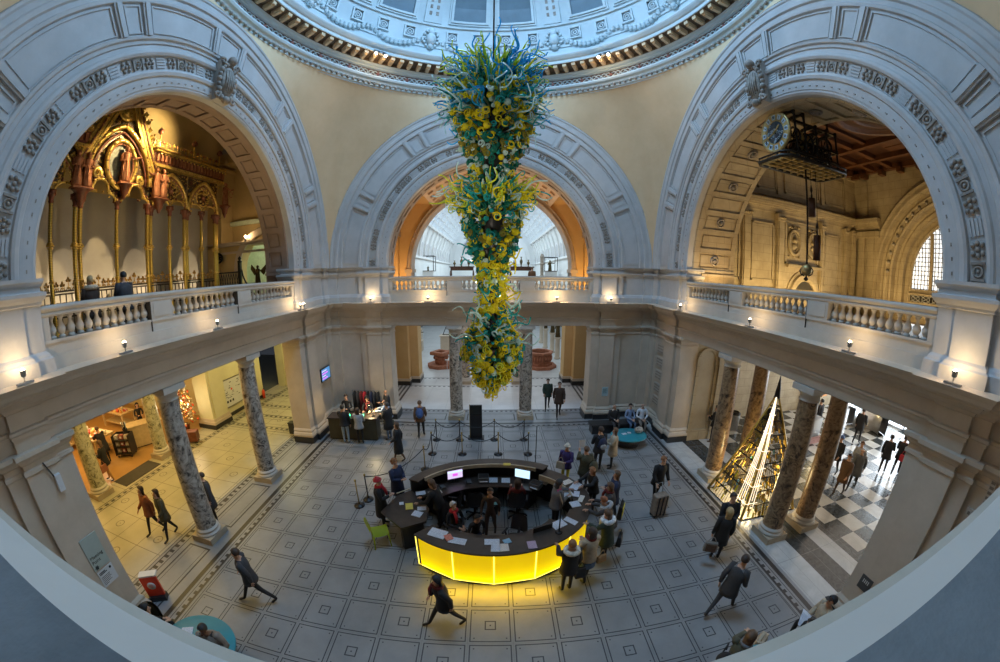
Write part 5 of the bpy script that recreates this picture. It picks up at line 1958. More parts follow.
q.tube([(p * 0.84, -0.09, 11.03 + (z - 11.03) * 0.86) for p, z in mand], 0.03, 6, M['copper'], closed=True)
for p, z in mand[::2]:
    q.sphere((p, -0.19, z), 0.03, 5, 4, M['dark_red'])
M['grey_mosaic'] = plain('grey_green_mosaic', (0.30, 0.32, 0.26), 0.5, var=0.45, scale=14)
q.add([(p * 0.95, -0.01, 11.03 + (z - 11.03) * 0.95) for p, z in mand], [tuple(range(32))], M['grey_mosaic'])
sc_mesh('mandorla', q)
for c, r in (((0.0, 12.85), 0.27), ((-0.86, 10.62), 0.16), ((0.86, 10.62), 0.16)):
    q = MB()
    q.lathe([(r * 1.25, 0.0), (r * 1.25, 0.05), (r, 0.09), (r * 0.7, 0.05), (r * 0.5, 0.12), (0.0, 0.16)], (0, 0, 0), 18, M['gilt'])
    k = len(q.v) - 18 * 6
    for i in range(k, len(q.v)):
        x, y, z = q.v[i]
        q.v[i] = (c[0] + x, -0.02 - z, c[1] + y)
    sc_mesh('gilt_boss', q)
for a, z0, h, arm in ((0.12, 10.42, 1.2, 1), (-1.32, 10.06, 1.06, None), (1.52, 10.12, 1.05, -1), (1.86, 10.12, 1.05, None), (5.42, 10.34, 0.98, 1), (-5.42, 10.34, 0.98, None), (-1.68, 10.06, 1.06, None)):
    q = MB()
    statue(q, a, z0, h, M['copper'], arm)
    sc_mesh('statue', q, 'red robed statue')
for a, z, w in ((0.12, 10.40, 0.55), (1.69, 10.10, 0.72), (-1.5, 10.04, 0.72), (5.42, 10.32, 0.4), (-5.42, 10.32, 0.4)):
    q = MB()
    pedestal_corbel(q, a, z, w)
    sc_mesh('statue_corbel', q)
q = MB()
q.tube([(5.75 + 0.13 * cos(i * 0.5), -0.25, 10.85 + 0.13 * sin(i * 0.5)) for i in range(12)], 0.018, 5, M['copper'])
sc_mesh('crozier', q)
# the wings: pointed arches with tracery, cornice and cresting
for s in (-1, 1):
    q, q2, q3 = MB(), MB(), MB()
    for c0 in (2.38, 4.2):
        c = s * c0
        hw = 0.88
        arc = pointed(hw, 9.85, 11.12, 8)
        q.tube([(c + p, -0.06, z) for p, z in arc], 0.075, 7, M['gilt'])
        q.tube([(c + p * 0.88, -0.03, 9.85 + (z - 9.85) * 0.9) for p, z in arc], 0.035, 6, M['copper'])
        for k, (p, z) in enumerate(arc):
            q.sphere((c + p * 0.8, -0.06, 9.85 + (z - 9.85) * 0.84), 0.045, 5, 4, M['gilt'])
        # spandrel plates above the arch
        v, f = [], []
        for p, z in arc:
            v += [(c + p, 0.02, z), (c + p, 0.02, 11.25)]
        f = [(2 * i, 2 * i + 2, 2 * i + 3, 2 * i + 1) for i in range(len(arc) - 1)]
        q2.add(v, f, M['mosaic'])
        # wheel tracery with leaf sprays
        q.tube([(c + 0.36 * cos(2 * pi * i / 20), 0, 10.48 + 0.36 * sin(2 * pi * i / 20)) for i in range(20)], 0.035, 6, M['gilt'], closed=True)
        q2.lathe([(0.34, 0.0), (0.0, 0.02)], (0, 0, 0), 16, M['mosaic'], cap=False)
        k0 = len(q2.v) - 32
        for i in range(k0, len(q2.v)):
            x, y, z = q2.v[i]
            q2.v[i] = (c + x, 0.03 + z, 10.48 + y)
        for i in range(8):
            t = 2 * pi * i / 8
            q.bar((c, -0.02, 10.48), (c + 0.36 * cos(t), -0.02, 10.48 + 0.36 * sin(t)), 0.025, mat=M['copper'])
            q.sphere((c + 0.24 * cos(t), -0.05, 10.48 + 0.24 * sin(t)), 0.05, 5, 4, M['gilt'])
        q.sphere((c, -0.06, 10.48), 0.09, 8, 6, M['copper'])
        for hs in (-1, 1):
            q.tube([(c + hs * 0.44 + 0.42 * cos(pi * i / 8), -0.02, 9.82 + 0.36 * sin(pi * i / 8)) for i in range(9)], 0.04, 6, M['gilt'])
            for k in range(5):
                q.sphere((c + hs * (0.14 + 0.15 * k), -0.04, 10.16 + 0.05 * (k % 2)), 0.05, 5, 4, M['dark_red'] if k % 2 else M['gilt'])
    x0, x1 = sorted((s * 1.35, s * 5.3))
    q3.box(x0, x1, -0.22, 0.3, 11.25, 11.36, M['gilt'])
    q3.box(x0, x1, -0.16, 0.3, 11.36, 11.78, M['dark_red'])
    q3.box(x0, x1, -0.30, 0.4, 11.78, 11.86, M['gilt'])
    q3.add([(x0, -0.34, 11.86), (x1, -0.34, 11.86), (x1, 0.1, 12.12), (x0, 0.1, 12.12), (x0, 0.45, 11.86), (x1, 0.45, 11.86)], [(0, 1, 2, 3), (3, 2, 5, 4), (0, 3, 4), (1, 5, 2)], M['gilt'])
    for k in range(20):
        a = s * (1.5 + 0.195 * k)
        q3.box(a - 0.05, a + 0.05, -0.24, -0.1, 11.45, 11.70, M['copper'])
        q3.sphere((a + s * 0.1, -0.26, 11.72), 0.045, 5, 4, M['gilt'])
        q3.bar((a, 0.1, 12.1), (a, 0.1, 12.26), 0.025, mat=M['gilt'])
        for j in (-1, 0, 1):
            q3.sphere((a + 0.045 * j, 0.1, 12.29 + (0.05 if j == 0 else 0)), 0.035, 5, 4, M['gilt'] if k % 2 else M['copper'])
    for a in (1.75, 3.6, 5.2):
        q3.bar((s * a, 0.1, 12.1), (s * a, 0.1, 12.62), 0.04, mat=M['gilt'])
        q3.lathe([(0.03, -0.12), (0.12, -0.04), (0.13, 0.03), (0.07, 0.11), (0.0, 0.16)], (s * a, 0.1, 12.7), 8, M['dark_red'])
    sc_mesh('tracery', q)
    sc_mesh('spandrel_mosaic', q2)
    sc_mesh('cornice_and_cresting', q3)
# low iron gates between the columns
M['clock_iron2'] = plain('black_brown_iron', (0.03, 0.018, 0.012), 0.4)
M['iron_gilt'] = gilt('gilded_ironwork', (0.30, 0.16, 0.05), (0.55, 0.34, 0.10), 0.4)
bays = [-5.1, -4.15, -3.3, -2.4, -1.45, 0.0, 1.45, 2.4, 3.3, 4.15, 5.1]
for b0, b1 in zip(bays, bays[1:]):
    q = MB()
    L = b1 - b0 - 0.12
    a0 = b0 + 0.06
    for zz in (5.75, 6.35, 7.0, 7.08):
        q.bar((a0, 0.05, zz), (a0 + L, 0.05, zz), 0.05, mat=M['clock_iron2'])
    n_ = max(3, int(L / 0.19))
    for i in range(n_ + 1):
        a = a0 + L * i / n_
        q.bar((a, 0.05, 5.66), (a, 0.05, 7.0), 0.03, mat=M['clock_iron2'])
    for i in range(n_):
        a = a0 + L * (i + 0.5) / n_
        w = L / n_ * 0.42
        for zc, rr_ in ((6.68, w), (6.05, w)):
            q.tube([(a + rr_ * (1 - j * 0.07) * cos(j * 0.62), 0.04, zc + rr_ * (1 - j * 0.07) * sin(j * 0.62)) for j in range(15)], 0.026, 5, M['iron_gilt'])
        hp = 7.32 if i == n_ // 2 else 7.2
        q.tube([(a - w * 0.8, 0.04, 7.1), (a - w * 0.5, 0.04, 7.18), (a, 0.04, 7.12), (a + w * 0.5, 0.04, 7.18), (a + w * 0.8, 0.04, 7.1)], 0.024, 5, M['iron_gilt'])
        q.bar((a, 0.04, 7.08), (a, 0.04, hp + 0.08), 0.022, mat=M['iron_gilt'])
        for dx, dz in ((0, 0.12), (-0.05, 0.05), (0.05, 0.05)):
            q.sphere((a + dx, 0.03, hp + dz), 0.045, 5, 4, M['iron_gilt'])
    sc_mesh('iron_gate', q)

# lattice railing, bronze figure and lamp at the far end of that gallery
M['bronze'] = plain('dark_bronze', (0.10, 0.075, 0.035), 0.35, metal=0.8, var=0.3)
lr = thing('lattice_railing', 'black lattice railing with scrolled end post beyond the choir screen', 'railing', (-11.4, 5.45, FZ))
q = MB()
q.bar((-0.95, 0, 0.12), (0.9, 0, 0.12), 0.05, mat=M['black_metal'])
q.bar((-0.95, 0, 1.65), (0.25, 0, 1.65), 0.06, mat=M['black_metal'])
for i in range(9):
    a = -0.95 + i * 0.15
    q.bar((a, 0, 0.95), (a + 0.15, 0, 1.6), 0.02, mat=M['black_metal'])
    q.bar((a + 0.15, 0, 0.95), (a, 0, 1.6), 0.02, mat=M['black_metal'])
    q.bar((a, 0, 0.1), (a, 0, 0.95), 0.02, mat=M['black_metal'])
q.bar((-0.95, 0, 0.95), (0.3, 0, 0.95), 0.03, mat=M['black_metal'])
q.build('lattice_panel', parent=lr)
q = MB()
q.box(0.28, 0.42, -0.06, 0.06, 0, 2.05, M['black_metal'])
q.lathe([(0.1, 0), (0.12, 0.06), (0.05, 0.1), (0.09, 0.2), (0, 0.3)], (0.35, 0, 2.05), 10, M['black_metal'])
sp = [(0.45 + 0.75 * (i / 12), 0, 1.75 - 1.2 * (i / 12) ** 0.6) for i in range(13)]
q.tube(sp, 0.04, 6, M['black_metal'])
for i in range(5):
    q.tube([(0.6 + 0.12 * i + 0.07 * cos(j * .6), 0, 0.55 + 0.1 * (4 - i) + 0.07 * sin(j * .6)) for j in range(11)], 0.018, 5, M['black_metal'])
q.build('scrolled_post', parent=lr)
bf = thing('bronze_figure', 'small winged bronze figure on a post beside the black lattice railing', 'sculpture', (-9.85, 5.2, FZ))
q = MB()
q.lathe([(0.2, 0), (0.2, 0.1), (0.09, 0.2), (0.08, 0.95), (0.18, 1.0), (0.18, 1.1)], (0, 0, 0), 12, M['bronze'])
q.build('post', parent=bf)
q = MB()
statue(q, 0, 1.1, 0.75, M['bronze'], 1, d=0)
for s in (-1, 1):
    q.add([(s * 0.08, 0.06, 1.62), (s * 0.42, 0.1, 1.92), (s * 0.46, 0.1, 1.72), (s * 0.25, 0.08, 1.45), (s * 0.08, 0.1, 1.62), (s * 0.42, 0.14, 1.92), (s * 0.46, 0.14, 1.72), (s * 0.25, 0.12, 1.45)],
          [(0, 1, 2, 3), (7, 6, 5, 4), (0, 4, 5, 1), (1, 5, 6, 2), (2, 6, 7, 3), (3, 7, 4, 0)], M['bronze'])
q.build('figure', parent=bf)
bl = thing('wall_plaque', 'dark oval wrought plaque on the golden end wall beyond the choir screen', 'plaque', (-13.0, 6.14, 8.05))
MB().tube([(0.28 * cos(2 * pi * i / 20), -0.03, 0.22 * sin(2 * pi * i / 20)) for i in range(20)], 0.05, 6, M['black_metal'], closed=True).build('rim', parent=bl)
q = MB()
for i in range(8):
    t = 2 * pi * i / 8
    q.tube([(0.13 * cos(t) + 0.07 * cos(t + j * .7), -0.03, 0.1 * sin(t) + 0.06 * sin(t + j * .7)) for j in range(9)], 0.02, 5, M['black_metal'])
q.build('scrollwork', parent=bl)
sl = thing('shelf_lamp', 'small lit lamp on the high shelf beyond the choir screen', 'lamp', (-11.1, 5.97, 8.73))
MB().lathe([(0.08, 0), (0.08, 0.03), (0.03, 0.05), (0.03, 0.12)], (0, 0, 0), 10, M['black_metal']).build('base', parent=sl)
MB().sphere((0, 0, 0.18), 0.06, 10, 6, M['bulb']).build('bulb', parent=sl)
lamp('shelf_lamp_glow', 'POINT', (-11.1, 5.85, 8.95), 14, WARM, size=0.05)

# ------------------------------------------------------------------ the hanging clock (east arch)
M['clock_iron'] = plain('dark_clock_iron', (0.035, 0.03, 0.024), 0.4, metal=0.7, var=0.4)
M['brass'] = gilt('old_brass', (0.34, 0.24, 0.09), (0.56, 0.42, 0.18), 0.35)
M['dial_blue'] = plain('dial_blue_black', (0.045, 0.075, 0.11), 0.3, var=0.6, scale=9)
M['enamel'] = plain('blue_white_enamel', (0.42, 0.55, 0.66), 0.3)
ck = thing('hanging_clock', 'large clock with gilt dial and iron movement on a lattice platform', 'clock', (8.0, 0, 10.38), -pi / 2)
CZ = 0.86
def facing(mb_, start, c):
    """turn a lathe made about z to face -d (towards the hall)."""
    for i in range(start, len(mb_.v)):
        x, y, z = mb_.v[i]
        mb_.v[i] = (c[0] + x, c[1] - z, c[2] + y)
q = MB()
q.lathe([(0.0, 0.0), (0.585, 0.0), (0.60, 0.04), (0.58, 0.09), (0.54, 0.07), (0.36, 0.06), (0.35, 0.075), (0.33, 0.06), (0.0, 0.05)], (0, 0, 0), 40, M['brass'])
facing(q, 0, (0, -0.02, CZ))
dial = q.build('dial', parent=ck)
q = MB()
q.lathe([(0.0, 0.0), (0.33, 0.0), (0.33, 0.012), (0.0, 0.014)], (0, 0, 0), 32, M['dial_blue'])
facing(q, 0, (0, -0.075, CZ))
rr3 = random.Random(2)
for i in range(26):
    a_, r_ = rr3.uniform(0, 6.28), rr3.uniform(0.05, 0.3)
    c = Vector((r_ * cos(a_), -0.09, CZ + r_ * sin(a_)))
    q.tube([c + Vector((0.05 * (1 - .1 * j) * cos(j * .8), 0, 0.05 * (1 - .1 * j) * sin(j * .8))) for j in range(8)], 0.009, 4, M['enamel'])
q.build('dial_centre', parent=dial)
ROMAN = ['XII', 'I', 'II', 'III', 'IIII', 'V', 'VI', 'VII', 'VIII', 'IX', 'X', 'XI']
for i in range(12):
    t = 2 * pi * i / 12
    # the dial faces the hall (-d); seen from there clockwise runs towards -a... local +a is the viewer's right
    u = Vector((sin(t), 0, cos(t)))
    w = Vector((cos(t), 0, -sin(t)))
    c = Vector((0, -0.095, CZ)) + u * 0.45
    q = MB()
    hs = 0.07
    q.add([c - u * hs - w * hs * 0.8, c - u * hs + w * hs * 0.8, c + u * hs + w * hs, c + u * hs - w * hs,
           c - u * hs - w * hs * 0.8 + Vector((0, 0.02, 0)), c - u * hs + w * hs * 0.8 + Vector((0, 0.02, 0)), c + u * hs + w * hs + Vector((0, 0.02, 0)), c + u * hs - w * hs + Vector((0, 0.02, 0))],
          [(0, 1, 2, 3), (7, 6, 5, 4), (0, 4, 5, 1), (1, 5, 6, 2), (2, 6, 7, 3), (3, 7, 4, 0)], M['enamel'])
    s_ = ROMAN[i]
    tot = sum({'I': 0.02, 'V': 0.04, 'X': 0.04}[k_] for k_ in s_)
    x_ = -tot / 2
    f_ = Vector((0, -0.006, 0))
    for k_ in s_:
        wd_ = {'I': 0.02, 'V': 0.04, 'X': 0.04}[k_]
        m0, m1 = x_ + wd_ * 0.2, x_ + wd_ * 0.8
        mid = x_ + wd_ / 2
        segs = {'I': [((mid, -.04), (mid, .04))], 'V': [((m0, .04), (mid, -.04)), ((m1, .04), (mid, -.04))], 'X': [((m0, .04), (m1, -.04)), ((m1, .04), (m0, -.04))]}[k_]
        for (p0, z0_), (p1, z1_) in segs:
            q.bar(c + f_ + w * p0 + u * z0_, c + f_ + w * p1 + u * z1_, 0.009, 0.006, M['clock_iron'], up=(0, 1, 0))
        x_ += wd_
    q.build('hour_plate', parent=dial)
q = MB()
def hand(ang, L, wd_, back):
    u = Vector((sin(ang), 0, cos(ang)))
    c = Vector((0, -0.115, CZ))
    q.bar(c - u * back, c + u * L, wd_, 0.012, M['brass'], up=(0, 1, 0))
    q.sphere(c + u * L * 0.7, wd_ * 0.9, 8, 5, M['brass'], (1, 0.3, 1))
hand(radians(52), 0.27, 0.05, 0.08)
hand(radians(250), 0.42, 0.035, 0.12)
q.sphere((0, -0.12, CZ), 0.04, 8, 6, M['brass'])
q.build('hand', parent=dial)
q = MB()       # platform with lattice floor
rim = [(-0.62, -0.2), (-0.45, -0.38), (0.45, -0.38), (0.62, -0.2), (0.62, 2.3), (0.45, 2.5), (-0.45, 2.5), (-0.62, 2.3)]
q.tube([(a, d, 0.0) for a, d in rim], 0.055, 8, M['clock_iron'], closed=True)
q.tube([(a * 1.03, d, 0.12) for a, d in rim], 0.03, 6, M['clock_iron'], closed=True)
for i in range(9):
    d = -0.2 + i * 0.31
    q.bar((-0.6, d, 0), (0.6, d, 0), 0.03, 0.05, M['brass'])
for a in (-0.36, -0.12, 0.12, 0.36):
    q.bar((a, -0.36, 0.0), (a, 2.48, 0.0), 0.035, 0.05, M['brass'])
q.box(-0.55, 0.55, -0.1, 2.4, 0.05, 0.07, M['clock_iron'])
q.build('lattice_platform', parent=ck)
q = MB()       # movement frames, wheels and posts
for d in (0.35, 0.75, 1.25, 1.75, 2.2):
    h = 1.5 if d < 1.0 else 1.25
    for a in (-0.42, 0.42):
        q.lathe([(0.05, 0.05), (0.035, 0.12), (0.03, h * 0.5), (0.05, h * 0.55), (0.03, h * 0.6), (0.04, h - 0.05), (0.06, h)], (a, d, 0), 8, M['clock_iron'])
    q.bar((-0.46, d, h), (0.46, d, h), 0.06, mat=M['clock_iron'])
    q.bar((-0.46, d, 0.62), (0.46, d, 0.62), 0.05, mat=M['clock_iron'])
    q.tube([(0.42 * cos(pi * i / 10), d, h - 0.15 + 0.22 * sin(pi * i / 10)) for i in range(11)], 0.03, 6, M['clock_iron'])
for a in (-0.42, 0.42):
    for z in (0.3, 0.62, 1.2):
        q.bar((a, 0.3, z), (a, 2.25, z), 0.05, mat=M['clock_iron'])
for d, z, r in ((0.55, 0.8, 0.34), (1.0, 0.62, 0.42), (1.4, 0.85, 0.3), (1.5, 0.45, 0.34), (1.95, 0.75, 0.36), (2.05, 0.4, 0.25), (0.6, 0.35, 0.25)):
    k = len(q.v)
    q.tube([(r * cos(2 * pi * i / 24), r * sin(2 * pi * i / 24), 0) for i in range(24)], 0.035, 6, M['clock_iron'], closed=True)
    for j in range(6):
        t = pi * j / 6
        q.bar((-r * cos(t), -r * sin(t), 0), (r * cos(t), r * sin(t), 0), 0.03, mat=M['clock_iron'])
    q.lathe([(0.07, -0.12), (0.07, 0.12)], (0, 0, 0), 8, M['brass'])
    facing(q, k, (0.05, d, z))
q.lathe([(0.16, -0.4), (0.16, 0.4)], (0, 0, 0), 14, M['brass'])
facing(q, len(q.v) - 28, (0.0, 1.15, 0.95))
for d in (0.5, 2.0):
    for a in (-0.3, 0.3):
        q.bar((a, d, 1.25), (a, d, 1.60), 0.05, mat=M['clock_iron'])
q.bar((0, 0.05, 0.86), (0, 0.55, 0.86), 0.1, mat=M['clock_iron'])
q.box(-0.05, 0.05, -0.06, 0.35, 1.15, 1.24, M['clock_iron'])
q.build('movement', parent=ck)
q = MB()
q.bar((0, 1.1, 0.1), (0, 1.1, -2.85), 0.04, mat=M['clock_iron'])
q.sphere((0, 1.1, -2.97), 0.17, 16, 10, M['brass'])
q.lathe([(0.03, -3.3), (0.08, -3.24), (0.03, -3.18), (0.03, -3.1)], (0, 1.1, 0), 8, M['clock_iron'])
for s in (-1, 1):
    q.tube([(s * 0.08, 1.1, -3.15), (s * 0.22, 1.1, -3.1), (s * 0.26, 1.1, -3.0), (s * 0.2, 1.1, -2.92)], 0.02, 6, M['clock_iron'])
q.build('pendulum', parent=ck)
for a, d, zt, zb in ((0.0, 1.32, 9.53, 8.98), (0.0, 1.56, 8.46, 7.72)):
    q = MB()
    q.lathe([(0.0, zb - 10.38), (0.115, zb - 10.38), (0.115, zt - 10.38), (0.0, zt - 10.38)], (a, d, 0), 14, M['wood_beam'])
    q.lathe([(0.02, 0.0), (0.035, 0.08), (0.015, 0.16), (0.045, 0.24), (0.03, 0.32), (0.0, 0.45)], (a, d, zt - 10.38), 8, M['clock_iron'])
    q.bar((a, d, zt - 9.95), (a, d, 0.05), 0.012, mat=M['clock_iron'])
    q.build('weight', parent=ck)

# ------------------------------------------------------------------ the round reception desk
def lit_panel_mat():
    t = NT('backlit_yellow_panel')
    x, y, z = t.xyz()
    n = t.noise(1.3, 3, 0.5)
    t.color((0.75, 0.55, 0.01, 1))
    # edge-lit acrylic: the strip lamps behind it sit along the lower edge
    e = t.m('ADD', 0.62, t.m('MULTIPLY', 1.9, t.m('POWER', t.m('SUBTRACT', 1.0, t.m('MULTIPLY', z, 0.9)), 5.0)))
    e = t.m('MULTIPLY', e, t.m('ADD', 0.7, t.m('MULTIPLY', n, 0.5)))
    t.set(Emission_Color=(1.0, 0.68, 0.0, 1), Emission_Strength=e, Roughness=0.25)
    return t.mat
M['lit_yellow'] = lit_panel_mat()
M['yellow_edge'] = glow('lit_panel_edge', (1.0, 0.80, 0.12), 1.9)
M['dark_top'] = plain('dark_brown_worktop', (0.045, 0.035, 0.03), 0.35, var=0.25)
M['black_lam'] = plain('black_laminate', (0.018, 0.018, 0.02), 0.4)
M['cream_ledge'] = plain('cream_desk_ledge', (0.45, 0.38, 0.27), 0.5)
M['white_paper'] = plain('white_paper', (0.72, 0.74, 0.78), 0.7, var=0.05)
M['screen_purple'] = glow('screen_light', (0.75, 0.62, 0.95), 1.0, (0.1, 0.1, 0.1))
M['screen_blue'] = glow('screen_blue_light', (0.55, 0.80, 1.0), 1.3, (0.1, 0.1, 0.1))
M['magenta_screen'] = glow('screen_magenta', (0.75, 0.12, 0.75), 1.0)
DC = (0.1, -0.05)
def el(t, k=0.0):
    return (DC[0] + (2.55 - k) * cos(t), DC[1] + (1.95 - k) * sin(t))
def arc_slab(mb_, t0, t1, k0, k1, z0, z1, mat, n=24):
    v, f = [], []
    for i in range(n + 1):
        t = t0 + (t1 - t0) * i / n
        for k, z in ((k0, z0), (k1, z0), (k1, z1), (k0, z1)):
            x, y = el(t, k)
            v.append((x, y, z))
    for i in range(n):
        for j in range(4):
            j2 = (j + 1) % 4
            f.append((i * 4 + j, i * 4 + j2, (i + 1) * 4 + j2, (i + 1) * 4 + j))
    f += [(3, 2, 1, 0), (n * 4, n * 4 + 1, n * 4 + 2, n * 4 + 3)]
    mb_.add(v, f, mat)
desk = thing('reception_desk', 'round black reception desk with glowing yellow front panels', 'reception desk', (0, 0, 0))
q = MB()
arc_slab(q, radians(224), radians(342), -0.03, 0.50, 1.02, 1.07, M['dark_top'], 36)
q.build('front_counter', parent=desk)
q = MB()
arc_slab(q, radians(226), radians(342), 0.10, 0.14, 0.02, 1.02, M['black_lam'], 30)
arc_slab(q, radians(226), radians(342), 0.46, 0.49, 0.02, 1.02, M['black_lam'], 30)
arc_slab(q, radians(226), radians(342), 0.12, 0.48, 0.55, 0.58, M['black_lam'], 30)
arc_slab(q, radians(224), radians(226), 0.0, 0.50, 0.0, 1.02, M['black_lam'], 2)
arc_slab(q, radians(224), radians(342), 0.02, 0.12, 0.0, 0.05, M['black_lam'], 24)
q.build('counter_carcass', parent=desk)
ts = [radians(a) for a in (224.2, 248.6, 270, 291.9, 314.5, 338)]
for t0, t1 in zip(ts, ts[1:]):
    (x0, y0), (x1, y1) = el(t0), el(t1)
    (u0, w0), (u1, w1) = el(t0, 0.04), el(t1, 0.04)
    q = MB()
    q.add([(x0, y0, 0.05), (x1, y1, 0.05), (x1, y1, 1.02), (x0, y0, 1.02), (u0, w0, 0.05), (u1, w1, 0.05), (u1, w1, 1.02), (u0, w0, 1.02)],
          [(0, 1, 2, 3), (7, 6, 5, 4), (0, 4, 5, 1), (1, 5, 6, 2), (2, 6, 7, 3), (3, 7, 4, 0)], M['lit_yellow'])
    lp = q.build('lit_panel', parent=desk)
    lp['label'] = 'glowing yellow front panel'
    MB().bar((x0, y0, 0.05), (x0, y0, 1.02), 0.025, mat=M['yellow_edge']).build('lit_edge', parent=lp)
    MB().bar((x0, y0, 0.06), (x1, y1, 0.06), 0.02, mat=M['yellow_edge']).build('lit_edge', parent=lp)
q = MB()      # right-hand counter where the visitors lean
arc_slab(q, radians(-18), radians(50), -0.05, 0.42, 1.02, 1.07, M['dark_top'], 24)
arc_slab(q, radians(-18), radians(50), 0.05, 0.12, 0.0, 1.02, M['black_lam'], 24)
q.build('side_counter', parent=desk)
q = MB()
arc_slab(q, radians(2), radians(50), 0.42, 0.46, 0.95, 1.12, M['cream_ledge'], 20)
q.build('curved_edge', parent=desk)
q = MB()      # rear screen, ledge and inner worktop
arc_slab(q, radians(50), radians(158), -0.02, 0.03, 0.0, 1.18, M['black_lam'], 36)
arc_slab(q, radians(50), radians(158), -0.06, 0.26, 1.16, 1.20, M['dark_top'], 36)
q.build('rear_screen', parent=desk)
q = MB()
arc_slab(q, radians(56), radians(150), 0.26, 0.31, 1.10, 1.21, M['cream_ledge'], 30)
q.build('rear_ledge', parent=desk)
q = MB()
arc_slab(q, radians(50), radians(158), 0.22, 0.85, 0.72, 0.76, M['dark_top'], 36)
arc_slab(q, radians(228), radians(335), 0.46, 0.95, 0.72, 0.76, M['dark_top'], 30)
q.build('worktop', parent=desk)
for a0, a1 in ((54, 61), (86, 93), (112, 119), (140, 150)):
    q = MB()
    arc_slab(q, radians(a0), radians(a1), 0.25, 0.78, 0.0, 0.72, M['black_lam'], 4)
    q.build('cabinet', parent=desk)
q = MB()      # low table at the left gap
lt = [(-2.9, -0.35), (-2.2, -0.95), (-1.62, -0.62), (-1.62, -0.1), (-1.95, 0.35), (-2.28, 0.72), (-2.62, 0.45)]
q.prism(lt, lambda p, w_, t: (p, w_, t), 0.74, 0.80, M['dark_top'])
q.build('low_table', parent=desk)
q = MB()
q.prism([(-2.2, -0.90), (-1.70, -0.62), (-1.76, -0.5), (-2.28, -0.8)], lambda p, w_, t: (p, w_, t), 0.0, 0.74, M['black_lam'])
q.build('low_table_support', parent=desk)
q = MB()
q.prism([(-2.6, 0.42), (-2.32, 0.66), (-2.26, 0.58), (-2.52, 0.36)], lambda p, w_, t: (p, w_, t), 0.0, 0.74, M['black_lam'])
q.build('low_table_support', parent=desk)
q = MB()
q.bar((-2.66, 0.47, 0.83), (-2.3, 0.76, 0.83), 0.03, mat=M['cream_ledge'])
q.build('brass_edge', parent=desk)
lamp('desk_glow', 'AREA', (0.1, -2.02, 0.35), 30, (1.0, 0.58, 0.0), size=2.8, size_y=0.3, target=(0.1, -3.4, 0.0))

# monitors
mon_me = MB().box(-0.25, 0.25, -0.02, 0.02, 0.12, 0.45, M['black_lam']).bar((0, 0.02, 0.0), (0, 0.02, 0.2), 0.05, mat=M['black_lam']).box(-0.11, 0.11, -0.06, 0.1, 0, 0.015, M['black_lam']).mesh('casing')
def monitor(x, y, z, rz, label, scr_):
    t = thing('computer_monitor', label, 'monitor', (x, y, z), rz, 'monitors on the reception desk')
    link('casing', mon_me, t)
    q = MB().box(-0.23, 0.23, -0.026, -0.02, 0.15, 0.43, scr_)
    s = q.build('screen', parent=t)
    if scr_ is M['screen_purple']:
        MB().box(-0.23, 0.23, -0.030, -0.026, 0.36, 0.40, M['screen_blue']).build('screen_bar', parent=s)
        MB().box(-0.08, 0.08, -0.030, -0.026, 0.23, 0.32, M['magenta_screen']).build('screen_logo', parent=s)
monitor(-1.05, 1.28, 0.763, radians(22), 'monitor with purple logo on its lit screen, rear of the desk', M['screen_purple'])
monitor(0.98, 1.30, 0.763, radians(-22), 'monitor with pale blue lit screen before the seated clerk', M['screen_blue'])
monitor(1.25, -1.25, 0.763, radians(200), 'black monitor seen from behind, near the front counter', M['screen_purple'])
# keyboards, phones and small machines on the inner worktop
M['grey_plastic'] = plain('grey_plastic', (0.10, 0.105, 0.11), 0.5)
def gadget(name, label, cat, x, y, z, rz, builder, group=None):
    t = thing(name, label, cat, (x, y, z), rz, group)
    builder(t)
    return t
def b_phone(t):
    MB().box(-0.09, 0.09, -0.1, 0.1, 0, 0.05, M['grey_plastic']).build('base', parent=t)
    MB().tube([(-0.06, -0.09, 0.07), (-0.06, 0, 0.085), (-0.06, 0.09, 0.07)], [0.03, 0.018, 0.03], 8, M['black_lam']).build('handset', parent=t)
def b_printer(t):
    MB().box(-0.16, 0.16, -0.14, 0.14, 0, 0.16, M['grey_plastic']).build('body', parent=t)
    MB().box(-0.12, 0.12, -0.17, -0.12, 0.04, 0.06, M['white_paper']).build('paper_slot', parent=t)
    MB().box(-0.14, 0.14, -0.1, 0.1, 0.16, 0.18, M['black_lam']).build('lid', parent=t)
gadget('telephone', 'dark desk telephone beside the purple screen', 'telephone', -0.66, 1.26, 0.763, 0.2, b_phone)
gadget('ticket_printer', 'small grey ticket printer at the rear of the desk', 'printer', -0.2, 1.38, 0.763, 0.05, b_printer)
gadget('ticket_printer', 'small grey ticket printer between two paper piles and the clerk', 'printer', 1.36, 0.98, 0.763, -0.6, b_printer)
gadget('telephone', 'dark desk telephone by the left worktop papers', 'telephone', -1.42, 0.95, 0.763, 0.5, b_phone)

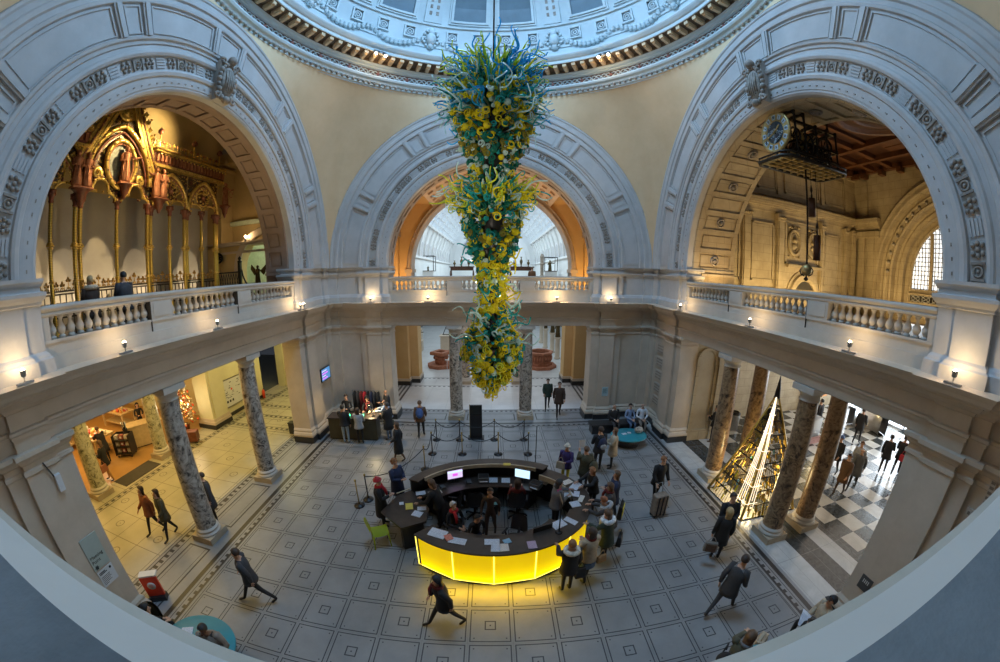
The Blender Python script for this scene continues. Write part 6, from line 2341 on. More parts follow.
# papers, leaflets and maps: each a small stack
def sheet_mat(name, bg, ink, seed):
    t = NT(name)
    x, y, z = t.xyz()
    r = t.m('FRACT', t.m('MULTIPLY', y, 38.0))
    n = t.noise(60 + seed, 1, 0.5)
    lines = t.m('MULTIPLY', t.m('LESS_THAN', r, 0.4), t.m('GREATER_THAN', n, 0.48))
    t.color(t.mix(t.m('MULTIPLY', lines, 0.6), bg, ink))
    t.set(Roughness=0.6)
    return t.mat
SH = [sheet_mat('printed_sheet', (0.66, 0.70, 0.78), (0.15, 0.2, 0.3), 0), sheet_mat('map_sheet', (0.72, 0.70, 0.64), (0.5, 0.2, 0.15), 5), sheet_mat('blue_leaflet', (0.25, 0.45, 0.62), (0.05, 0.1, 0.2), 9),
      sheet_mat('pink_leaflet', (0.52, 0.40, 0.52), (0.2, 0.1, 0.2), 12), sheet_mat('yellow_leaflet', (0.75, 0.60, 0.10), (0.3, 0.2, 0.02), 15), sheet_mat('red_leaflet', (0.62, 0.12, 0.06), (0.8, 0.7, 0.6), 18)]
sheet_mes = {}
def leaflet(x, y, z, rz, w, h, kind, label, thick=0.012):
    key = (w, h, kind, thick)
    if key not in sheet_mes:
        sheet_mes[key] = MB().box(-w / 2, w / 2, -h / 2, h / 2, 0, thick, SH[kind]).mesh('leaflet')
    o = link('leaflet_pile' if thick > 0.008 else 'leaflet', sheet_mes[key], None, (x, y, z), rz)
    tag(o, label, 'leaflet', 'leaflets on the reception desk')
leaflet(-1.20, -1.36, 1.071, -0.35, 0.42, 0.28, 0, 'white leaflet pile at the left end of the yellow counter')
leaflet(-0.72, -1.60, 1.071, -0.2, 0.40, 0.20, 0, 'long pale leaflet pile right of the red card on the front counter')
leaflet(-0.93, -1.50, 1.085, 0.5, 0.17, 0.2, 5, 'red and white card between two leaflet piles on the front counter')
leaflet(0.06, -1.62, 1.071, 0.0, 0.34, 0.19, 0, 'printed sheet at the inner edge of the middle front counter')
leaflet(0.14, -1.82, 1.071, -0.05, 0.20, 0.22, 0, 'pale sheet nearest the middle lit panel joint')
leaflet(0.33, -1.80, 1.071, 0.1, 0.20, 0.24, 1, 'patterned leaflet beside the pale sheet on the front counter')
leaflet(0.40, -1.60, 1.071, 0.4, 0.17, 0.15, 2, 'small blue leaflet on the front counter')
leaflet(0.95, -1.74, 1.071, 0.1, 0.20, 0.24, 3, 'pinkish purple leaflet on the front counter')
leaflet(1.66, -1.08, 1.071, 0.5, 0.36, 0.26, 0, 'white sheet by the counter pole on the front counter')
leaflet(1.98, -0.98, 1.071, 0.8, 0.16, 0.34, 0, 'folded pale leaflet before the white scarf visitor')
leaflet(2.23, -0.32, 1.071, 0.2, 0.26, 0.24, 0, 'square white sheet on the side counter')
leaflet(2.44, -0.12, 1.085, -0.5, 0.13, 0.30, 1, 'narrow leaflet fanned at the outer rim of the side counter')
leaflet(2.10, 0.15, 1.071, 0.3, 0.34, 0.32, 0, 'spread papers in front of the pink topped clerk')
leaflet(2.36, 0.10, 1.085, -0.3, 0.16, 0.26, 0, 'white folded leaflet beside the spread papers')
leaflet(2.42, 0.50, 1.071, 0.9, 0.36, 0.24, 0, 'white map pile under the leaning visitors')
leaflet(2.22, 0.72, 1.071, 0.5, 0.3, 0.2, 1, 'coloured map beside the white map pile')
leaflet(1.62, 1.22, 0.765, -0.7, 0.30, 0.20, 0, 'white forms on the rear worktop right of the clerk')
leaflet(0.10, 1.38, 0.765, 0.0, 0.26, 0.26, 0, 'square white forms at the rear worktop, first of two')
leaflet(0.48, 1.36, 0.765, -0.05, 0.26, 0.26, 0, 'square white forms at the rear worktop beside the clerk')
leaflet(0.52, 1.58, 1.205, -0.05, 0.22, 0.14, 4, 'yellow leaflet on the rear ledge')
leaflet(-1.58, 0.70, 0.765, 0.6, 0.36, 0.24, 1, 'coloured brochure pile with red corner on the left worktop')
leaflet(-1.98, 0.58, 0.805, 0.3, 0.28, 0.18, 0, 'white brochures by the left low table')
leaflet(-1.82, -0.12, 0.805, 0.2, 0.24, 0.16, 0, 'white sheet under the left clerk hands')
leaflet(-1.90, -0.36, 0.805, -0.3, 0.26, 0.22, 0, 'blue and white form on the left low table')
leaflet(-2.18, -0.06, 0.805, 0.25, 0.2, 0.28, 4, 'yellow leaflet holder sheet on the left low table')
leaflet(-2.42, 0.05, 0.805, 0.3, 0.12, 0.12, 0, 'small white card on the left low table')
# red bottle
t = thing('bottle', 'red and white bottle on the left rear worktop', 'bottle', (-1.62, 0.88, 0.763))
MB().lathe([(0.035, 0), (0.035, 0.14), (0.015, 0.18), (0.015, 0.2)], n=12, mat=M['white_paper']).build('body', parent=t)
MB().lathe([(0.02, 0.2), (0.02, 0.24), (0.0, 0.245)], n=10, mat=plain('red_cap', (0.6, 0.03, 0.03), 0.4)).build('cap', parent=t)
# slim sign poles
def pole(x, y, z, h, label, arm):
    t = thing('sign_pole', label, 'pole', (x, y, z))
    MB().lathe([(0.09, 0), (0.09, 0.015), (0.02, 0.03)], n=16, mat=M['black_metal']).build('base', parent=t)
    MB().tube([(0, 0, 0.02), (0, 0, h)], 0.016, 8, M['black_metal']).build('post', parent=t)
    if arm:
        q = MB().box(-0.02, 0.02, -0.2, 0.2, h - 0.1, h, M['black_metal'])
        q.box(-0.025, -0.02, -0.18, 0.18, h - 0.085, h - 0.015, M['cream_ledge'])
        q.build('sign_arm', parent=t)
pole(1.62, -1.36, 1.073, 1.05, 'slim black pole with sign arm on the front counter', True)
pole(1.58, 2.94, 0.0, 1.85, 'tall slim black pole standing behind the reception desk', False)

# ------------------------------------------------------------------ office chairs
M['chair_black'] = plain('black_mesh_fabric', (0.02, 0.02, 0.023), 0.7)
oc_seat = MB().lathe([(0.0, 0.44), (0.20, 0.44), (0.24, 0.47), (0.23, 0.52), (0.0, 0.53)], n=20, mat=M['chair_black'], sy=0.95).mesh('seat')
q = MB()
q.grid(lambda u, v: ((u - 0.5) * 0.46 * (1 - 0.25 * v * v), -0.22 - 0.06 * cos((u - 0.5) * 3) * 1.0 + 0.02 - 0.06 * v, 0.60 + 0.46 * v), 8, 6, M['chair_black'])
q.grid(lambda u, v: ((u - 0.5) * 0.46 * (1 - 0.25 * v * v), -0.26 - 0.06 * cos((u - 0.5) * 3) * 1.0 + 0.02 - 0.06 * v, 0.60 + 0.46 * v), 8, 6, M['chair_black'], flip=True)
q.bar((0, -0.15, 0.46), (0, -0.30, 0.72), 0.06, 0.03, M['chair_black'])
oc_back = q.mesh('backrest')
q = MB()
q.lathe([(0.03, 0.1), (0.03, 0.44)], n=10, mat=M['black_metal'])
oc_col = q.mesh('gas_column')
q = MB()
for i in range(5):
    a = 2 * pi * i / 5
    q.bar((0, 0, 0.11), (0.28 * cos(a), 0.28 * sin(a), 0.07), 0.045, 0.03, M['black_metal'])
    q.sphere((0.28 * cos(a), 0.28 * sin(a), 0.035), 0.035, 8, 6, M['black_lam'])
oc_base = q.mesh('star_base')
oc_arms = []
for s in (-1, 1):
    q = MB()
    q.bar((s * 0.22, 0.0, 0.48), (s * 0.27, 0.0, 0.66), 0.03, mat=M['chair_black'])
    q.bar((s * 0.27, -0.12, 0.67), (s * 0.27, 0.14, 0.67), 0.05, 0.025, M['chair_black'])
    oc_arms.append(q.mesh('armrest'))

def office_chair(x, y, rz, label):
    t = thing('office_chair', label, 'office chair', (x, y, 0), rz, 'office chairs inside the reception desk')
    for n_, me in (('seat', oc_seat), ('backrest', oc_back), ('gas_column', oc_col), ('star_base', oc_base), ('armrest', oc_arms[0]), ('armrest', oc_arms[1])):
        link(n_, me, t)
office_chair(-0.45, 0.62, 0.15, 'empty black office chair pushed to the rear worktop')
office_chair(0.78, 0.60, -0.1, 'black office chair under the clerk in dark red')
office_chair(0.62, -0.92, 2.6, 'empty black office chair turned towards the front counter')
office_chair(-0.92, -0.42, -2.4, 'black office chair under the grey haired clerk')
office_chair(-1.1, 0.34, 1.4, 'black office chair behind the standing left clerk')
t = thing('waste_bin', 'low black bin with teal liner inside the desk', 'bin', (0.1, 0.78, 0))
MB().lathe([(0.15, 0), (0.2, 0.38), (0.2, 0.4)], n=4, mat=M['black_lam'], cap=False, smooth=False).build('body', parent=t, rotz=pi / 4)
MB().sphere((0, 0, 0.34), 0.15, 10, 6, plain('teal_bag', (0.2, 0.45, 0.47), 0.4), (1, 1, 0.35)).build('liner', parent=t)

# lime green chair
M['lime_plastic'] = glass('clear_lime_plastic', (0.50, 0.58, 0.05), 0.15)
t = thing('plastic_chair', 'lime green see-through plastic chair left of the desk', 'chair', (-2.88, -0.72, 0), -1.1)
q = MB()
q.grid(lambda u, v: ((u - 0.5) * 0.42, -0.2 + 0.42 * v, 0.45 - 0.02 * sin(pi * v)), 6, 6, M['lime_plastic'])
q.grid(lambda u, v: ((u - 0.5) * 0.42, -0.2 + 0.42 * v, 0.425 - 0.02 * sin(pi * v)), 6, 6, M['lime_plastic'], flip=True)
q.build('seat', parent=t)
q = MB()
q.grid(lambda u, v: ((u - 0.5) * (0.42 - 0.08 * v * v), -0.2 - 0.10 * v - 0.03 * cos((u - .5) * 3), 0.45 + 0.42 * v), 6, 6, M['lime_plastic'])
q.grid(lambda u, v: ((u - 0.5) * (0.42 - 0.08 * v * v), -0.225 - 0.10 * v - 0.03 * cos((u - .5) * 3), 0.45 + 0.42 * v), 6, 6, M['lime_plastic'], flip=True)
q.build('backrest', parent=t)
for sx in (-1, 1):
    for sy in (-1, 1):
        MB().tube([(sx * 0.19, sy * 0.19, 0.44), (sx * 0.22, sy * 0.22, 0.0)], [0.024, 0.016], 8, M['lime_plastic']).build('leg', parent=t)

# ------------------------------------------------------------------ rope barrier
M['brass_post'] = gilt('brass_barrier_post', (0.50, 0.36, 0.12), (0.70, 0.52, 0.22), 0.25)
st_base = MB().lathe([(0.17, 0.0), (0.17, 0.018), (0.06, 0.035), (0.03, 0.06)], n=20, mat=M['black_metal']).mesh('base')
st_post = {k: MB().lathe([(0.02, 0.04), (0.02, 0.92)], n=10, mat=m_).mesh('post') for k, m_ in (('b', M['black_metal']), ('g', M['brass_post']))}
st_cap = MB().lathe([(0.03, 0.90), (0.035, 0.93), (0.03, 0.97), (0.0, 0.985)], n=12, mat=M['brass_post']).mesh('cap')
POSTS = {'L': (-3.86, 1.15, 'b', 'left end of the barrier by the red hatted visitor'), 'A': (-2.36, 3.14, 'g', 'behind the curly haired visitor'), 'B': (-2.28, 4.29, 'b', 'front left corner of the queue lane'),
         'C': (-1.1, 4.30, 'g', 'second of the front queue line'), 'D': (0.3, 4.31, 'g', 'third of the front queue line'), 'E': (1.46, 4.28, 'b', 'right end of the front queue line'),
         'F': (-2.29, 5.49, 'b', 'back left of the queue lane'), 'G': (-1.3, 5.50, 'b', 'back row beside the black sign stand'), 'H': (0.15, 5.55, 'b', 'back row right of the black sign stand'), 'I': (1.4, 5.52, 'b', 'right end of the back queue line')}
for k, (x, y, c, lab) in POSTS.items():
    t = thing('barrier_post', ('brass' if c == 'g' else 'black') + ' rope barrier post, ' + lab, 'barrier post', (x, y, 0), 0, 'rope barrier posts')
    link('base', st_base, t)
    link('post', st_post[c], t)
    link('cap', st_cap, t)
t = thing('barrier_post', 'brass rope barrier post leaning beside the black one at the left end', 'barrier post', (-4.04, 0.80, 0), 0, 'rope barrier posts')
link('base', st_base, t)
link('post', st_post['g'], t)
link('cap', st_cap, t)
M['rope'] = plain('dark_rope', (0.03, 0.035, 0.04), 0.8)
for a, b in (('L', 'A'), ('A', 'B'), ('B', 'C'), ('C', 'D'), ('D', 'E'), ('B', 'F'), ('F', 'G'), ('G', 'H'), ('H', 'I')):
    p, r = POSTS[a], POSTS[b]
    pts = []
    for i in range(13):
        s = i / 12
        pts.append((p[0] + (r[0] - p[0]) * s, p[1] + (r[1] - p[1]) * s, 0.88 - 0.30 * 4 * s * (1 - s)))
    o = MB().tube(pts, 0.016, 6, M['rope']).build('barrier_rope')
    tag(o, 'sagging dark barrier rope, ' + {'LA': 'from the red hat to the curly haired visitor', 'AB': 'running up beside the lane to its front corner', 'BC': 'first span of the front queue line', 'CD': 'middle span of the front queue line', 'DE': 'last span of the front queue line', 'BF': 'closing the end of the queue lane', 'FG': 'first span of the back queue line', 'GH': 'behind the black sign stand', 'HI': 'last span of the back queue line'}[a + b], 'rope', 'barrier ropes')
# black sign stand
t = thing('sign_stand', 'upright black sign stand in the queue lane before the far opening', 'sign', (-0.62, 5.73, 0))
MB().box(-0.26, 0.26, -0.04, 0.04, 0.03, 1.52, M['black_lam']).build('panel', parent=t)
MB().box(-0.27, -0.25, -0.05, 0.05, 0.0, 1.53, M['brass_post']).build('edge', parent=t)
MB().box(-0.34, 0.34, -0.2, 0.2, 0, 0.03, M['black_metal']).build('base', parent=t)
q = MB()
q.box(-0.24, 0.24, -0.06, -0.042, 1.1, 1.5, plain('dark_glass_panel', (0.02, 0.022, 0.02), 0.1))
q.build('glass', parent=t)

# ------------------------------------------------------------------ teal tables / seats, benches
M['teal'] = plain('teal_lacquer', (0.02, 0.24, 0.30), 0.4, var=0.08)
def teal_round(x, y, rx, ry, label, rz=0):
    t = thing('round_seat', label, 'round seat', (x, y, 0), rz, None)
    MB().lathe([(0.0, 0.40), (0.97, 0.40), (1.0, 0.42), (1.0, 0.45), (0.985, 0.46), (0.0, 0.46)], n=48, mat=M['teal'], sx=rx, sy=ry).build('top', parent=t)
    MB().lathe([(0.62, 0.0), (0.62, 0.40)], n=40, mat=M['black_lam'], sx=rx, sy=ry).build('drum_base', parent=t)
    return t
teal_round(5.72, 4.72, 0.78, 0.64, 'round teal table with papers before the three seated visitors')
teal_round(-5.55, -5.05, 0.85, 0.72, 'round teal seat with a man in grey jacket on it')
teal_round(4.78, -5.55, 0.75, 0.7, 'round teal seat beside the bending woman with bag')
leaflet(5.55, 4.80, 0.462, 0.2, 0.2, 0.14, 0, 'white leaflets on the round teal table')
leaflet(5.80, 4.88, 0.462, -0.3, 0.16, 0.12, 0, 'second white leaflet on the round teal table')
leaflet(-5.95, -4.9, 0.462, 0.5, 0.26, 0.2, 0, 'black and white brochure on the teal seat')
t = thing('bench', 'low black bench against the far corner wall under seated visitors', 'bench', (6.1, 6.05, 0))
q = MB()
q.box(-1.7, 1.0, -0.28, 0.28, 0.36, 0.45, M['black_lam'])
q.build('seat', parent=t)
q = MB()
q.box(-1.65, 0.95, -0.24, 0.24, 0.0, 0.36, M['black_lam'])
q.build('base', parent=t)
t = thing('tote_bag', 'pale patterned bag resting on the edge of the round teal table', 'bag', (6.20, 4.82, 0.462))
MB().sphere((0, 0, 0.14), 0.18, 12, 8, plain('patterned_bag_cloth', (0.36, 0.32, 0.27), 0.8, var=0.6, scale=20), (1.1, 0.8, 0.8)).build('body', parent=t)
MB().tube([(-0.1 + 0.2 * i / 8, 0, 0.24 + 0.12 * sin(pi * i / 8)) for i in range(9)], 0.012, 6, M['black_lam']).build('handle', parent=t)
# dark seat by the left pier
t = thing('armchair', 'dark olive seat at the foot of the Meeting Point pier', 'chair', (-6.88, -5.2, 0), 0.4)
M['olive_leather'] = plain('dark_olive_leather', (0.05, 0.042, 0.018), 0.45)
MB().lathe([(0.0, 0.1), (0.38, 0.1), (0.42, 0.3), (0.40, 0.43), (0.0, 0.46)], n=24, mat=M['olive_leather']).build('seat', parent=t)
q = MB()
q.grid(lambda u, v: (0.42 * cos(pi * (0.05 + 0.9 * u)), 0.42 * sin(pi * (0.05 + 0.9 * u)), 0.3 + (0.5 * sin(pi * u) ** 0.5 if 0 < u < 1 else 0.0) * v), 16, 5, M['olive_leather'])
q.grid(lambda u, v: (0.36 * cos(pi * (0.05 + 0.9 * u)), 0.36 * sin(pi * (0.05 + 0.9 * u)), 0.3 + (0.5 * sin(pi * u) ** 0.5 if 0 < u < 1 else 0.0) * v), 16, 5, M['olive_leather'], flip=True)
q.build('backrest', parent=t)

# ------------------------------------------------------------------ signs and screens
def text_mesh(body, size, mat, extrude=0.002, align='LEFT'):
    c = bpy.data.curves.new('lettering', 'FONT')
    c.body = body
    c.size = size
    c.align_x = align
    c.align_y = 'TOP'
    c.extrude = extrude
    o = bpy.data.objects.new('lettering', c)
    COL.objects.link(o)
    dg = bpy.context.evaluated_depsgraph_get()
    me = bpy.data.meshes.new_from_object(o.evaluated_get(dg))
    me.materials.clear()
    me.materials.append(mat)
    bpy.data.objects.remove(o)
    return me
M['sign_green'] = plain('pale_grey_green_sign', (0.38, 0.44, 0.40), 0.5, var=0.04)
M['sign_white'] = plain('white_sign', (0.62, 0.63, 0.64), 0.5, var=0.04)
M['ink'] = plain('black_ink', (0.01, 0.012, 0.012), 0.6)
M['sign_red'] = plain('red_sign', (0.62, 0.05, 0.02), 0.45, var=0.06)
def lettering(parent, body, size, mat, loc, rot, align='LEFT'):
    me = text_mesh(body, size, mat, align=align)
    o = bpy.data.objects.new('lettering', me)
    COL.objects.link(o)
    o.parent = parent
    o.location = loc
    o.rotation_euler = rot
    return o
# the west pier face (x = -7.5, facing +x): text reads towards +y
t = thing('meeting_point_sign', 'pale green Meeting Point sign on the near left pier', 'sign', (-7.5, -5.34, 1.87))
MB().box(0, 0.025, 0.0, 0.42, 0.0, 0.74, M['sign_green']).build('panel', parent=t)
lettering(t, 'Meeting\nPoint', 0.105, M['ink'], (0.027, 0.03, 0.34), (pi / 2, 0, pi / 2))
q = MB()
q.tube([(0.03, 0.085 + 0.03 * cos(2 * pi * i / 12), 0.06 + 0.03 * sin(2 * pi * i / 12)) for i in range(12)], 0.006, 5, M['ink'], closed=True)
q.tube([(0.03, 0.085 + 0.013 * cos(2 * pi * i / 8), 0.06 + 0.013 * sin(2 * pi * i / 8)) for i in range(8)], 0.006, 5, M['ink'], closed=True)
for i in range(6):
    a = pi * i / 3
    q.sphere((0.03, 0.085 + 0.045 * cos(a), 0.06 + 0.045 * sin(a)), 0.008, 5, 4, M['ink'])
q.build('emblem', parent=t)
t = thing('notice', 'white text notice below the Meeting Point sign', 'sign', (-7.5, -5.32, 1.44))
MB().box(0, 0.02, 0.0, 0.40, 0.0, 0.38, M['sign_white']).build('panel', parent=t)
q = MB()
for i in range(9):
    w = (0.16, 0.20, 0.0, 0.24, 0.22, 0.25, 0.2, 0.23, 0.12)[i]
    if w:
        q.box(0.02, 0.022, 0.03, 0.03 + w, 0.325 - i * 0.034, 0.325 - i * 0.034 + (0.02 if i < 2 else 0.01), M['ink'])
q.build('printed_lines', parent=t)
MB().lathe([(0.028, 0.0), (0.028, 0.004), (0, 0.004)], n=12, mat=M['ink']).xform(Matrix.Translation((0.02, 0.33, 0.32)) @ Matrix.Rotation(pi / 2, 4, 'Y')).build('emblem', parent=t)
t = thing('wall_fitting', 'slim white fitting high on the near left pier', 'fitting', (-7.5, -5.25, 3.66))
MB().box(0, 0.08, 0.0, 0.12, 0.0, 0.32, M['sign_white']).build('box', parent=t)
MB().bar((0.04, 0.0, 0.3), (0.04, -0.12, 0.62), 0.025, mat=M['black_metal']).build('bracket', parent=t)
# red sign board standing at the column strip
t = thing('red_sign', 'red standing sign with white round emblem at the near left pier', 'sign', (-7.72, -4.22, 0), radians(35))
MB().box(-0.22, 0.22, -0.03, 0.03, 0.14, 0.72, M['sign_red']).build('panel', parent=t)
q = MB().lathe([(0.11, 0.0), (0.11, 0.006), (0.0, 0.006)], n=24, mat=M['sign_white'])
q.xform(Matrix.Translation((0.0, -0.03, 0.46)) @ Matrix.Rotation(pi / 2, 4, 'X'))
em = q.build('round_emblem', parent=t)
q = MB()
for i, w in enumerate((0.07, 0.12, 0.10, 0.06)):
    q.box(-w / 2, w / 2, -0.039, -0.036, 0.50 - i * 0.03, 0.512 - i * 0.03, M['sign_red'])
q.build('printed_lines', parent=em)
MB().box(-0.23, 0.23, -0.02, 0.18, 0.72, 0.76, M['sign_white']).build('leaflet_tray', parent=t)
MB().box(-0.23, 0.23, -0.10, 0.10, 0.0, 0.14, M['black_lam']).build('base', parent=t)
# screens: far corner television and the near left one
M['screen_tv'] = glow('television_light', (0.10, 0.35, 0.75), 0.8, (0.05, 0.05, 0.05))
def tv(loc, rz, label, w, h):
    t = thing('television', label, 'screen', loc, rz)
    MB().box(-w / 2, w / 2, -0.06, 0.0, -h / 2, h / 2, M['black_lam']).build('casing', parent=t)
    s = MB().box(-w / 2 + 0.04, w / 2 - 0.04, -0.065, -0.06, -h / 2 + 0.04, h / 2 - 0.04, M['screen_tv']).build('screen', parent=t)
    q = MB()
    for i in range(4):
        q.box(-w / 2 + 0.08, -w / 2 + 0.08 + w * (0.5, 0.62, 0.4, 0.55)[i], -0.07, -0.065, h / 2 - 0.16 - i * h * 0.19, h / 2 - 0.11 - i * h * 0.19, M['magenta_screen'] if i % 2 else M['screen_purple'])
    q.build('screen_lines', parent=s)
    MB().box(-0.1, 0.1, 0.0, 0.085, -0.1, 0.1, M['black_metal']).build('bracket', parent=t)
tv((-7.66, 6.64, 2.5), pi / 2, 'lit flat television on the far left corner wall', 0.9, 0.6)
tv((-7.58, -6.4, 2.2), pi / 2 , 'small lit screen at the near left corner by the coping', 0.7, 0.45)
t = thing('wall_notice', 'small pale blue notice on the far right pier', 'sign', (5.32, 7.5, 1.17))
MB().box(-0.0, 0.30, -0.015, 0.0, 0.0, 0.46, plain('pale_blue_notice', (0.36, 0.52, 0.56), 0.5)).build('panel', parent=t)
q = MB()
for i in range(5):
    q.box(0.04, 0.24 - 0.03 * (i % 2), -0.018, -0.015, 0.36 - i * 0.05, 0.375 - i * 0.05, M['ink'])
q.build('printed_lines', parent=t)
t = thing('wall_plate', 'dark plate with pale figures on the near right pier', 'sign', (7.5, -5.27, 1.16))
MB().box(-0.02, 0.0, 0.0, 0.31, 0.0, 0.34, plain('dark_wall_plate', (0.06, 0.06, 0.062), 0.5)).build('panel', parent=t)
q = MB()
for i in range(4):
    q.box(-0.024, -0.02, 0.08 + 0.045 * i, 0.10 + 0.045 * i, 0.18, 0.27, M['sign_white'])
q.build('figures', parent=t)
# stone tablets with incised names on the inner corner walls (east side)
M['tablet'] = stone('incised_tablet_stone', (0.46, 0.39, 0.31), (0.54, 0.47, 0.39))
M['incised'] = plain('incised_line', (0.22, 0.17, 0.13), 0.8)
tablet_spots = []
def tablet(y, z, w, h, where):
    t = thing('stone_tablet', 'incised stone name tablet ' + where, 'tablet', (7.758, y, z), 0, 'incised stone tablets on the corner walls')
    q = MB().box(-0.04, 0.0, -w / 2, w / 2, -h / 2, h / 2, M['tablet'])
    if w >= h:
        for i in range(max(1, int(h / 0.13))):
            for k in range(int(w / 0.09)):
                q.box(-0.043, -0.04, -w / 2 + 0.05 + 0.09 * k, -w / 2 + 0.10 + 0.09 * k, h / 2 - 0.11 - 0.13 * i, h / 2 - 0.05 - 0.13 * i, M['incised'])
    else:
        for k in range(int(h / 0.09)):
            q.box(-0.043, -0.04, -0.04, 0.04, -h / 2 + 0.04 + 0.09 * k, -h / 2 + 0.09 + 0.09 * k, M['incised'])
    q.build('slab', parent=t)
for i in range(5):
    tablet(6.6, 1.2 + i * 0.62, 0.62, 0.42, 'far right corner, row %s from the floor' % ('one', 'two', 'three', 'four', 'five')[i])
for y, z, w, h, lab in ((-6.46, 4.09, 0.11, 0.56, 'tall narrow one at the top, near right corner'), (-6.44, 3.69, 0.50, 0.14, 'wide one under the tall narrow top one, near right corner'),
                        (-6.44, 3.48, 0.38, 0.14, 'short wide one, third row of the near right corner'), (-6.30, 3.16, 0.13, 0.42, 'narrow upright one below the wide rows, near right corner'),
                        (-6.42, 2.80, 0.36, 0.15, 'lowest wide one above the camera dome, near right corner'), (-6.83, 4.08, 0.42, 0.2, 'two line one beside the tall narrow one, near right corner'),
                        (-6.83, 3.86, 0.42, 0.12, 'single line one beside the tall narrow one, near right corner'), (-6.62, 3.16, 0.36, 0.15, 'one beside the narrow upright, near right corner')):
    tablet(y, z, w, h, lab)
t = thing('security_camera', 'white dome security camera on the near right corner wall', 'camera', (7.45, -5.9, 2.40))
MB().box(-0.02, 0.16, -0.06, 0.06, 0.02, 0.12, M['grey_metal']).build('bracket', parent=t)
MB().sphere((-0.08, 0, 0.06), 0.12, 14, 9, M['sign_white']).build('dome', parent=t)

# ------------------------------------------------------------------ people
def mat_cache(prefix, col, rough=0.8, var=0.15):
    key = 'p_%s_%d_%d_%d' % (prefix, col[0] * 1000, col[1] * 1000, col[2] * 1000)
    if key not in M:
        M[key] = plain(prefix, col, rough, var=var, scale=14)
    return M[key]
C_ = dict(black=(0.016, 0.016, 0.018), char=(0.045, 0.045, 0.05), grey=(0.16, 0.165, 0.17), lgrey=(0.34, 0.35, 0.36), navy=(0.02, 0.03, 0.075), blue=(0.05, 0.11, 0.30), denim=(0.09, 0.15, 0.26), ldenim=(0.30, 0.38, 0.46),
          beige=(0.46, 0.37, 0.26), cream=(0.60, 0.55, 0.46), white=(0.66, 0.68, 0.72), brown=(0.12, 0.065, 0.035), dbrown=(0.05, 0.03, 0.02), rust=(0.30, 0.10, 0.04), red=(0.45, 0.02, 0.03), dred=(0.14, 0.02, 0.02),
          green=(0.03, 0.05, 0.035), olive=(0.075, 0.07, 0.04), pink=(0.62, 0.05, 0.25), purple=(0.05, 0.03, 0.13), blond=(0.42, 0.29, 0.13), ginger=(0.26, 0.11, 0.04), ghair=(0.42, 0.41, 0.40), silver=(0.55, 0.55, 0.56), lblue=(0.26, 0.34, 0.50), tan=(0.36, 0.20, 0.08),
          skin=(0.52, 0.30, 0.20), skin2=(0.46, 0.25, 0.16), dskin=(0.16, 0.08, 0.045), yellow=(0.65, 0.55, 0.06), taupe=(0.22, 0.19, 0.16))
PEOPLE = []

def rotx(v, a, o):
    d = Vector(v) - Vector(o)
    return Vector((d.x, d.y * cos(a) + d.z * -sin(a), d.y * sin(a) + d.z * cos(a))) + Vector(o)

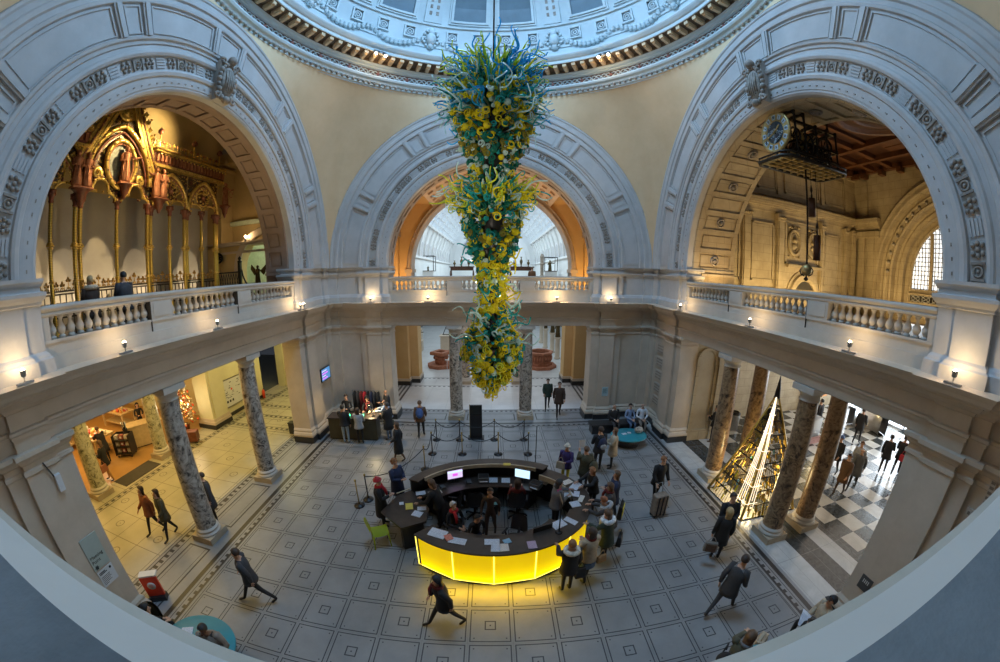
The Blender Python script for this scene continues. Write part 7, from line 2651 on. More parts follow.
def skeleton(pose, lean=0.0, stride=0.0, arms=('down', 'down'), turn=0.0, nod=0.0, h=1.7, wide=1.0, hz=1.16):
    """Joints of a figure that faces +y, feet on z = 0. Returns [(name, pos, radius, parent, label)]."""
    s = h / 1.72
    J = []
    idx = {}
    def add(n, p, r, par, lab):
        idx[n] = len(J)
        J.append([n, Vector(p), r, par, lab])
    seat = pose == 'sit'
    pz = 0.575 if seat else 0.93
    P0 = Vector((0, 0, pz))
    def U(p):          # upper body with its lean
        v = rotx((p[0], p[1], p[2] + (pz - 0.93)), -lean, P0)
        return v
    add('pelvis', P0, 0.125 * wide, None, 'hip')
    add('waist', U((0, 0, 1.07)), 0.115 * wide, 'pelvis', 'top')
    add('chest', U((0, 0.0, 1.25)), 0.135 * wide, 'waist', 'top')
    add('upper', U((0, 0.0, 1.37)), 0.115 * wide, 'chest', 'top')
    add('neck', U((0, 0.01, 1.475)), 0.052, 'upper', 'skin')
    hb = U((0, 0.01, 1.475))
    def Hd(p):
        v = U(p)
        v = rotx(v, -nod, hb)
        d = v - hb
        return hb + Vector((d.x * cos(turn) - d.y * sin(turn), d.x * sin(turn) + d.y * cos(turn), d.z))
    add('jaw', Hd((0, 0.03, 1.555)), 0.066, 'neck', 'skin')
    add('skull', Hd((0, 0.018, 1.625)), 0.084, 'jaw', 'skin')
    add('crown', Hd((0, 0.005, 1.685)), 0.062, 'skull', 'skin')
    add('nose', Hd((0, 0.118, 1.60)), 0.013, 'jaw', 'skin')
    for sd, k in ((-1, 'l'), (1, 'r')):
        add('ear' + k, Hd((sd * 0.094, 0.0, 1.61)), 0.016, 'skull', 'skin')
        sh = U((sd * 0.175 * wide, 0.0, 1.395))
        add('sh' + k, sh, 0.060 * wide, 'upper', 'top')
        mode = arms[0] if sd < 0 else arms[1]
        g = Vector
        if mode == 'down':
            el, wr = U((sd * 0.235 * wide, -0.02, 1.11)), U((sd * 0.245 * wide, 0.05, 0.87))
            fd = Vector((0, 0.15, -1))
        elif mode == 'swing':
            el, wr = U((sd * 0.23, -0.12, 1.13)), U((sd * 0.23, -0.10, 0.90))
            fd = Vector((0, 0.1, -1))
        elif mode == 'fore':
            el, wr = U((sd * 0.23, 0.06, 1.12)), U((sd * 0.21, 0.24, 0.97))
            fd = Vector((0, 0.6, -0.8))
        elif mode == 'front':      # hands together before the chest (phone, leaflet)
            el, wr = U((sd * 0.23 * wide, 0.07, 1.13)), U((sd * 0.06, 0.29, 1.14))
            fd = Vector((-sd * 0.4, 0.8, 0.3))
        elif mode == 'reach':      # hand forward on the counter
            wr = Vector((sd * 0.14, 0.42 + 0.55 * sin(lean), hz / s))
            el = (sh + wr) / 2 + Vector((sd * 0.07, -0.05, -0.07))
            fd = Vector((0, 1, -0.1))
        elif mode == 'phone':      # raised to take a picture
            el, wr = U((sd * 0.20, 0.17, 1.22)), U((sd * 0.10, 0.30, 1.42))
            fd = Vector((0, 0.4, 0.8))
        elif mode == 'hip':
            el, wr = U((sd * 0.34, -0.06, 1.16)), U((sd * 0.19, 0.06, 1.02))
            fd = Vector((-sd, 0.4, -0.4))
        elif mode == 'lap':
            el, wr = U((sd * 0.25, 0.05, 1.12)), P0 + Vector((sd * 0.07, 0.33, 0.16))
            fd = Vector((-sd * 0.4, 0.8, -0.2))
        else:                      # 'desk': seated, forearms on a table
            el, wr = U((sd * 0.25, 0.12, 1.13)), P0 + Vector((sd * 0.16, 0.44, 0.28))
            fd = Vector((0, 1, -0.1))
        add('el' + k, el, 0.046 * wide, 'sh' + k, 'top')
        add('wr' + k, wr, 0.030, 'el' + k, 'sleeve')
        fd.normalize()
        pa = wr + fd * 0.065
        add('pa' + k, pa, 0.030, 'wr' + k, 'skin')
        sidev = fd.cross(Vector((0, 0, 1)))
        if sidev.length < 0.2:
            sidev = Vector((0, 1, 0))
        sidev.normalize()
        curl = Vector((-sd, 0, 0)) if abs(fd.z) > 0.7 else Vector((0, 0, -1))
        for q, (o, L) in enumerate(((-0.030, 0.062), (-0.010, 0.074), (0.011, 0.070), (0.031, 0.056))):
            b = pa + sidev * o + fd * 0.022
            add('f%s%d' % (k, q), b + fd * L * 0.5 + curl * 0.006, 0.0095, 'pa' + k, 'skin')
            add('g%s%d' % (k, q), b + fd * L + curl * 0.026, 0.008, 'f%s%d' % (k, q), 'skin')
        add('th' + k, wr + fd * 0.05 - sidev * 0.046 + curl * 0.012, 0.0115, 'pa' + k, 'skin')
        add('tt' + k, wr + fd * 0.085 - sidev * 0.058 + curl * 0.02, 0.0095, 'th' + k, 'skin')
        hx = sd * 0.092 * wide
        if seat:
            add('hip' + k, (hx, 0.06, pz - 0.01), 0.088 * wide, 'pelvis', 'leg')
            add('kn' + k, (sd * 0.11, 0.44, pz - 0.03), 0.060, 'hip' + k, 'leg')
            add('an' + k, (sd * 0.11, 0.42, 0.09), 0.040, 'kn' + k, 'leg')
            add('to' + k, (sd * 0.12, 0.58, 0.035), 0.036, 'an' + k, 'shoe')
        else:
            a = stride * sd
            add('hip' + k, (hx, 0.0, 0.86), 0.086 * wide, 'pelvis', 'leg')
            ky = 0.43 * sin(a * 0.8) + 0.015
            add('kn' + k, (sd * 0.095, ky, 0.49 + 0.02 * abs(a)), 0.058, 'hip' + k, 'leg')
            fy = 0.82 * sin(a * 0.85) - (0.05 if a < 0 else 0.0)
            fz = 0.085 + (0.07 if a < -0.2 else 0.0)
            add('an' + k, (sd * 0.095, fy, fz), 0.038, 'kn' + k, 'leg')
            add('to' + k, (sd * 0.11, fy + 0.165, 0.036 if a >= -0.2 else 0.045), 0.035, 'an' + k, 'shoe')
    for j in J:
        j[1] = j[1] * s
        j[2] *= s
    return J, idx, s

def person(label, x, y, face, pose='stand', h=1.7, top='black', leg='black', shoe='black', skin='skin', hair=('short', 'dbrown'), coat=None, scarf=None, z=0.0, group=None, **kw):
    """face: direction in degrees the person looks towards (0 = north / away from the viewer, 90 = west)."""
    PEOPLE.append(dict(label=label, x=x, y=y, z=z, face=face, pose=pose, h=h, top=top, leg=leg, shoe=shoe, skin=skin, hair=hair, coat=coat, scarf=scarf, group=group, kw=kw))

def ell_shell(mb_, secs, mat, n=14, cap=True):
    """secs: [(centre, rx, ry)] stacked rings, horizontal ellipses."""
    v, f = [], []
    for c, rx, ry in secs:
        for i in range(n):
            a = 2 * pi * i / n
            v.append((c[0] + rx * cos(a), c[1] + ry * sin(a), c[2]))
    for j in range(len(secs) - 1):
        for i in range(n):
            i2 = (i + 1) % n
            f.append((j * n + i, j * n + i2, (j + 1) * n + i2, (j + 1) * n + i))
    if cap:
        f.append(tuple(range(n - 1, -1, -1)))
        f.append(tuple((len(secs) - 1) * n + i for i in range(n)))
    mb_.add(v, f, mat, True)

def build_people():
    tmp = []
    for P in PEOPLE:
        J, idx, s = skeleton(P['pose'], h=P['h'], **P['kw'])
        me = bpy.data.meshes.new('skeleton')
        me.from_pydata([tuple(j[1]) for j in J], [(idx[j[3]], i) for i, j in enumerate(J) if j[3]], [])
        o = bpy.data.objects.new('skeleton', me)
        COL.objects.link(o)
        md = o.modifiers.new('skin', 'SKIN')
        md.use_smooth_shade = True
        md.branch_smoothing = 0.5
        if not me.skin_vertices:
            bm = bmesh.new()
            bm.from_mesh(me)
            bm.verts.layers.skin.verify()
            bm.to_mesh(me)
            bm.free()
        sv = me.skin_vertices[0].data
        for i, j in enumerate(J):
            r = j[2]
            flat = {'pelvis': (1.18, 0.86), 'waist': (1.12, 0.86), 'chest': (1.18, 0.82), 'upper': (1.15, 0.80)}.get(j[0])
            sv[i].radius = (r, r) if not flat else (r * 1.0, r * 1.0)
            sv[i].use_root = (j[0] == 'pelvis')
        sb = o.modifiers.new('sub', 'SUBSURF')
        sb.levels = 1
        sb.render_levels = 1
        tmp.append((P, J, idx, s, o))
    dg = bpy.context.evaluated_depsgraph_get()
    dg.update()
    for P, J, idx, s, o in tmp:
        me = bpy.data.meshes.new_from_object(o.evaluated_get(dg))
        me.name = 'body'
        mats = [mat_cache('skin', C_[P['skin']], 0.5, 0.08), mat_cache('cloth', C_[P['top']]), mat_cache('trousers', C_[P['leg']]), mat_cache('shoe_leather', C_[P['shoe']], 0.4)]
        me.materials.clear()
        for m in mats:
            me.materials.append(m)
        segs = []
        for j in J:
            if j[3]:
                segs.append((J[idx[j[3]]][1], j[1], j[4], j[0]))
        lab2m = {'skin': 0, 'top': 1, 'sleeve': 1, 'hip': 2, 'leg': 2, 'shoe': 3}
        hands = ('pa', 'f', 'g', 'th', 'tt')
        mi = []
        for p in me.polygons:
            c = p.center
            best, bl = 1e9, 1
            for a, b, lab, nm in segs:
                d = b - a
                t = max(0, min(1, (c - a).dot(d) / max(d.length_squared, 1e-9)))
                dd = (a + d * t - c).length_squared
                if dd < best:
                    best = dd
                    bl = lab2m[lab]
                    if nm == 'neck':
                        bl = 0 if t > 0.55 else 1
                    if nm == 'waist' and t < 0.35:
                        bl = 2
            mi.append(bl)
        me.polygons.foreach_set('material_index', mi)
        me.polygons.foreach_set('use_smooth', [True] * len(me.polygons))
        root = thing('person', P['label'], 'person', (P['x'], P['y'], P['z']), radians(P['face']), P['group'])
        link('body', me, root)
        g = lambda n: J[idx[n]][1]
        sk, cr, jw = g('skull'), g('crown'), g('jaw')
        upv = (cr - jw).normalized()
        nv_ = (g('nose') - jw)
        fv = (nv_ - upv * nv_.dot(upv)).normalized()
        rv = fv.cross(upv)
        W = lambda a, b, c: sk + (rv * a + fv * b + upv * c) * s
        for e in (-1, 1):
            MB().sphere(W(e * 0.033, 0.078, 0.0), 0.012 * s, 6, 4, mat_cache('eye', (0.03, 0.02, 0.02), 0.3)).build('eye', parent=root)
        q = MB()
        q.bar(W(-0.024, 0.079, -0.062), W(0.024, 0.079, -0.062), 0.008 * s, mat=mat_cache('lips', (0.30, 0.09, 0.07), 0.5))
        q.build('mouth', parent=root)
        # hair
        st, hc = P['hair']
        hm = mat_cache('hair', C_[hc], 0.6, 0.35)
        if st != 'bald':
            q = MB()
            R0 = 0.104 if st in ('short',) else 0.114
            def cap_pt(u, v, R_=R0):
                az = 2 * pi * u
                front = max(0.0, cos(az))
                lim = (1.95 - 1.05 * front ** 0.6) if st not in ('hat', 'hood') else (1.55 - 0.35 * front)
                th = v * lim
                return W(R_ * sin(th) * sin(az) * 0.92, -0.012 + R_ * sin(th) * cos(az) * (1.08), 0.022 + R_ * cos(th) * 1.02)
            q.grid(cap_pt, 16, 7, hm)
            if st == 'curly':
                rr_ = random.Random(len(P['label']))
                for i in range(34):
                    az, th = rr_.uniform(0, 6.28), rr_.uniform(0.1, 1.6)
                    if cos(az) > 0.3 and th > 0.9:
                        continue
                    q.sphere(cap_pt(az / (2 * pi), th / 1.9, 0.112), 0.036 * s, 6, 4, hm)
            if st in ('long', 'pony', 'bob'):
                L = {'long': 0.36, 'pony': 0.30, 'bob': 0.17}[st]
                wd = {'long': 0.105, 'pony': 0.045, 'bob': 0.112}[st]
                q.grid(lambda u, v: W(wd * (1 - 0.25 * v) * sin(2 * pi * u), -0.055 - 0.045 * v + (0.055 if st != 'pony' else 0.035) * cos(2 * pi * u), 0.03 - L * v), 12, 6, hm)
                k = len(q.v) - 13
                q.add([W(wd * 0.75 * sin(2 * pi * i / 12), -0.10 + 0.05 * cos(2 * pi * i / 12), 0.03 - L) for i in range(12)], [tuple(range(12))], hm)
            if st == 'bun':
                q.sphere(W(0, -0.10, 0.08), 0.05 * s, 8, 6, hm)
            if st == 'hat':
                q.tube([W(0.104 * sin(2 * pi * i / 14), -0.008 + 0.112 * cos(2 * pi * i / 14), 0.035) for i in range(14)], 0.018 * s, 6, hm, closed=True)
                q.sphere(W(0, -0.02, 0.135), 0.03 * s, 8, 6, hm)
            if st == 'cap':
                q.add([W(-0.07, 0.08, 0.055), W(0.07, 0.08, 0.055), W(0.05, 0.19, 0.04), W(-0.05, 0.19, 0.04), W(-0.07, 0.08, 0.068), W(0.07, 0.08, 0.068), W(0.05, 0.19, 0.05), W(-0.05, 0.19, 0.05)],
                      [(3, 2, 1, 0), (4, 5, 6, 7), (0, 1, 5, 4), (1, 2, 6, 5), (2, 3, 7, 6), (3, 0, 4, 7)], hm)
            q.build('hat' if st in ('hat', 'cap') else 'hair', parent=root)
        # coat: torso shell and sleeves
        if P['coat']:
            cc, hem = P['coat'][0], P['coat'][1]
            puff = P['coat'][2] if len(P['coat']) > 2 else 1.0
            cm = mat_cache('coat', C_[cc])
            q = MB()
            wide = P['kw'].get('wide', 1.0)
            pel, wai, che, upp, nck = g('pelvis'), g('waist'), g('chest'), g('upper'), g('neck')
            secs = []
            if P['pose'] != 'sit':
                zc = pel.z
                hz = hem * s
                if hz < zc - 0.05:
                    secs.append((Vector((pel.x, pel.y, hz)), 0.225 * s * puff * wide, 0.19 * s * puff))
                    secs.append((Vector((pel.x, pel.y, (hz + zc) / 2)), 0.21 * s * puff * wide, 0.175 * s * puff))
            secs += [(pel, 0.195 * s * puff * wide, 0.155 * s * puff), (wai, 0.175 * s * puff * wide, 0.14 * s * puff), (che, 0.20 * s * puff * wide, 0.155 * s * puff),
                     (upp, 0.195 * s * puff * wide, 0.135 * s * puff), (upp.lerp(nck, 0.55), 0.11 * s, 0.10 * s), (upp.lerp(nck, 0.85), 0.075 * s, 0.075 * s)]
            ell_shell(q, secs, cm)
            for k in 'lr':
                a, b, c = g('sh' + k), g('el' + k), g('wr' + k)
                q.tube([a.lerp(upp, 0.3), a, a.lerp(b, 0.5), b, b.lerp(c, 0.5), b.lerp(c, 0.93)], [0.07 * s, 0.082 * s * puff, 0.070 * s * puff, 0.062 * s * puff, 0.054 * s * puff, 0.048 * s], 9, cm)
            if len(P['coat']) > 3:      # fur hood / collar
                fm = mat_cache('fur_trim', C_[P['coat'][3]], 0.95, 0.5)
                ring_ = [nck + (rv * cos(2 * pi * i / 12) * 0.15 + fv * (sin(2 * pi * i / 12) * 0.13 - 0.03) - upv * 0.02 + upv * 0.03 * -sin(2 * pi * i / 12)) * s for i in range(12)]
                q.tube(ring_, 0.062 * s, 7, fm, closed=True)
            q.build('coat', parent=root)
        if P['scarf']:
            q = MB()
            nck = g('neck')
            sm_ = mat_cache('scarf', C_[P['scarf']], 0.9, 0.3)
            q.tube([nck + (rv * cos(2 * pi * i / 12) * 0.085 + fv * sin(2 * pi * i / 12) * 0.085 - upv * 0.015) * s for i in range(12)], 0.045 * s, 7, sm_, closed=True)
            q.tube([nck + (rv * 0.05 + fv * 0.10) * s, nck + (rv * 0.05 + fv * 0.16 - upv * 0.15) * s, nck + (rv * 0.06 + fv * 0.16 - upv * 0.32) * s], [0.04 * s, 0.045 * s, 0.035 * s], 7, sm_)
            q.build('scarf', parent=root)
        bpy.data.objects.remove(o)

# --- round the desk (face: 0 looks away from the viewer, 180 towards, 90 towards the choir screen)
person('person in black coat with wide pale fur hood, facing the lit yellow counter', 1.72, -2.26, 12, top='black', hair=('short', 'ginger'), coat=('black', 0.78, 1.1, 'cream'), arms=('reach', 'down'), h=1.62)
person('person in beige jacket and short denim skirt beside the fur hood', 2.22, -1.98, 20, top='beige', leg='black', hair=('long', 'dbrown'), coat=('beige', 0.80), scarf='dred', arms=('front', 'front'), h=1.66, stride=0.12)
person('person in dark coat with large white scarf and tan boots at the counter', 2.80, -1.45, 48, top='green', shoe='tan', hair=('bob', 'brown'), coat=('green', 0.72, 1.05, 'white'), scarf='white', arms=('reach', 'down'), h=1.66, lean=0.12)
person('person with grey fur collar bending over the side counter', 3.08, -0.88, 62, top='char', hair=('short', 'rust'), coat=('char', 0.8, 1.0, 'lgrey'), arms=('reach', 'reach'), h=1.62, lean=0.42)
person('person in red scarf and dark coat, carrying the yellow shopper', 3.24, -0.30, 75, top='black', hair=('bob', 'brown'), coat=('char', 0.7), scarf='dred', arms=('reach', 'down'), h=1.64, lean=0.15)
person('person with long brown hair and navy coat behind the red scarf visitor', 3.50, 0.22, 80, top='navy', hair=('long', 'brown'), coat=('navy', 0.66), arms=('front', 'front'), h=1.66)
person('person in black with long ginger hair, hands on the map pile', 3.02, 0.66, 110, top='black', hair=('long', 'ginger'), coat=('black', 0.8), arms=('reach', 'reach'), h=1.6, lean=0.2)
person('clerk in grey blazer and pink top standing inside the desk', 1.78, 0.0, -75, top='pink', hair=('bob', 'char'), coat=('grey', 0.82), arms=('reach', 'front'), h=1.66, lean=0.08)
person('seated clerk in dark red at the rear monitor', 0.78, 0.58, 0, pose='sit', top='dred', hair=('bob', 'dbrown'), arms=('desk', 'desk'), h=1.64)
person('grey haired clerk in black seated behind the front counter', -0.92, -0.44, -140, pose='sit', top='black', hair=('short', 'silver'), scarf='red', arms=('lap', 'lap'), h=1.64)
person('dark haired person crouched beside the grey haired clerk', -0.38, -0.62, -150, pose='sit', z=-0.1, top='black', leg='navy', hair=('short', 'black'), arms=('lap', 'lap'), h=1.62, lean=0.25)
person('person in brown walking across the inside of the desk', 0.02, -0.28, 170, top='dbrown', leg='dbrown', hair=('short', 'dbrown'), arms=('swing', 'fore'), h=1.62, stride=0.3)
person('clerk in black jacket leaning over the left low table', -1.36, 0.05, 80, top='black', hair=('bob', 'brown'), coat=('black', 0.8), arms=('reach', 'reach'), h=1.64, lean=0.28, hz=0.88)
person('person in bright red hat and scarf at the left of the desk', -3.0, 0.0, -80, top='black', hair=('hat', 'red'), coat=('black', 0.45, 1.05), scarf='red', arms=('front', 'front'), h=1.64)
person('person with curly ginger hair and navy coat behind the red hat', -2.78, 0.98, -120, top='navy', leg='denim', hair=('curly', 'ginger'), coat=('navy', 0.55, 1.1), arms=('front', 'front'), h=1.64)
person('person in white hat and purple jacket behind the desk', 2.48, 2.10, 150, top='purple', leg='yellow', hair=('hat', 'cream'), coat=('purple', 0.8), arms=('front', 'down'), h=1.58)
person('person in dark green coat holding up a white sheet, back turned', 3.02, 1.72, 10, top='olive', leg='char', hair=('short', 'brown'), coat=('olive', 0.72, 1.1), arms=('phone', 'down'), h=1.66)
person('person in black with a navy backpack, back turned', 3.82, 2.85, 5, top='black', leg='black', hair=('short', 'dbrown'), coat=('black', 0.8), arms=('front', 'front'), h=1.78)
person('person in long beige coat and dark leggings by the teal table', 4.40, 2.98, 70, top='beige', leg='black', hair=('long', 'brown'), coat=('beige', 0.62, 1.05), arms=('front', 'front'), h=1.64)
person('bald person in dark jacket seated on the far bench', 5.45, 6.0, 185, pose='sit', top='cream', leg='char', hair=('bald', 'brown'), coat=('black', 0.8), arms=('lap', 'lap'), h=1.7)
person('person in blue shirt and jeans seated in the middle of the bench', 6.22, 6.0, 185, pose='sit', top='lblue', leg='denim', hair=('short', 'dbrown'), arms=('lap', 'lap'), h=1.66)
person('person in white shirt seated at the end of the bench', 6.78, 5.9, 170, pose='sit', top='white', leg='taupe', hair=('bald', 'brown'), arms=('lap', 'lap'), h=1.72, wide=1.1)
person('person in dark jacket pushing a pale brown wheeled case', 5.12, 0.72, 185, top='black', leg='black', hair=('short', 'ginger'), coat=('black', 0.75), arms=('fore', 'fore'), h=1.75, lean=0.12, stride=0.2)
person('person in dark coat facing the blond companion, hands joined', 6.08, -1.62, 165, top='char', leg='black', hair=('short', 'dbrown'), coat=('black', 0.7), arms=('front', 'front'), h=1.78)
person('blond person in black coat, back turned, before the wire sculpture', 5.72, -2.02, -25, top='black', leg='black', hair=('long', 'blond'), coat=('black', 0.62), arms=('down', 'down'), h=1.66)
person('person in dark grey striding across the near right floor', 4.95, -3.62, -70, top='grey', leg='char', hair=('short', 'dbrown'), coat=('char', 0.72), arms=('swing', 'fore'), h=1.72, lean=0.18, stride=0.55)
person('person with brown hair and rucksack bending beside the near teal seat', 4.0, -5.28, -60, top='olive', leg='black', hair=('long', 'brown'), coat=('olive', 0.75), scarf='grey', arms=('reach', 'front'), h=1.66, lean=0.3)
person('person in dark cap and beige jacket seated at the near right pier', 6.5, -5.05, 70, pose='sit', top='beige', leg='black', hair=('cap', 'black'), coat=('beige', 0.8, 1.05), arms=('lap', 'lap'), h=1.7)
person('person in black seated with a pale folded map, near right', 5.78, -5.36, 60, pose='sit', top='black', leg='black', hair=('curly', 'dbrown'), coat=('black', 0.8, 1.05), arms=('lap', 'lap'), h=1.7, lean=0.2)
person('person in grey jacket seated on the near left teal seat', -4.98, -4.98, 200, pose='sit', top='black', leg='char', skin='dskin', hair=('short', 'black'), coat=('taupe', 0.8, 1.08), arms=('lap', 'lap'), h=1.72, lean=0.15)
person('dark clothed person seated in the olive seat by the near left pier', -6.55, -5.28, -30, pose='sit', top='black', leg='black', hair=('short', 'black'), arms=('lap', 'lap'), h=1.66, lean=0.2)
person('person in dark clothes striding over the near left floor', -5.15, -3.30, 115, top='char', leg='black', hair=('short', 'dbrown'), coat=('char', 0.75), arms=('swing', 'fore'), h=1.66, lean=0.1, stride=0.6)
person('person in black and dark red striding before the lit panels', -0.88, -3.12, 110, top='dred', leg='black', hair=('bob', 'black'), coat=('black', 0.72), scarf='dred', arms=('swing', 'fore'), h=1.6, lean=0.12, stride=0.55)
person('person with blue rucksack and brown jacket walking to the far opening', -2.98, 5.70, 5, top='brown', leg='black', hair=('short', 'brown'), coat=('brown', 0.8), arms=('swing', 'fore'), h=1.68, stride=0.2)
person('person in long dark coat crossing left of the queue ropes', -3.44, 3.66, 95, top='black', leg='brown', hair=('bob', 'brown'), coat=('black', 0.42, 1.05), arms=('fore', 'swing'), h=1.60, stride=0.3)
person('person in dark green walking in the far opening', 2.9, 8.85, 175, top='green', leg='black', hair=('short', 'dbrown'), coat=('green', 0.75), arms=('swing', 'fore'), h=1.66, stride=0.35)
person('person in checked dark coat leading in the far opening', 3.3, 7.85, 178, top='dbrown', leg='black', hair=('short', 'dbrown'), coat=('dbrown', 0.70, 1.05), arms=('fore', 'swing'), h=1.8, stride=0.35)
# --- cloakroom counter in the far left corner
person('person in black jacket and pale jeans at the cloakroom counter, back turned', -6.05, 4.78, 10, top='black', leg='ldenim', shoe='brown', hair=('short', 'black'), coat=('black', 0.85), arms=('reach', 'down'), h=1.74)
person('person with very long brown hair and white top at the cloakroom counter', -5.42, 4.82, 10, top='lgrey', leg='black', hair=('long', 'dbrown'), coat=('lgrey', 0.80), arms=('reach', 'front'), h=1.62)
person('staff member in black behind the cloakroom counter, dark haired', -6.45, 6.1, 190, top='black', hair=('short', 'dbrown'), arms=('front', 'front'), h=1.72)
person('staff member in black with red badge ribbon bending over cloakroom papers', -5.45, 6.2, 190, top='black', hair=('curly', 'black'), scarf='dred', arms=('reach', 'reach'), h=1.68, lean=0.25)
person('person in grey blue sweater leaning on the cloakroom counter end', -4.42, 5.9, 95, top='lblue', leg='black', hair=('bald', 'brown'), coat=('lblue', 0.86), arms=('reach', 'reach'), h=1.68, lean=0.25)
person('tall bald person in black by the cloakroom lamp', -4.75, 6.75, 120, top='black', leg='black', hair=('bald', 'brown'), skin='skin2', coat=('black', 0.7), arms=('front', 'front'), h=1.8)
person('person in long black coat and jeans carrying a green bag', -4.3, 5.35, 70, top='black', leg='denim', hair=('cap', 'char'), coat=('black', 0.55, 1.1), arms=('front', 'down'), h=1.7)
# --- west aisle and shop
person('person in dark red walking left of a pair in the golden aisle', -9.72, -2.28, 165, top='rust', leg='black', hair=('long', 'dbrown'), coat=('rust', 0.75), arms=('swing', 'fore'), h=1.62, stride=0.35)
person('person in olive coat walking right of a pair in the golden aisle', -9.1, -2.2, 165, top='olive', leg='black', hair=('bob', 'dbrown'), coat=('olive', 0.7), arms=('fore', 'swing'), h=1.62, stride=-0.35)
person('person in black standing behind the nearest grey marble column', -8.25, -1.02, 150, top='black', leg='black', hair=('short', 'dbrown'), coat=('char', 0.55, 1.05), arms=('down', 'down'), h=1.68)
person('person in black dress and orange tights in the shop', -14.4, -0.8, 120, top='black', leg='tan', hair=('bob', 'brown'), coat=('black', 0.72), arms=('front', 'front'), h=1.66, stride=0.2)
person('person in black bending over the shop table', -15.9, 0.1, 90, top='black', leg='black', hair=('short', 'brown'), coat=('black', 0.6, 1.1), arms=('reach', 'reach'), h=1.66, lean=0.3)
person('shop assistant in black behind the pale counter', -16.8, 2.9, -120, top='black', hair=('bob', 'black'), arms=('reach', 'front'), h=1.66)
# --- entrance hall
person('person with green rucksack reading at the arched niche', 9.55, 4.18, 30, top='black', leg='black', shoe='brown', hair=('short', 'black'), coat=('black', 0.8), arms=('front', 'front'), h=1.72)
person('person in black walking past the grey bin', 12.1, 4.55, 100, top='black', leg='black', hair=('bald', 'brown'), coat=('black', 0.75), arms=('swing', 'fore'), h=1.66, stride=0.35)
person('person in long black coat between two brown columns, entrance hall', 15.7, 3.5, 10, top='black', leg='black', hair=('short', 'black'), coat=('black', 0.5), arms=('down', 'down'), h=1.74, stride=0.15)
person('person in dark suit nearest the entrance desk, back turned', 16.9, 1.75, -80, top='char', leg='black', hair=('short', 'dbrown'), coat=('black', 0.7), arms=('down', 'fore'), h=1.76, stride=0.2)
person('dark figure leaving through the bright doors, left of a pair', 15.4, -0.75, -70, top='black', leg='black', hair=('short', 'black'), coat=('black', 0.7), arms=('down', 'front'), h=1.68, stride=0.25)
person('dark figure with red shoulder bag leaving through the bright doors', 15.9, -1.15, -75, top='dred', leg='black', hair=('short', 'dbrown'), coat=('black', 0.75), arms=('front', 'down'), h=1.72, stride=0.35)
person('stooping person in grey coat in the entrance crowd', 12.85, -0.95, 110, top='grey', leg='black', hair=('bald', 'brown'), coat=('grey', 0.62, 1.05), arms=('swing', 'fore'), h=1.70, lean=0.15, stride=0.3)
person('person in brown coat in front of the entrance crowd', 11.95, -1.0, 100, top='brown', leg='dbrown', hair=('short', 'dbrown'), coat=('brown', 0.62, 1.05), arms=('fore', 'swing'), h=1.62, stride=0.35)
person('person in black with teal hood behind the stooping one, entrance crowd', 12.95, 0.15, 95, top='black', leg='black', hair=('hat', 'blue'), coat=('black', 0.72), arms=('fore', 'swing'), h=1.66, stride=0.3)
person('person in pale coat half hidden by the entrance crowd', 13.4, -0.55, 100, top='lgrey', leg='char', hair=('short', 'brown'), coat=('lgrey', 0.6), arms=('swing', 'fore'), h=1.66, stride=0.3)
person('dark figure far back near the entrance information point', 18.6, 4.3, -30, top='black', leg='black', hair=('short', 'dbrown'), coat=('black', 0.7), arms=('down', 'down'), h=1.7)
# --- upper galleries
person('person with pale fur hood seen from behind at the choir screen', -9.35, -2.62, 90, z=5.66, top='brown', leg='black', hair=('short', 'blond'), coat=('dbrown', 0.7, 1.1, 'beige'), arms=('front', 'front'), h=1.66)
person('person in black puffer jacket seen from behind at the choir screen', -9.35, -1.6, 90, z=5.66, top='navy', leg='black', hair=('short', 'black'), coat=('char', 0.75, 1.25), arms=('front', 'front'), h=1.72)
person('person in brown jacket far back in the white glazed gallery', 2.9, 17.0, 0, z=5.66, top='brown', leg='black', hair=('short', 'brown'), coat=('brown', 0.7, 1.1), arms=('front', 'front'), h=1.72)
build_people()

# --- what they carry and wear on their backs
def rucksack(label, x, y, z, rz, col, flap=None):
    t = thing('rucksack', label, 'rucksack', (x, y, z), radians(rz))
    m = mat_cache('rucksack_cloth', C_[col])
    MB().sphere((0, -0.0, 0.0), 0.2, 14, 9, m, (0.8, 0.5, 1.15)).build('body', parent=t)
    MB().sphere((0, -0.085, -0.07), 0.13, 12, 7, mat_cache('rucksack_pocket', C_[flap or col]), (0.9, 0.35, 0.8)).build('pocket', parent=t)
    for s in (-1, 1):
        MB().tube([(s * 0.09, 0.09, 0.15), (s * 0.12, 0.18, 0.19), (s * 0.13, 0.30, 0.08), (s * 0.13, 0.27, -0.08), (s * 0.12, 0.10, -0.15)], 0.016, 6, m).build('strap', parent=t)
rucksack('navy rucksack with pale pocket on the tall person in black', 3.845, 2.60, 1.25, 5, 'navy', 'lgrey')
rucksack('bright blue rucksack on the walker by the queue ropes', -2.955, 5.46, 1.22, 5, 'blue')
rucksack('green rucksack on the reader at the arched niche', 9.68, 3.95, 1.26, 30, 'green')
rucksack('dark rucksack on the person bending by the near teal seat', 3.72, -5.30, 1.20, -60, 'black')
rucksack('dark shoulder rucksack slung behind the olive coat, desk side', 3.24, 1.55, 1.0, 10, 'olive')
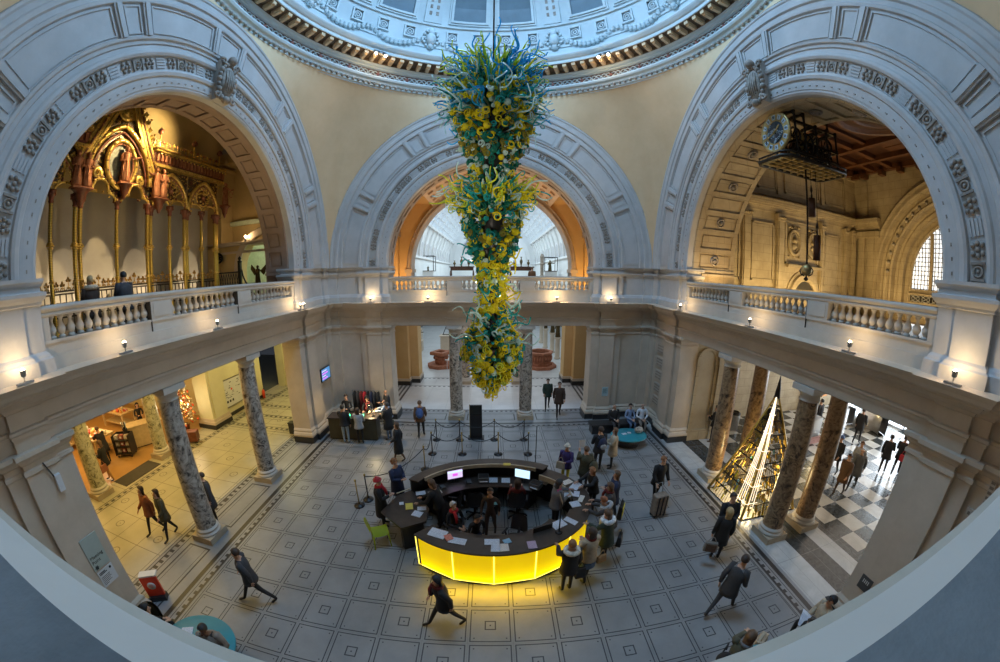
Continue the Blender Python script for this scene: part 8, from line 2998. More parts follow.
def bag(label, x, y, z, rz, col, w=0.34, h=0.3, d=0.12, panel=None):
    t = thing('bag', label, 'bag', (x, y, z), radians(rz))
    m = mat_cache('bag_cloth', C_[col], 0.6)
    q = MB()
    v = [(-w / 2, -d / 2, 0), (w / 2, -d / 2, 0), (w / 2, d / 2, 0), (-w / 2, d / 2, 0), (-w * .44, -d * .3, h), (w * .44, -d * .3, h), (w * .44, d * .3, h), (-w * .44, d * .3, h)]
    q.add(v, [(3, 2, 1, 0), (0, 1, 5, 4), (1, 2, 6, 5), (2, 3, 7, 6), (3, 0, 4, 7), (4, 5, 6, 7)], m)
    q.build('body', parent=t, bevel=0.02)
    if panel:
        MB().box(-w * .36, w * .36, -d / 2 - 0.006, -d / 2 + 0.01, h * 0.08, h * 0.9, mat_cache('bag_panel', C_[panel], 0.6)).build('front_panel', parent=t)
    MB().tube([(-w * .3 + w * .6 * i / 8, 0, h + 0.16 * sin(pi * i / 8)) for i in range(9)], 0.01, 6, m).build('handle', parent=t)
bag('black shopper with yellow and grey side on the red scarf visitor', 3.5, -0.42, 0.62, 60, 'black', 0.42, 0.42, 0.14, 'yellow')
bag('tan shoulder bag on the beige jacket visitor', 2.52, -2.02, 0.66, 20, 'tan', 0.26, 0.2, 0.1)
bag('black handbag between the fur hood and beige jacket visitors', 1.98, -2.30, 0.52, 10, 'black', 0.26, 0.3, 0.12)
bag('black handbag hanging by the tan boots', 3.16, -1.40, 0.55, 60, 'black', 0.3, 0.3, 0.14)
bag('patterned brown handbag of the blond person', 5.36, -2.14, 0.52, -30, 'taupe', 0.36, 0.28, 0.16, 'brown')
bag('pale yellow shoulder bag of the white hatted person', 2.28, 2.02, 0.74, 150, 'beige', 0.3, 0.26, 0.12)
bag('dark green bag of the long black coat at the cloakroom', -4.22, 5.42, 0.50, 70, 'green', 0.4, 0.36, 0.16)
bag('beige holdall on the floor by the seated near right pair', 5.35, -4.72, 0.0, 30, 'beige', 0.4, 0.3, 0.25)
bag('red shoulder bag on the figure at the bright doors', 15.72, -1.35, 0.75, -70, 'red', 0.3, 0.28, 0.12)
bag('brown handbag of the black dressed shop visitor', -14.2, -1.05, 0.55, 100, 'rust', 0.34, 0.28, 0.14)
t = thing('folded_map', 'pale blue unfolded map held by the near right seated person', 'map', (6.02, -5.02, 0.78), 0.6)
q = MB()
for i in range(4):
    q.add([(-0.24 + 0.12 * i, -0.12, 0.02 * (i % 2)), (-0.12 + 0.12 * i, -0.12, 0.02 * ((i + 1) % 2)), (-0.12 + 0.12 * i, 0.16, 0.12 + 0.02 * ((i + 1) % 2)), (-0.24 + 0.12 * i, 0.16, 0.12 + 0.02 * (i % 2))], [(0, 1, 2, 3)], SH[0])
q.build('sheet', parent=t)
t = thing('held_sheet', 'white sheet held up by the olive coated visitor', 'paper', (2.94, 2.0, 1.52), 0.1)
MB().box(-0.1, 0.1, -0.003, 0.003, -0.02, 0.25, M['white_paper']).build('sheet', parent=t)
t = thing('wheeled_case', 'pale brown wheeled case pushed across the floor', 'suitcase', (4.98, 0.12, 0), 0.15)
cm_ = plain('pale_brown_case', (0.26, 0.20, 0.15), 0.6, var=0.3, scale=8)
q = MB().box(-0.22, 0.22, -0.14, 0.14, 0.08, 0.78, cm_)
q.build('shell', parent=t, bevel=0.05)
q = MB()
for x in (-0.14, 0, 0.14):
    q.box(x - 0.02, x + 0.02, -0.155, 0.155, 0.1, 0.76, M['chair_black'])
q.build('ribs', parent=t)
MB().tube([(-0.12, 0.12, 0.78), (-0.12, 0.2, 1.05), (0.12, 0.2, 1.05), (0.12, 0.12, 0.78)], 0.014, 6, M['grey_metal']).build('handle', parent=t)
for x in (-0.17, 0.17):
    for y in (-0.1, 0.1):
        MB().lathe([(0.0, -0.015), (0.04, -0.015), (0.04, 0.015), (0.0, 0.015)], n=12, mat=M['black_lam']).xform(Matrix.Translation((x, y, 0.04)) @ Matrix.Rotation(pi / 2, 4, 'Y')).build('wheel', parent=t)
# skirt of the beige jacket visitor is a garment of hers
for o in [o for o in bpy.data.objects if o.name.startswith('person') and 'denim skirt' in o.get('label', '')]:
    q = MB()
    ell_shell(q, [(Vector((0, 0, 0.56)), 0.20, 0.17), (Vector((0, 0, 0.72)), 0.185, 0.155), (Vector((0, 0, 0.92)), 0.16, 0.13)], mat_cache('denim_skirt', C_['denim']))
    q.build('skirt', parent=o)

# ------------------------------------------------------------------ wire pyramid sculpture (entrance side)
M['neon'] = glow('warm_white_tube', (1.0, 0.84, 0.62), 1.5)
M['gold_leaf'] = plain('gold_foil', (0.62, 0.40, 0.07), 0.3, metal=0.2, var=0.4)
M['yellow_foil'] = plain('bright_yellow_foil', (0.80, 0.62, 0.02), 0.3)
M['cyan_foil'] = plain('cyan_foil', (0.20, 0.62, 0.72), 0.3)
py = thing('wire_pyramid', 'tall pyramid sculpture of gold wire, glowing tubes and foil strips between the columns', 'sculpture', (8.5, 0.02, 0))
B = [Vector((-1.12, 1.02, 0.02)), Vector((-1.06, -0.86, 0.02)), Vector((1.10, -0.98, 0.02)), Vector((1.0, 0.95, 0.02))]
AP = Vector((0, 0, 3.75))
q = MB()
for b in B:
    q.tube([b, b.lerp(AP, 0.5), AP], [0.05, 0.04, 0.03], 7, M['gold_leaf'])
for k in range(9):
    t = k / 9
    for i in range(4):
        q.bar(B[i].lerp(AP, t), B[(i + 1) % 4].lerp(AP, t), 0.03, mat=M['clock_iron'])
q.build('edge_frame', parent=py)
q = MB()
q.lathe([(0.10, 3.6), (0.07, 3.9), (0.0, 4.36)], n=10, mat=M['black_metal'])
q.build('tip', parent=py)
for i, nm in enumerate(('west', 'south', 'east', 'north')):
    q = MB()
    for k in range(17):
        t = (k + 0.5) / 17
        p = B[i].lerp(B[(i + 1) % 4], t)
        q.bar(p, p.lerp(AP, 0.86), 0.009, mat=M['clock_iron'])
    q.build('wire_mesh_face', parent=py)
prng = random.Random(5)
strips = []
for i in range(4):
    nrm = (B[(i + 1) % 4] - B[i]).cross(AP - B[i]).normalized()
    for k in range(95 if i < 2 else 40):
        t, u = prng.uniform(0.04, 0.96), prng.uniform(0.0, 0.85) ** 1.3
        p = B[i].lerp(B[(i + 1) % 4], t).lerp(AP, u)
        d = (AP - p).normalized()
        L = prng.uniform(0.10, 0.24)
        c = prng.random()
        mt = 'yellow_foil' if (c < 0.22 or (i == 0 and t > 0.55 and u < 0.22 and c < 0.7)) else 'cyan_foil' if (0.12 < u < 0.55 and c > 0.95) else 'gold_leaf'
        strips.append((i, p, d, L, mt, nrm))
strips.sort(key=lambda s_: s_[0] > 1)
rest = MB()
for n_, (i, p, d, L, mt, nrm) in enumerate(strips):
    q = MB() if n_ < 100 else rest
    q.bar(p - nrm * 0.03, p + d * L - nrm * 0.03, 0.06, 0.012, M[mt], up=nrm)
    if n_ < 100:
        q.build('foil_strip', parent=py)
rest.build('foil_strip_mass', parent=py)['kind'] = 'stuff'
for k in range(7):
    t = 0.80 + 0.055 * (k - 1)
    b = B[0].lerp(B[1], min(1.0, t)) if k < 4 else B[1].lerp(B[2], (k - 3) * 0.055)
    lo, hi = b.lerp(AP, 0.10 + 0.03 * (k % 3)), b.lerp(AP, 0.97)
    out = Vector((-0.05, -0.03, 0))
    q = MB()
    q.tube([lo + out, hi + out], 0.010, 6, M['neon'])
    q.build('light_tube', parent=py)
for k in range(1, 7):
    q = MB()
    t = k / 7.2
    a, b = B[0].lerp(B[1], 0.72).lerp(AP, t), B[1].lerp(B[2], 0.2).lerp(AP, t)
    c = B[1].lerp(AP, t)
    q.tube([a + Vector((-.05, 0, 0)), c + Vector((-.06, -.04, 0)), b + Vector((0, -.05, 0))], 0.010, 6, M['neon'])
    q.build('tube_hoop', parent=py)
lamp('pyramid_glow', 'POINT', (8.5, 0.0, 0.9), 130, (1.0, 0.75, 0.35), size=0.3)

# ------------------------------------------------------------------ sculpture hall seen through the far opening
M['terracotta'] = plain('terracotta_stone', (0.34, 0.13, 0.07), 0.8, var=0.35, scale=7)
def octa(r):
    return [(r * cos(pi / 8 + i * pi / 4), r * sin(pi / 8 + i * pi / 4)) for i in range(8)]
t = thing('wellhead', 'square lipped terracotta wellhead on an octagonal slab, far hall', 'wellhead', (-3.8, 17.3, 0), 0.3)
MB().prism(octa(1.05), lambda a, b, z: (a, b, z), 0.0, 0.22, M['terracotta']).build('slab', parent=t)
q = MB()
q.lathe([(0.42, 0.22), (0.46, 0.3), (0.50, 0.85), (0.54, 0.9)], n=20, mat=M['terracotta'], cap=False)
for i in range(10):
    a = 2 * pi * i / 10
    q.sphere((0.5 * cos(a), 0.5 * sin(a), 0.7), 0.09, 7, 5, M['terracotta'], (1, 1, 1.5))
q.build('carved_drum', parent=t)
q = MB()
q.lathe([(0.45, 0.9), (0.82, 0.92), (0.84, 1.0), (0.82, 1.16), (0.45, 1.16), (0.42, 0.9)], n=4, mat=M['terracotta'], smooth=False, cap=False)
q.build('square_lip', parent=t)
t = thing('wellhead', 'large octagonal terracotta wellhead with carved band, far hall', 'wellhead', (3.65, 17.2, 0), 0.1)
MB().prism(octa(1.25), lambda a, b, z: (a, b, z), 0.0, 0.2, M['terracotta']).build('slab', parent=t)
q = MB()
q.prism(octa(0.92), lambda a, b, z: (a, b, z), 0.2, 0.36, M['terracotta'])
q.lathe([(0.84, 0.36), (0.84, 1.1)], n=8, mat=M['terracotta'], cap=False, smooth=False)
for i in range(28):
    a = 2 * pi * i / 28
    q.sphere((0.83 * cos(a), 0.83 * sin(a), 0.72), 0.09, 6, 5, M['terracotta'], (1, 1, 2.4))
q.build('carved_drum', parent=t)
q = MB()
q.lathe([(0.70, 0.6), (0.70, 1.2), (0.90, 1.22), (0.98, 1.18), (0.98, 1.06), (0.84, 1.0)], n=8, mat=M['terracotta'], cap=False, smooth=False)
q.lathe([(0.0, 0.6), (0.70, 0.6)], n=8, mat=M['dark_gap'], cap=False, smooth=False)
q.build('rim', parent=t)
t = thing('label_stand', 'small white label stand in front of the square wellhead', 'sign', (-3.2, 16.2, 0))
MB().bar((0, 0, 0), (0, 0, 0.75), 0.03, mat=M['sign_white']).build('post', parent=t)
MB().box(-0.14, 0.14, -0.05, 0.05, 0.75, 0.8, M['sign_white']).build('panel', parent=t)
def pedestal(x, y, h, w, label, fig, round_=False):
    t = thing('sculpture_pedestal', label, 'pedestal', (x, y, 0), 0, 'pedestals in the far hall')
    m = M['wall']
    q = MB()
    if round_:
        q.lathe([(w * .62, 0), (w * .62, 0.1), (w * .5, 0.14), (w * .46, h - 0.15), (w * .6, h - 0.08), (w * .6, h)], n=16, mat=m)
    else:
        q.box(-w / 2, w / 2, -w / 2, w / 2, 0, h, m)
    q.build('shaft', parent=t)
    MB().box(-w * .6, w * .6, -w * .6, w * .6, h, h + 0.06, m).build('cap', parent=t)
    if fig:
        s_ = thing('statuette', 'dark figure standing on the ' + label.replace(' in the far hall', ''), 'sculpture', (x, y, h + 0.06))
        q = MB()
        statue(q, 0, 0, fig, M['bronze'], 1, d=0)
        q.build('figure', parent=s_)
pedestal(-4.0, 22.0, 1.5, 0.95, 'broad cream pedestal in the far hall behind the square wellhead', None)
t = thing('abstract_sculpture', 'slanting dark metal support on the broad cream pedestal', 'sculpture', (-4.0, 22.0, 1.562))
q = MB()
q.bar((-0.3, 0, 0), (0.1, 0, 1.0), 0.06, mat=M['black_metal'])
q.bar((-0.35, 0, 0.03), (0.45, 0, 0.03), 0.06, mat=M['black_metal'])
q.bar((0.1, 0, 1.0), (0.4, 0, 0.0), 0.05, mat=M['black_metal'])
q.build('support', parent=t)
pedestal(5.40, 19.6, 1.75, 0.42, 'round white pedestal in the far hall nearest the octagonal wellhead', 1.25, True)
pedestal(5.35, 21.8, 1.75, 0.42, 'round white pedestal in the far hall, second from the wellhead', 1.2, True)
pedestal(5.05, 23.8, 1.8, 0.40, 'round white pedestal in the far hall, third from the wellhead', 1.0, True)
pedestal(5.0, 26.2, 1.8, 0.40, 'round white pedestal in the far hall, fourth from the wellhead', 0.9, True)
for i, (x, y) in enumerate(((-6.6, 22.5), (-7.4, 26.0), (-8.0, 29.0))):
    pedestal(x, y, 0.9, 0.7, ('low pedestal with bust along the far hall wall, first', 'low pedestal with bust along the far hall wall, middle', 'low pedestal with bust along the far hall wall, last')[i], 1.0)

# ------------------------------------------------------------------ white gallery above it: cases, tables, vases
M['case_glass'] = glass('case_glass', (0.85, 0.92, 0.95), 0.9, 0.03)
def display_case(x, y, w, h, label, obj_fn):
    t = thing('display_case', label, 'display case', (x, y, 5.66))
    MB().box(-w / 2, w / 2, -w / 2, w / 2, 0, 1.5, M['white_vault']).build('base', parent=t)
    q = MB()
    for sx in (-1, 1):
        for sy in (-1, 1):
            q.bar((sx * w / 2, sy * w / 2, 1.5), (sx * w / 2, sy * w / 2, 1.5 + h), 0.05, mat=M['black_metal'])
    for z in (1.5, 1.5 + h):
        for s in (-1, 1):
            q.bar((-w / 2, s * w / 2, z), (w / 2, s * w / 2, z), 0.05, mat=M['black_metal'])
            q.bar((s * w / 2, -w / 2, z), (s * w / 2, w / 2, z), 0.05, mat=M['black_metal'])
    q.build('frame', parent=t)
    s_ = thing('figurine', 'dark figurine inside the ' + label, 'sculpture', (x, y, 7.164))
    q = MB()
    obj_fn(q)
    q.build('figure', parent=s_)
display_case(-5.6, 22.5, 1.15, 1.3, 'glass display case by the left vault wall, white gallery', lambda q: statue(q, 0, 0, 0.45, M['bronze'], None, d=0))
display_case(5.1, 22.5, 1.1, 1.2, 'glass display case by the right vault wall, white gallery', lambda q: statue(q, 0, 0, 0.95, M['bronze'], 1, d=0))
t = thing('stone_shaft', 'carved pale stone shaft beside the right display case', 'sculpture', (4.25, 21.5, 5.66))
q = MB()
q.lathe([(0.22, 0), (0.22, 0.2), (0.15, 0.3), (0.16, 1.0), (0.2, 1.05), (0.14, 1.2), (0.16, 2.0), (0.22, 2.1), (0.15, 2.2), (0.18, 2.7), (0.1, 2.95)], n=8, mat=M['relief'], smooth=False)
q.build('shaft', parent=t)
for sx, lab in ((-1, 'long dark table before the ochre recess, choir screen side'), (1, 'long dark table before the ochre recess, clock side')):
    t = thing('table', lab, 'table', (sx * 2.9, 26.0, 5.66), 0, 'tables in the white gallery')
    w = 1.2
    MB().box(-w, w, -0.4, 0.4, 1.85, 1.95, M['dark_wood']).build('top', parent=t)
    MB().box(-w + 0.1, w - 0.1, -0.35, 0.35, 1.55, 1.85, M['dark_wood']).build('apron', parent=t)
    for dx in (-w + 0.1, w - 0.1):
        for dy in (-0.33, 0.33):
            MB().lathe([(0.05, 0), (0.07, 0.3), (0.04, 0.5), (0.08, 1.2), (0.05, 1.55)], (dx, dy, 0), 10, M['dark_wood']).build('leg', parent=t)
    for k in range(3):
        x = sx * 2.9 - 0.75 + 0.7 * k
        v_ = thing('vase', 'dark vase on the table, %s of three, %s' % (('first', 'second', 'third')[k], 'choir screen side' if sx < 0 else 'clock side'), 'vase', (x, 26.0, 7.61), 0, 'vases on the gallery tables')
        h = (0.6, 1.0, 0.7)[k]
        MB().lathe([(0.09, 0), (0.05, 0.06), (0.05, 0.14), (0.15 * 1.0, h * 0.45), (0.13, h * 0.6), (0.05, h * 0.72), (0.05, h * 0.85), (0.11, h * 0.95)], n=14, mat=M['bronze'], cap=True).build('body', parent=v_)
t = thing('wall_bracket', 'white carved bracket shelf high on the far gallery wall', 'bracket', (-2.9, 39.6, 9.9))
MB().lathe([(0.1, 0), (0.3, 0.6), (0.8, 0.9), (0.9, 1.1), (0.5, 1.2), (0.7, 1.5)], n=14, mat=M['lunette_shade']).build('body', parent=t)

# ------------------------------------------------------------------ cloakroom counter, far left corner
t = thing('cloakroom_counter', 'dark olive counter with lit lamp in the far left corner', 'counter', (-5.95, 5.4, 0), 0.06)
M['olive_panel'] = plain('dark_olive_panel', (0.055, 0.045, 0.02), 0.45)
MB().box(-1.0, 1.15, -0.28, 0.30, 0.06, 0.98, M['olive_panel']).build('front', parent=t)
MB().box(-1.04, 1.19, -0.32, 0.34, 0.98, 1.03, M['dark_top']).build('top', parent=t)
MB().box(-0.95, 1.10, -0.24, 0.26, 0, 0.06, M['black_lam']).build('plinth', parent=t)
t = thing('desk_lamp', 'lit white desk lamp on the cloakroom counter end', 'lamp', (-4.98, 5.45, 1.034))
MB().lathe([(0.09, 0), (0.09, 0.02), (0.015, 0.03), (0.015, 0.38)], n=12, mat=M['black_metal']).build('base', parent=t)
MB().bar((0, 0, 0.38), (-0.14, 0.05, 0.46), 0.02, mat=M['black_metal']).build('arm', parent=t)
MB().lathe([(0.04, 0.08), (0.12, 0.0)], (-0.14, 0.05, 0.38), 14, M['black_metal'], cap=False).build('shade', parent=t)
MB().sphere((-0.14, 0.05, 0.40), 0.05, 10, 6, M['bulb']).build('bulb', parent=t)
lamp('desk_lamp_glow', 'POINT', (-5.12, 5.5, 1.30), 30, (1.0, 0.78, 0.42), size=0.06)
lamp('cloakroom_downlight', 'SPOT', (-5.6, 6.2, 4.4), 260, (1.0, 0.72, 0.32), size=0.1, angle=80, target=(-5.7, 5.2, 0))
M['green_led'] = glow('green_light', (0.05, 1.0, 0.35), 5.0)
for x, y, lab in ((-6.05, 5.35, 'green lit reader on the cloakroom counter by the pale jeans visitor'), (-5.45, 5.42, 'green lit reader on the cloakroom counter by the long haired visitor')):
    t = thing('card_reader', lab, 'card reader', (x, y, 1.034), 0.06, 'green lit readers on the cloakroom counter')
    MB().box(-0.09, 0.09, -0.06, 0.06, 0, 0.12, M['black_lam']).build('casing', parent=t)
    MB().box(-0.08, 0.08, -0.066, -0.06, 0.02, 0.11, M['green_led']).build('light', parent=t)
leaflet(-5.6, 5.5, 1.034, 0.1, 0.3, 0.2, 0, 'white papers on the cloakroom counter')
t = thing('coat_rack', 'rack of dark and red coats behind the cloakroom counter', 'coat rack', (-5.9, 7.2, 0))
q = MB()
q.bar((-0.7, 0, 1.55), (0.7, 0, 1.55), 0.03, mat=M['grey_metal'])
for s in (-0.7, 0.7):
    q.bar((s, 0, 0), (s, 0, 1.55), 0.03, mat=M['grey_metal'])
    q.bar((s, -0.25, 0.02), (s, 0.25, 0.02), 0.04, mat=M['grey_metal'])
q.build('frame', parent=t)
for i in range(8):
    c = ('black', 'char', 'dred', 'red', 'black', 'navy', 'char', 'black')[i]
    k_ = thing('hanging_coat', ('black', 'charcoal', 'dark red', 'bright red', 'second black', 'navy', 'second charcoal', 'third black')[i] + ' coat hanging on the cloakroom rack', 'coat', (-6.5 + 0.17 * i, 7.2, 0.55), 0, 'coats on the cloakroom rack')
    q = MB()
    ell_shell(q, [(Vector((0, 0, 0)), 0.07, 0.22), (Vector((0, 0, 0.5)), 0.06, 0.2), (Vector((0, 0, 0.85)), 0.06, 0.22), (Vector((0, 0, 0.95)), 0.03, 0.08)], mat_cache('coat', C_[c]))
    q.build('body', parent=k_)
    MB().tube([(0, 0, 0.94), (0, 0, 1.0), (0, 0.03, 1.02)], 0.008, 5, M['grey_metal']).build('hanger_hook', parent=k_)

# ------------------------------------------------------------------ shop beyond the west aisle
M['pale_wood'] = plain('pale_shop_wood', (0.58, 0.46, 0.26), 0.45)
def shop_table(x, y, rz, w, d, label, n_goods, seed, cols):
    t = thing('shop_table', label, 'table', (x, y, 0), rz, 'display tables in the shop')
    MB().box(-w / 2, w / 2, -d / 2, d / 2, 0.82, 0.88, M['pale_wood']).build('top', parent=t)
    MB().box(-w / 2 + 0.1, w / 2 - 0.1, -d / 2 + 0.1, d / 2 - 0.1, 0.25, 0.30, M['pale_wood']).build('shelf', parent=t)
    for sx in (-1, 1):
        for sy in (-1, 1):
            MB().box(sx * (w / 2 - 0.06) - 0.04, sx * (w / 2 - 0.06) + 0.04, sy * (d / 2 - 0.06) - 0.04, sy * (d / 2 - 0.06) + 0.04, 0, 0.82, M['pale_wood']).build('leg', parent=t)
    r_ = random.Random(seed)
    for i in range(n_goods):
        nx = int(w / 0.29)
        gx, gy = -w / 2 + 0.18 + (i % nx) * 0.29 + r_.uniform(-.02, .02), -d / 2 + 0.18 + (i // nx) * 0.30 + r_.uniform(-.02, .02)
        wx, wy = gx * cos(rz) - gy * sin(rz) + x, gx * sin(rz) + gy * cos(rz) + y
        c = cols[i % len(cols)]
        mt = mat_cache('shop_goods', c, 0.5)
        q = MB()
        if i % 3 == 0:
            q.lathe([(0.05, 0), (0.09, 0.06), (0.05, 0.16), (0.07, 0.22)], n=10, mat=mt)
            nm, what = 'ornament', 'bright ornament'
        elif i % 3 == 1:
            q.box(-0.11, 0.11, -0.08, 0.08, 0, 0.10, mt)
            q.box(-0.115, 0.115, -0.02, 0.02, 0, 0.104, M['white_paper'])
            nm, what = 'gift_box', 'small gift box'
        else:
            q.sphere((0, 0, 0.09), 0.088, 10, 7, mt)
            q.lathe([(0.02, 0.15), (0.02, 0.19)], n=8, mat=M['brass'])
            nm, what = 'bauble', 'shiny bauble'
        o = q.build(nm, loc=(wx, wy, 0.884), rotz=r_.uniform(-.3, .3) + rz)
        tag(o, what + ' on the ' + label.split(',')[0], nm.replace('_', ' '), what + 's on the ' + label.split(',')[0])
REDS = [(0.65, 0.10, 0.04), (0.75, 0.38, 0.10), (0.70, 0.62, 0.45), (0.50, 0.06, 0.05), (0.80, 0.55, 0.20)]
shop_table(-17.7, 0.6, 0.1, 1.8, 1.2, 'red goods table where a visitor bends, nearest the pale column', 18, 1, REDS)
shop_table(-20.2, 0.4, 0.1, 1.8, 1.2, 'second red goods table, deeper in the shop', 16, 2, REDS)
shop_table(-19.6, 3.3, 0.0, 2.2, 0.9, 'long goods table along the back of the shop', 18, 3, REDS)
lamp('shop_table_glow', 'POINT', (-17.6, 0.6, 1.9), 60, (1.0, 0.8, 0.5), size=0.15)
t = thing('shop_counter', 'pale wooden shop counter beside the dark rack', 'counter', (-15.85, 2.35, 0), 1.05)
MB().box(-0.9, 0.9, -0.35, 0.35, 0.05, 1.0, M['pale_wood']).build('front', parent=t)
MB().box(-0.95, 0.95, -0.4, 0.4, 1.0, 1.05, M['pale_wood']).build('top', parent=t)
MB().box(-0.88, 0.88, -0.32, 0.32, 0.0, 0.05, M['black_lam']).build('plinth', parent=t)
t = thing('card_rack', 'dark wheeled goods rack in front of the shop counter', 'rack', (-15.75, 1.05, 0), 0.5)
q = MB()
for z in (0.15, 0.45, 0.75):
    q.box(-0.4, 0.4, -0.28, 0.28, z, z + 0.04, M['black_lam'])
q.box(-0.42, 0.42, 0.25, 0.29, 0.1, 1.0, M['black_lam'])
for s in (-1, 1):
    q.box(s * 0.42 - 0.02, s * 0.42 + 0.02, -0.28, 0.29, 0.1, 1.0, M['black_lam'])
q.build('frame', parent=t)
for sx in (-0.35, 0.35):
    for sy in (-0.22, 0.22):
        MB().sphere((sx, sy, 0.05), 0.05, 8, 6, M['black_lam']).build('caster', parent=t)
r_ = random.Random(9)
for i in range(9):
    lx, lz = -0.26 + 0.26 * (i % 3), (0.193, 0.493, 0.793)[i // 3]
    a = 0.5
    o = MB().box(-0.09, 0.09, -0.1, 0.1, 0, 0.18, mat_cache('shop_goods', ((0.5, 0.45, 0.38), (0.35, 0.1, 0.08), (0.6, 0.5, 0.4))[i % 3], 0.5)).box(-0.05, 0.05, -0.103, -0.1, 0.05, 0.14, M['white_paper']).build('goods_box', loc=(-15.75 + lx * cos(a), 1.05 + lx * sin(a) - 0.05, lz), rotz=a)
    tag(o, 'small goods box on the dark wheeled rack', 'box', 'goods boxes on the dark rack')
t = thing('umbrella_stand', 'cluster of wrapped umbrellas standing on the dark rack', 'umbrellas', (-15.6, 1.2, 1.0))
q = MB()
for i in range(5):
    a = i * 1.25
    q.tube([(0.03 * cos(a), 0.03 * sin(a), 0), (0.09 * cos(a), 0.09 * sin(a), 0.5)], [0.03, 0.02], 7, M['enamel'] if i % 2 else M['black_lam'])
q.lathe([(0.1, 0), (0.12, 0.2)], n=12, mat=M['black_lam'], cap=False)
q.build('bundle', parent=t)
# red decorated tree
t = thing('decorated_tree', 'tall tree hung with red and orange ornaments beside the yellow pier', 'tree', (-14.75, 4.0, 0))
MB().lathe([(0.22, 0), (0.3, 0.35), (0.3, 0.38)], n=16, mat=M['dark_red']).build('pot', parent=t)
q = MB()
q.tube([(0, 0, 0.3), (0, 0, 3.6)], [0.05, 0.02], 8, M['dark_wood'])
for i in range(90):
    z = 0.7 + 2.9 * (i / 90)
    a = i * 2.4
    L = 0.72 * (1 - (z - 0.5) / 3.6) + 0.08
    q.tube([(0, 0, z), (L * 0.6 * cos(a), L * 0.6 * sin(a), z + 0.08), (L * cos(a), L * sin(a), z - 0.02)], [0.02, 0.014, 0.006], 5, M['cream_ledge'])
q.build('branches', parent=t)
q = MB()
fr_ = random.Random(8)
for i in range(420):
    z = fr_.uniform(0.55, 3.6)
    a, L = fr_.uniform(0, 6.28), (0.78 * (1 - (z - 0.5) / 3.6) + 0.06) * fr_.uniform(0.5, 1.0)
    q.sphere((L * cos(a), L * sin(a), z), fr_.uniform(0.03, 0.07), 5, 4, mat_cache('tree_foliage', ((0.75, 0.66, 0.48), (0.62, 0.12, 0.04), (0.30, 0.22, 0.08), (0.80, 0.45, 0.16))[i % 4], 0.5))
q.build('foliage', parent=t)['kind'] = 'stuff'
for i in range(90):
    z = 0.65 + 2.95 * ((i + 0.5) / 90)
    a = i * 2.4 + 0.5
    L = 0.75 * (1 - (z - 0.5) / 3.6) + 0.10
    q = MB()
    cc = ((0.70, 0.10, 0.03), (0.80, 0.30, 0.06), (0.75, 0.6, 0.4))[i % 3]
    q.sphere((L * cos(a), L * sin(a), z - 0.05), 0.065, 8, 6, mat_cache('tree_bauble', cc, 0.3))
    q.build('bauble', parent=t)
lamp('tree_glow', 'POINT', (-13.9, 3.7, 1.6), 40, (1.0, 0.8, 0.5), size=0.1)
t = thing('planter', 'dark planter box on wheels in front of the red decorated tree', 'planter', (-13.4, 3.25, 0), 0.5)
MB().box(-0.28, 0.28, -0.22, 0.22, 0.1, 0.55, M['dark_red']).build('box', parent=t)
for sx in (-0.22, 0.22):
    MB().bar((sx, -0.16, 0), (sx, -0.16, 0.1), 0.05, mat=M['black_lam']).build('leg', parent=t)
    MB().bar((sx, 0.16, 0), (sx, 0.16, 0.1), 0.05, mat=M['black_lam']).build('leg', parent=t)
t = thing('door_mat', 'dark entrance mat between the two pale columns', 'mat', (-13.75, 0.2, 0.004))
MB().box(-0.42, 0.42, -1.0, 0.85, -0.003, 0.014, plain('dark_mat', (0.06, 0.055, 0.05), 0.95)).build('pile', parent=t)
MB().box(-0.45, 0.45, -1.03, 0.88, -0.003, 0.008, M['black_lam']).build('border', parent=t)
# floor plan board on the yellow wall
t = thing('wall_map', 'large white floor map framed on the yellow aisle wall', 'map', (-13.41, 6.55, 1.35))
MB().box(0.0, 0.04, -0.8, 0.8, -0.72, 0.72, M['sign_white']).build('panel', parent=t)
q = MB()
for b in ((-0.8, 0.8, -0.72, -0.69), (-0.8, 0.8, 0.69, 0.72), (-0.8, -0.77, -0.72, 0.72), (0.77, 0.8, -0.72, 0.72)):
    q.box(0.0, 0.055, b[0], b[1], b[2], b[3], M['grey_metal'])
q.build('frame', parent=t)
q = MB().box(0.04, 0.042, -0.7, 0.66, -0.5, 0.62, M['sign_white'])
r_ = random.Random(4)
for i in range(26):
    a, b = r_.uniform(-0.65, 0.6), r_.uniform(-0.35, 0.55)
    q.box(0.04, 0.0435, a, a + r_.uniform(0.04, 0.2), b, b + r_.uniform(0.015, 0.05), M['grey_plastic'])
for i in range(3):
    q.box(0.04, 0.045, -0.55 + 0.22 * i, -0.43 + 0.22 * i, -0.49, -0.37, M['ink'])
q.box(0.04, 0.046, -0.1, 0.02, 0.1, 0.2, M['sign_red'])
q.build('plan_lines', parent=t)
t = thing('wall_notice', 'small white notice beside the yellow pilaster', 'sign', (-13.41, 5.97, 1.1))
MB().box(0.0, 0.03, -0.0, 0.22, -0.15, 0.15, M['sign_white']).build('panel', parent=t)
t = thing('fire_extinguisher', 'red fire extinguisher at the passage corner', 'fire extinguisher', (-13.28, 9.05, 0.12))
MB().lathe([(0.0, 0), (0.09, 0.0), (0.09, 0.42), (0.03, 0.5), (0.03, 0.55)], n=14, mat=M['sign_red']).build('cylinder', parent=t)
MB().bar((0, 0, 0.55), (0.12, 0, 0.60), 0.03, mat=M['black_lam']).build('handle', parent=t)
t = thing('floor_box', 'small black box standing by the far left pier', 'box', (-9.0, 5.35, 0))
MB().box(-0.15, 0.15, -0.15, 0.15, 0, 0.5, M['black_lam']).build('body', parent=t, bevel=0.02)
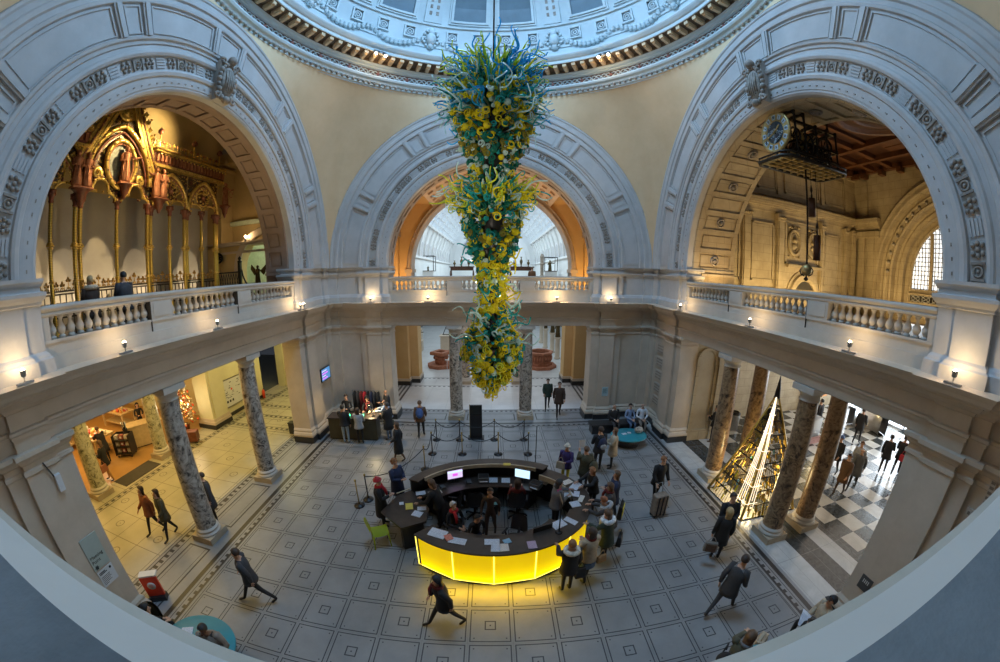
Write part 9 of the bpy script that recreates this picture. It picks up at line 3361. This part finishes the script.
MB().box(-0.16, 0.16, -0.16, 0.16, 0.5, 0.54, M['black_metal']).build('lid', parent=t)

# ------------------------------------------------------------------ entrance hall furniture
t = thing('litter_bin', 'cylindrical grey bin by the stone wall', 'bin', (11.5, 5.2, 0))
MB().lathe([(0.24, 0), (0.26, 0.03), (0.26, 0.78)], n=20, mat=M['steel'], cap=False).build('body', parent=t)
MB().lathe([(0.27, 0.78), (0.27, 0.84), (0.16, 0.9), (0.15, 0.88)], n=20, mat=M['black_metal'], cap=False).build('lid', parent=t)
t = thing('wall_panel', 'dark notice panel beside the arched niche', 'sign', (9.9, 4.655, 1.45))
MB().box(-0.25, 0.05, -0.05, 0.0, -0.3, 0.3, M['black_lam']).build('panel', parent=t)
t = thing('entrance_desk', 'curved grey entrance desk near the bright doors', 'desk', (18.6, 2.4, 0), 0.4)
MB().lathe([(1.2, 0.05), (1.2, 1.0), (1.26, 1.02), (1.26, 1.06), (0.8, 1.06), (0.8, 0.05)], n=24, mat=M['steel'], a0=-1.2, a1=1.2).build('front', parent=t)
MB().lathe([(1.15, 0.0), (1.15, 0.05)], n=24, mat=M['black_lam'], a0=-1.2, a1=1.2, cap=False).build('plinth', parent=t)
t = thing('donation_box', 'clear donation box on a pink based stand, entrance hall', 'box', (14.6, 3.0, 0))
MB().box(-0.4, 0.4, -0.4, 0.4, 0, 0.3, mat_cache('pink_base', (0.5, 0.28, 0.26), 0.6)).build('base', parent=t)
MB().box(-0.33, 0.33, -0.33, 0.33, 0.3, 1.2, M['case_glass']).build('glass', parent=t)
for i, (x, y, lab) in enumerate(((19.6, 4.6, 'orange poster on the far entrance wall, first'), (19.6, 5.4, 'orange poster on the far entrance wall, second'))):
    t = thing('poster_stand', lab, 'poster', (18.0 + i * 1.3, 6.2, 0))
    MB().box(-0.45, 0.45, -0.03, 0.03, 0.7, 2.4, mat_cache('poster_print', ((0.7, 0.35, 0.08), (0.65, 0.25, 0.05))[i], 0.5)).build('sheet', parent=t)
    MB().box(-0.5, 0.5, -0.04, 0.05, 0.0, 0.7, M['block']).build('stand', parent=t)
lamp('poster_lamp', 'POINT', (18.6, 5.0, 3.6), 60, (1.0, 0.75, 0.35), size=0.2)
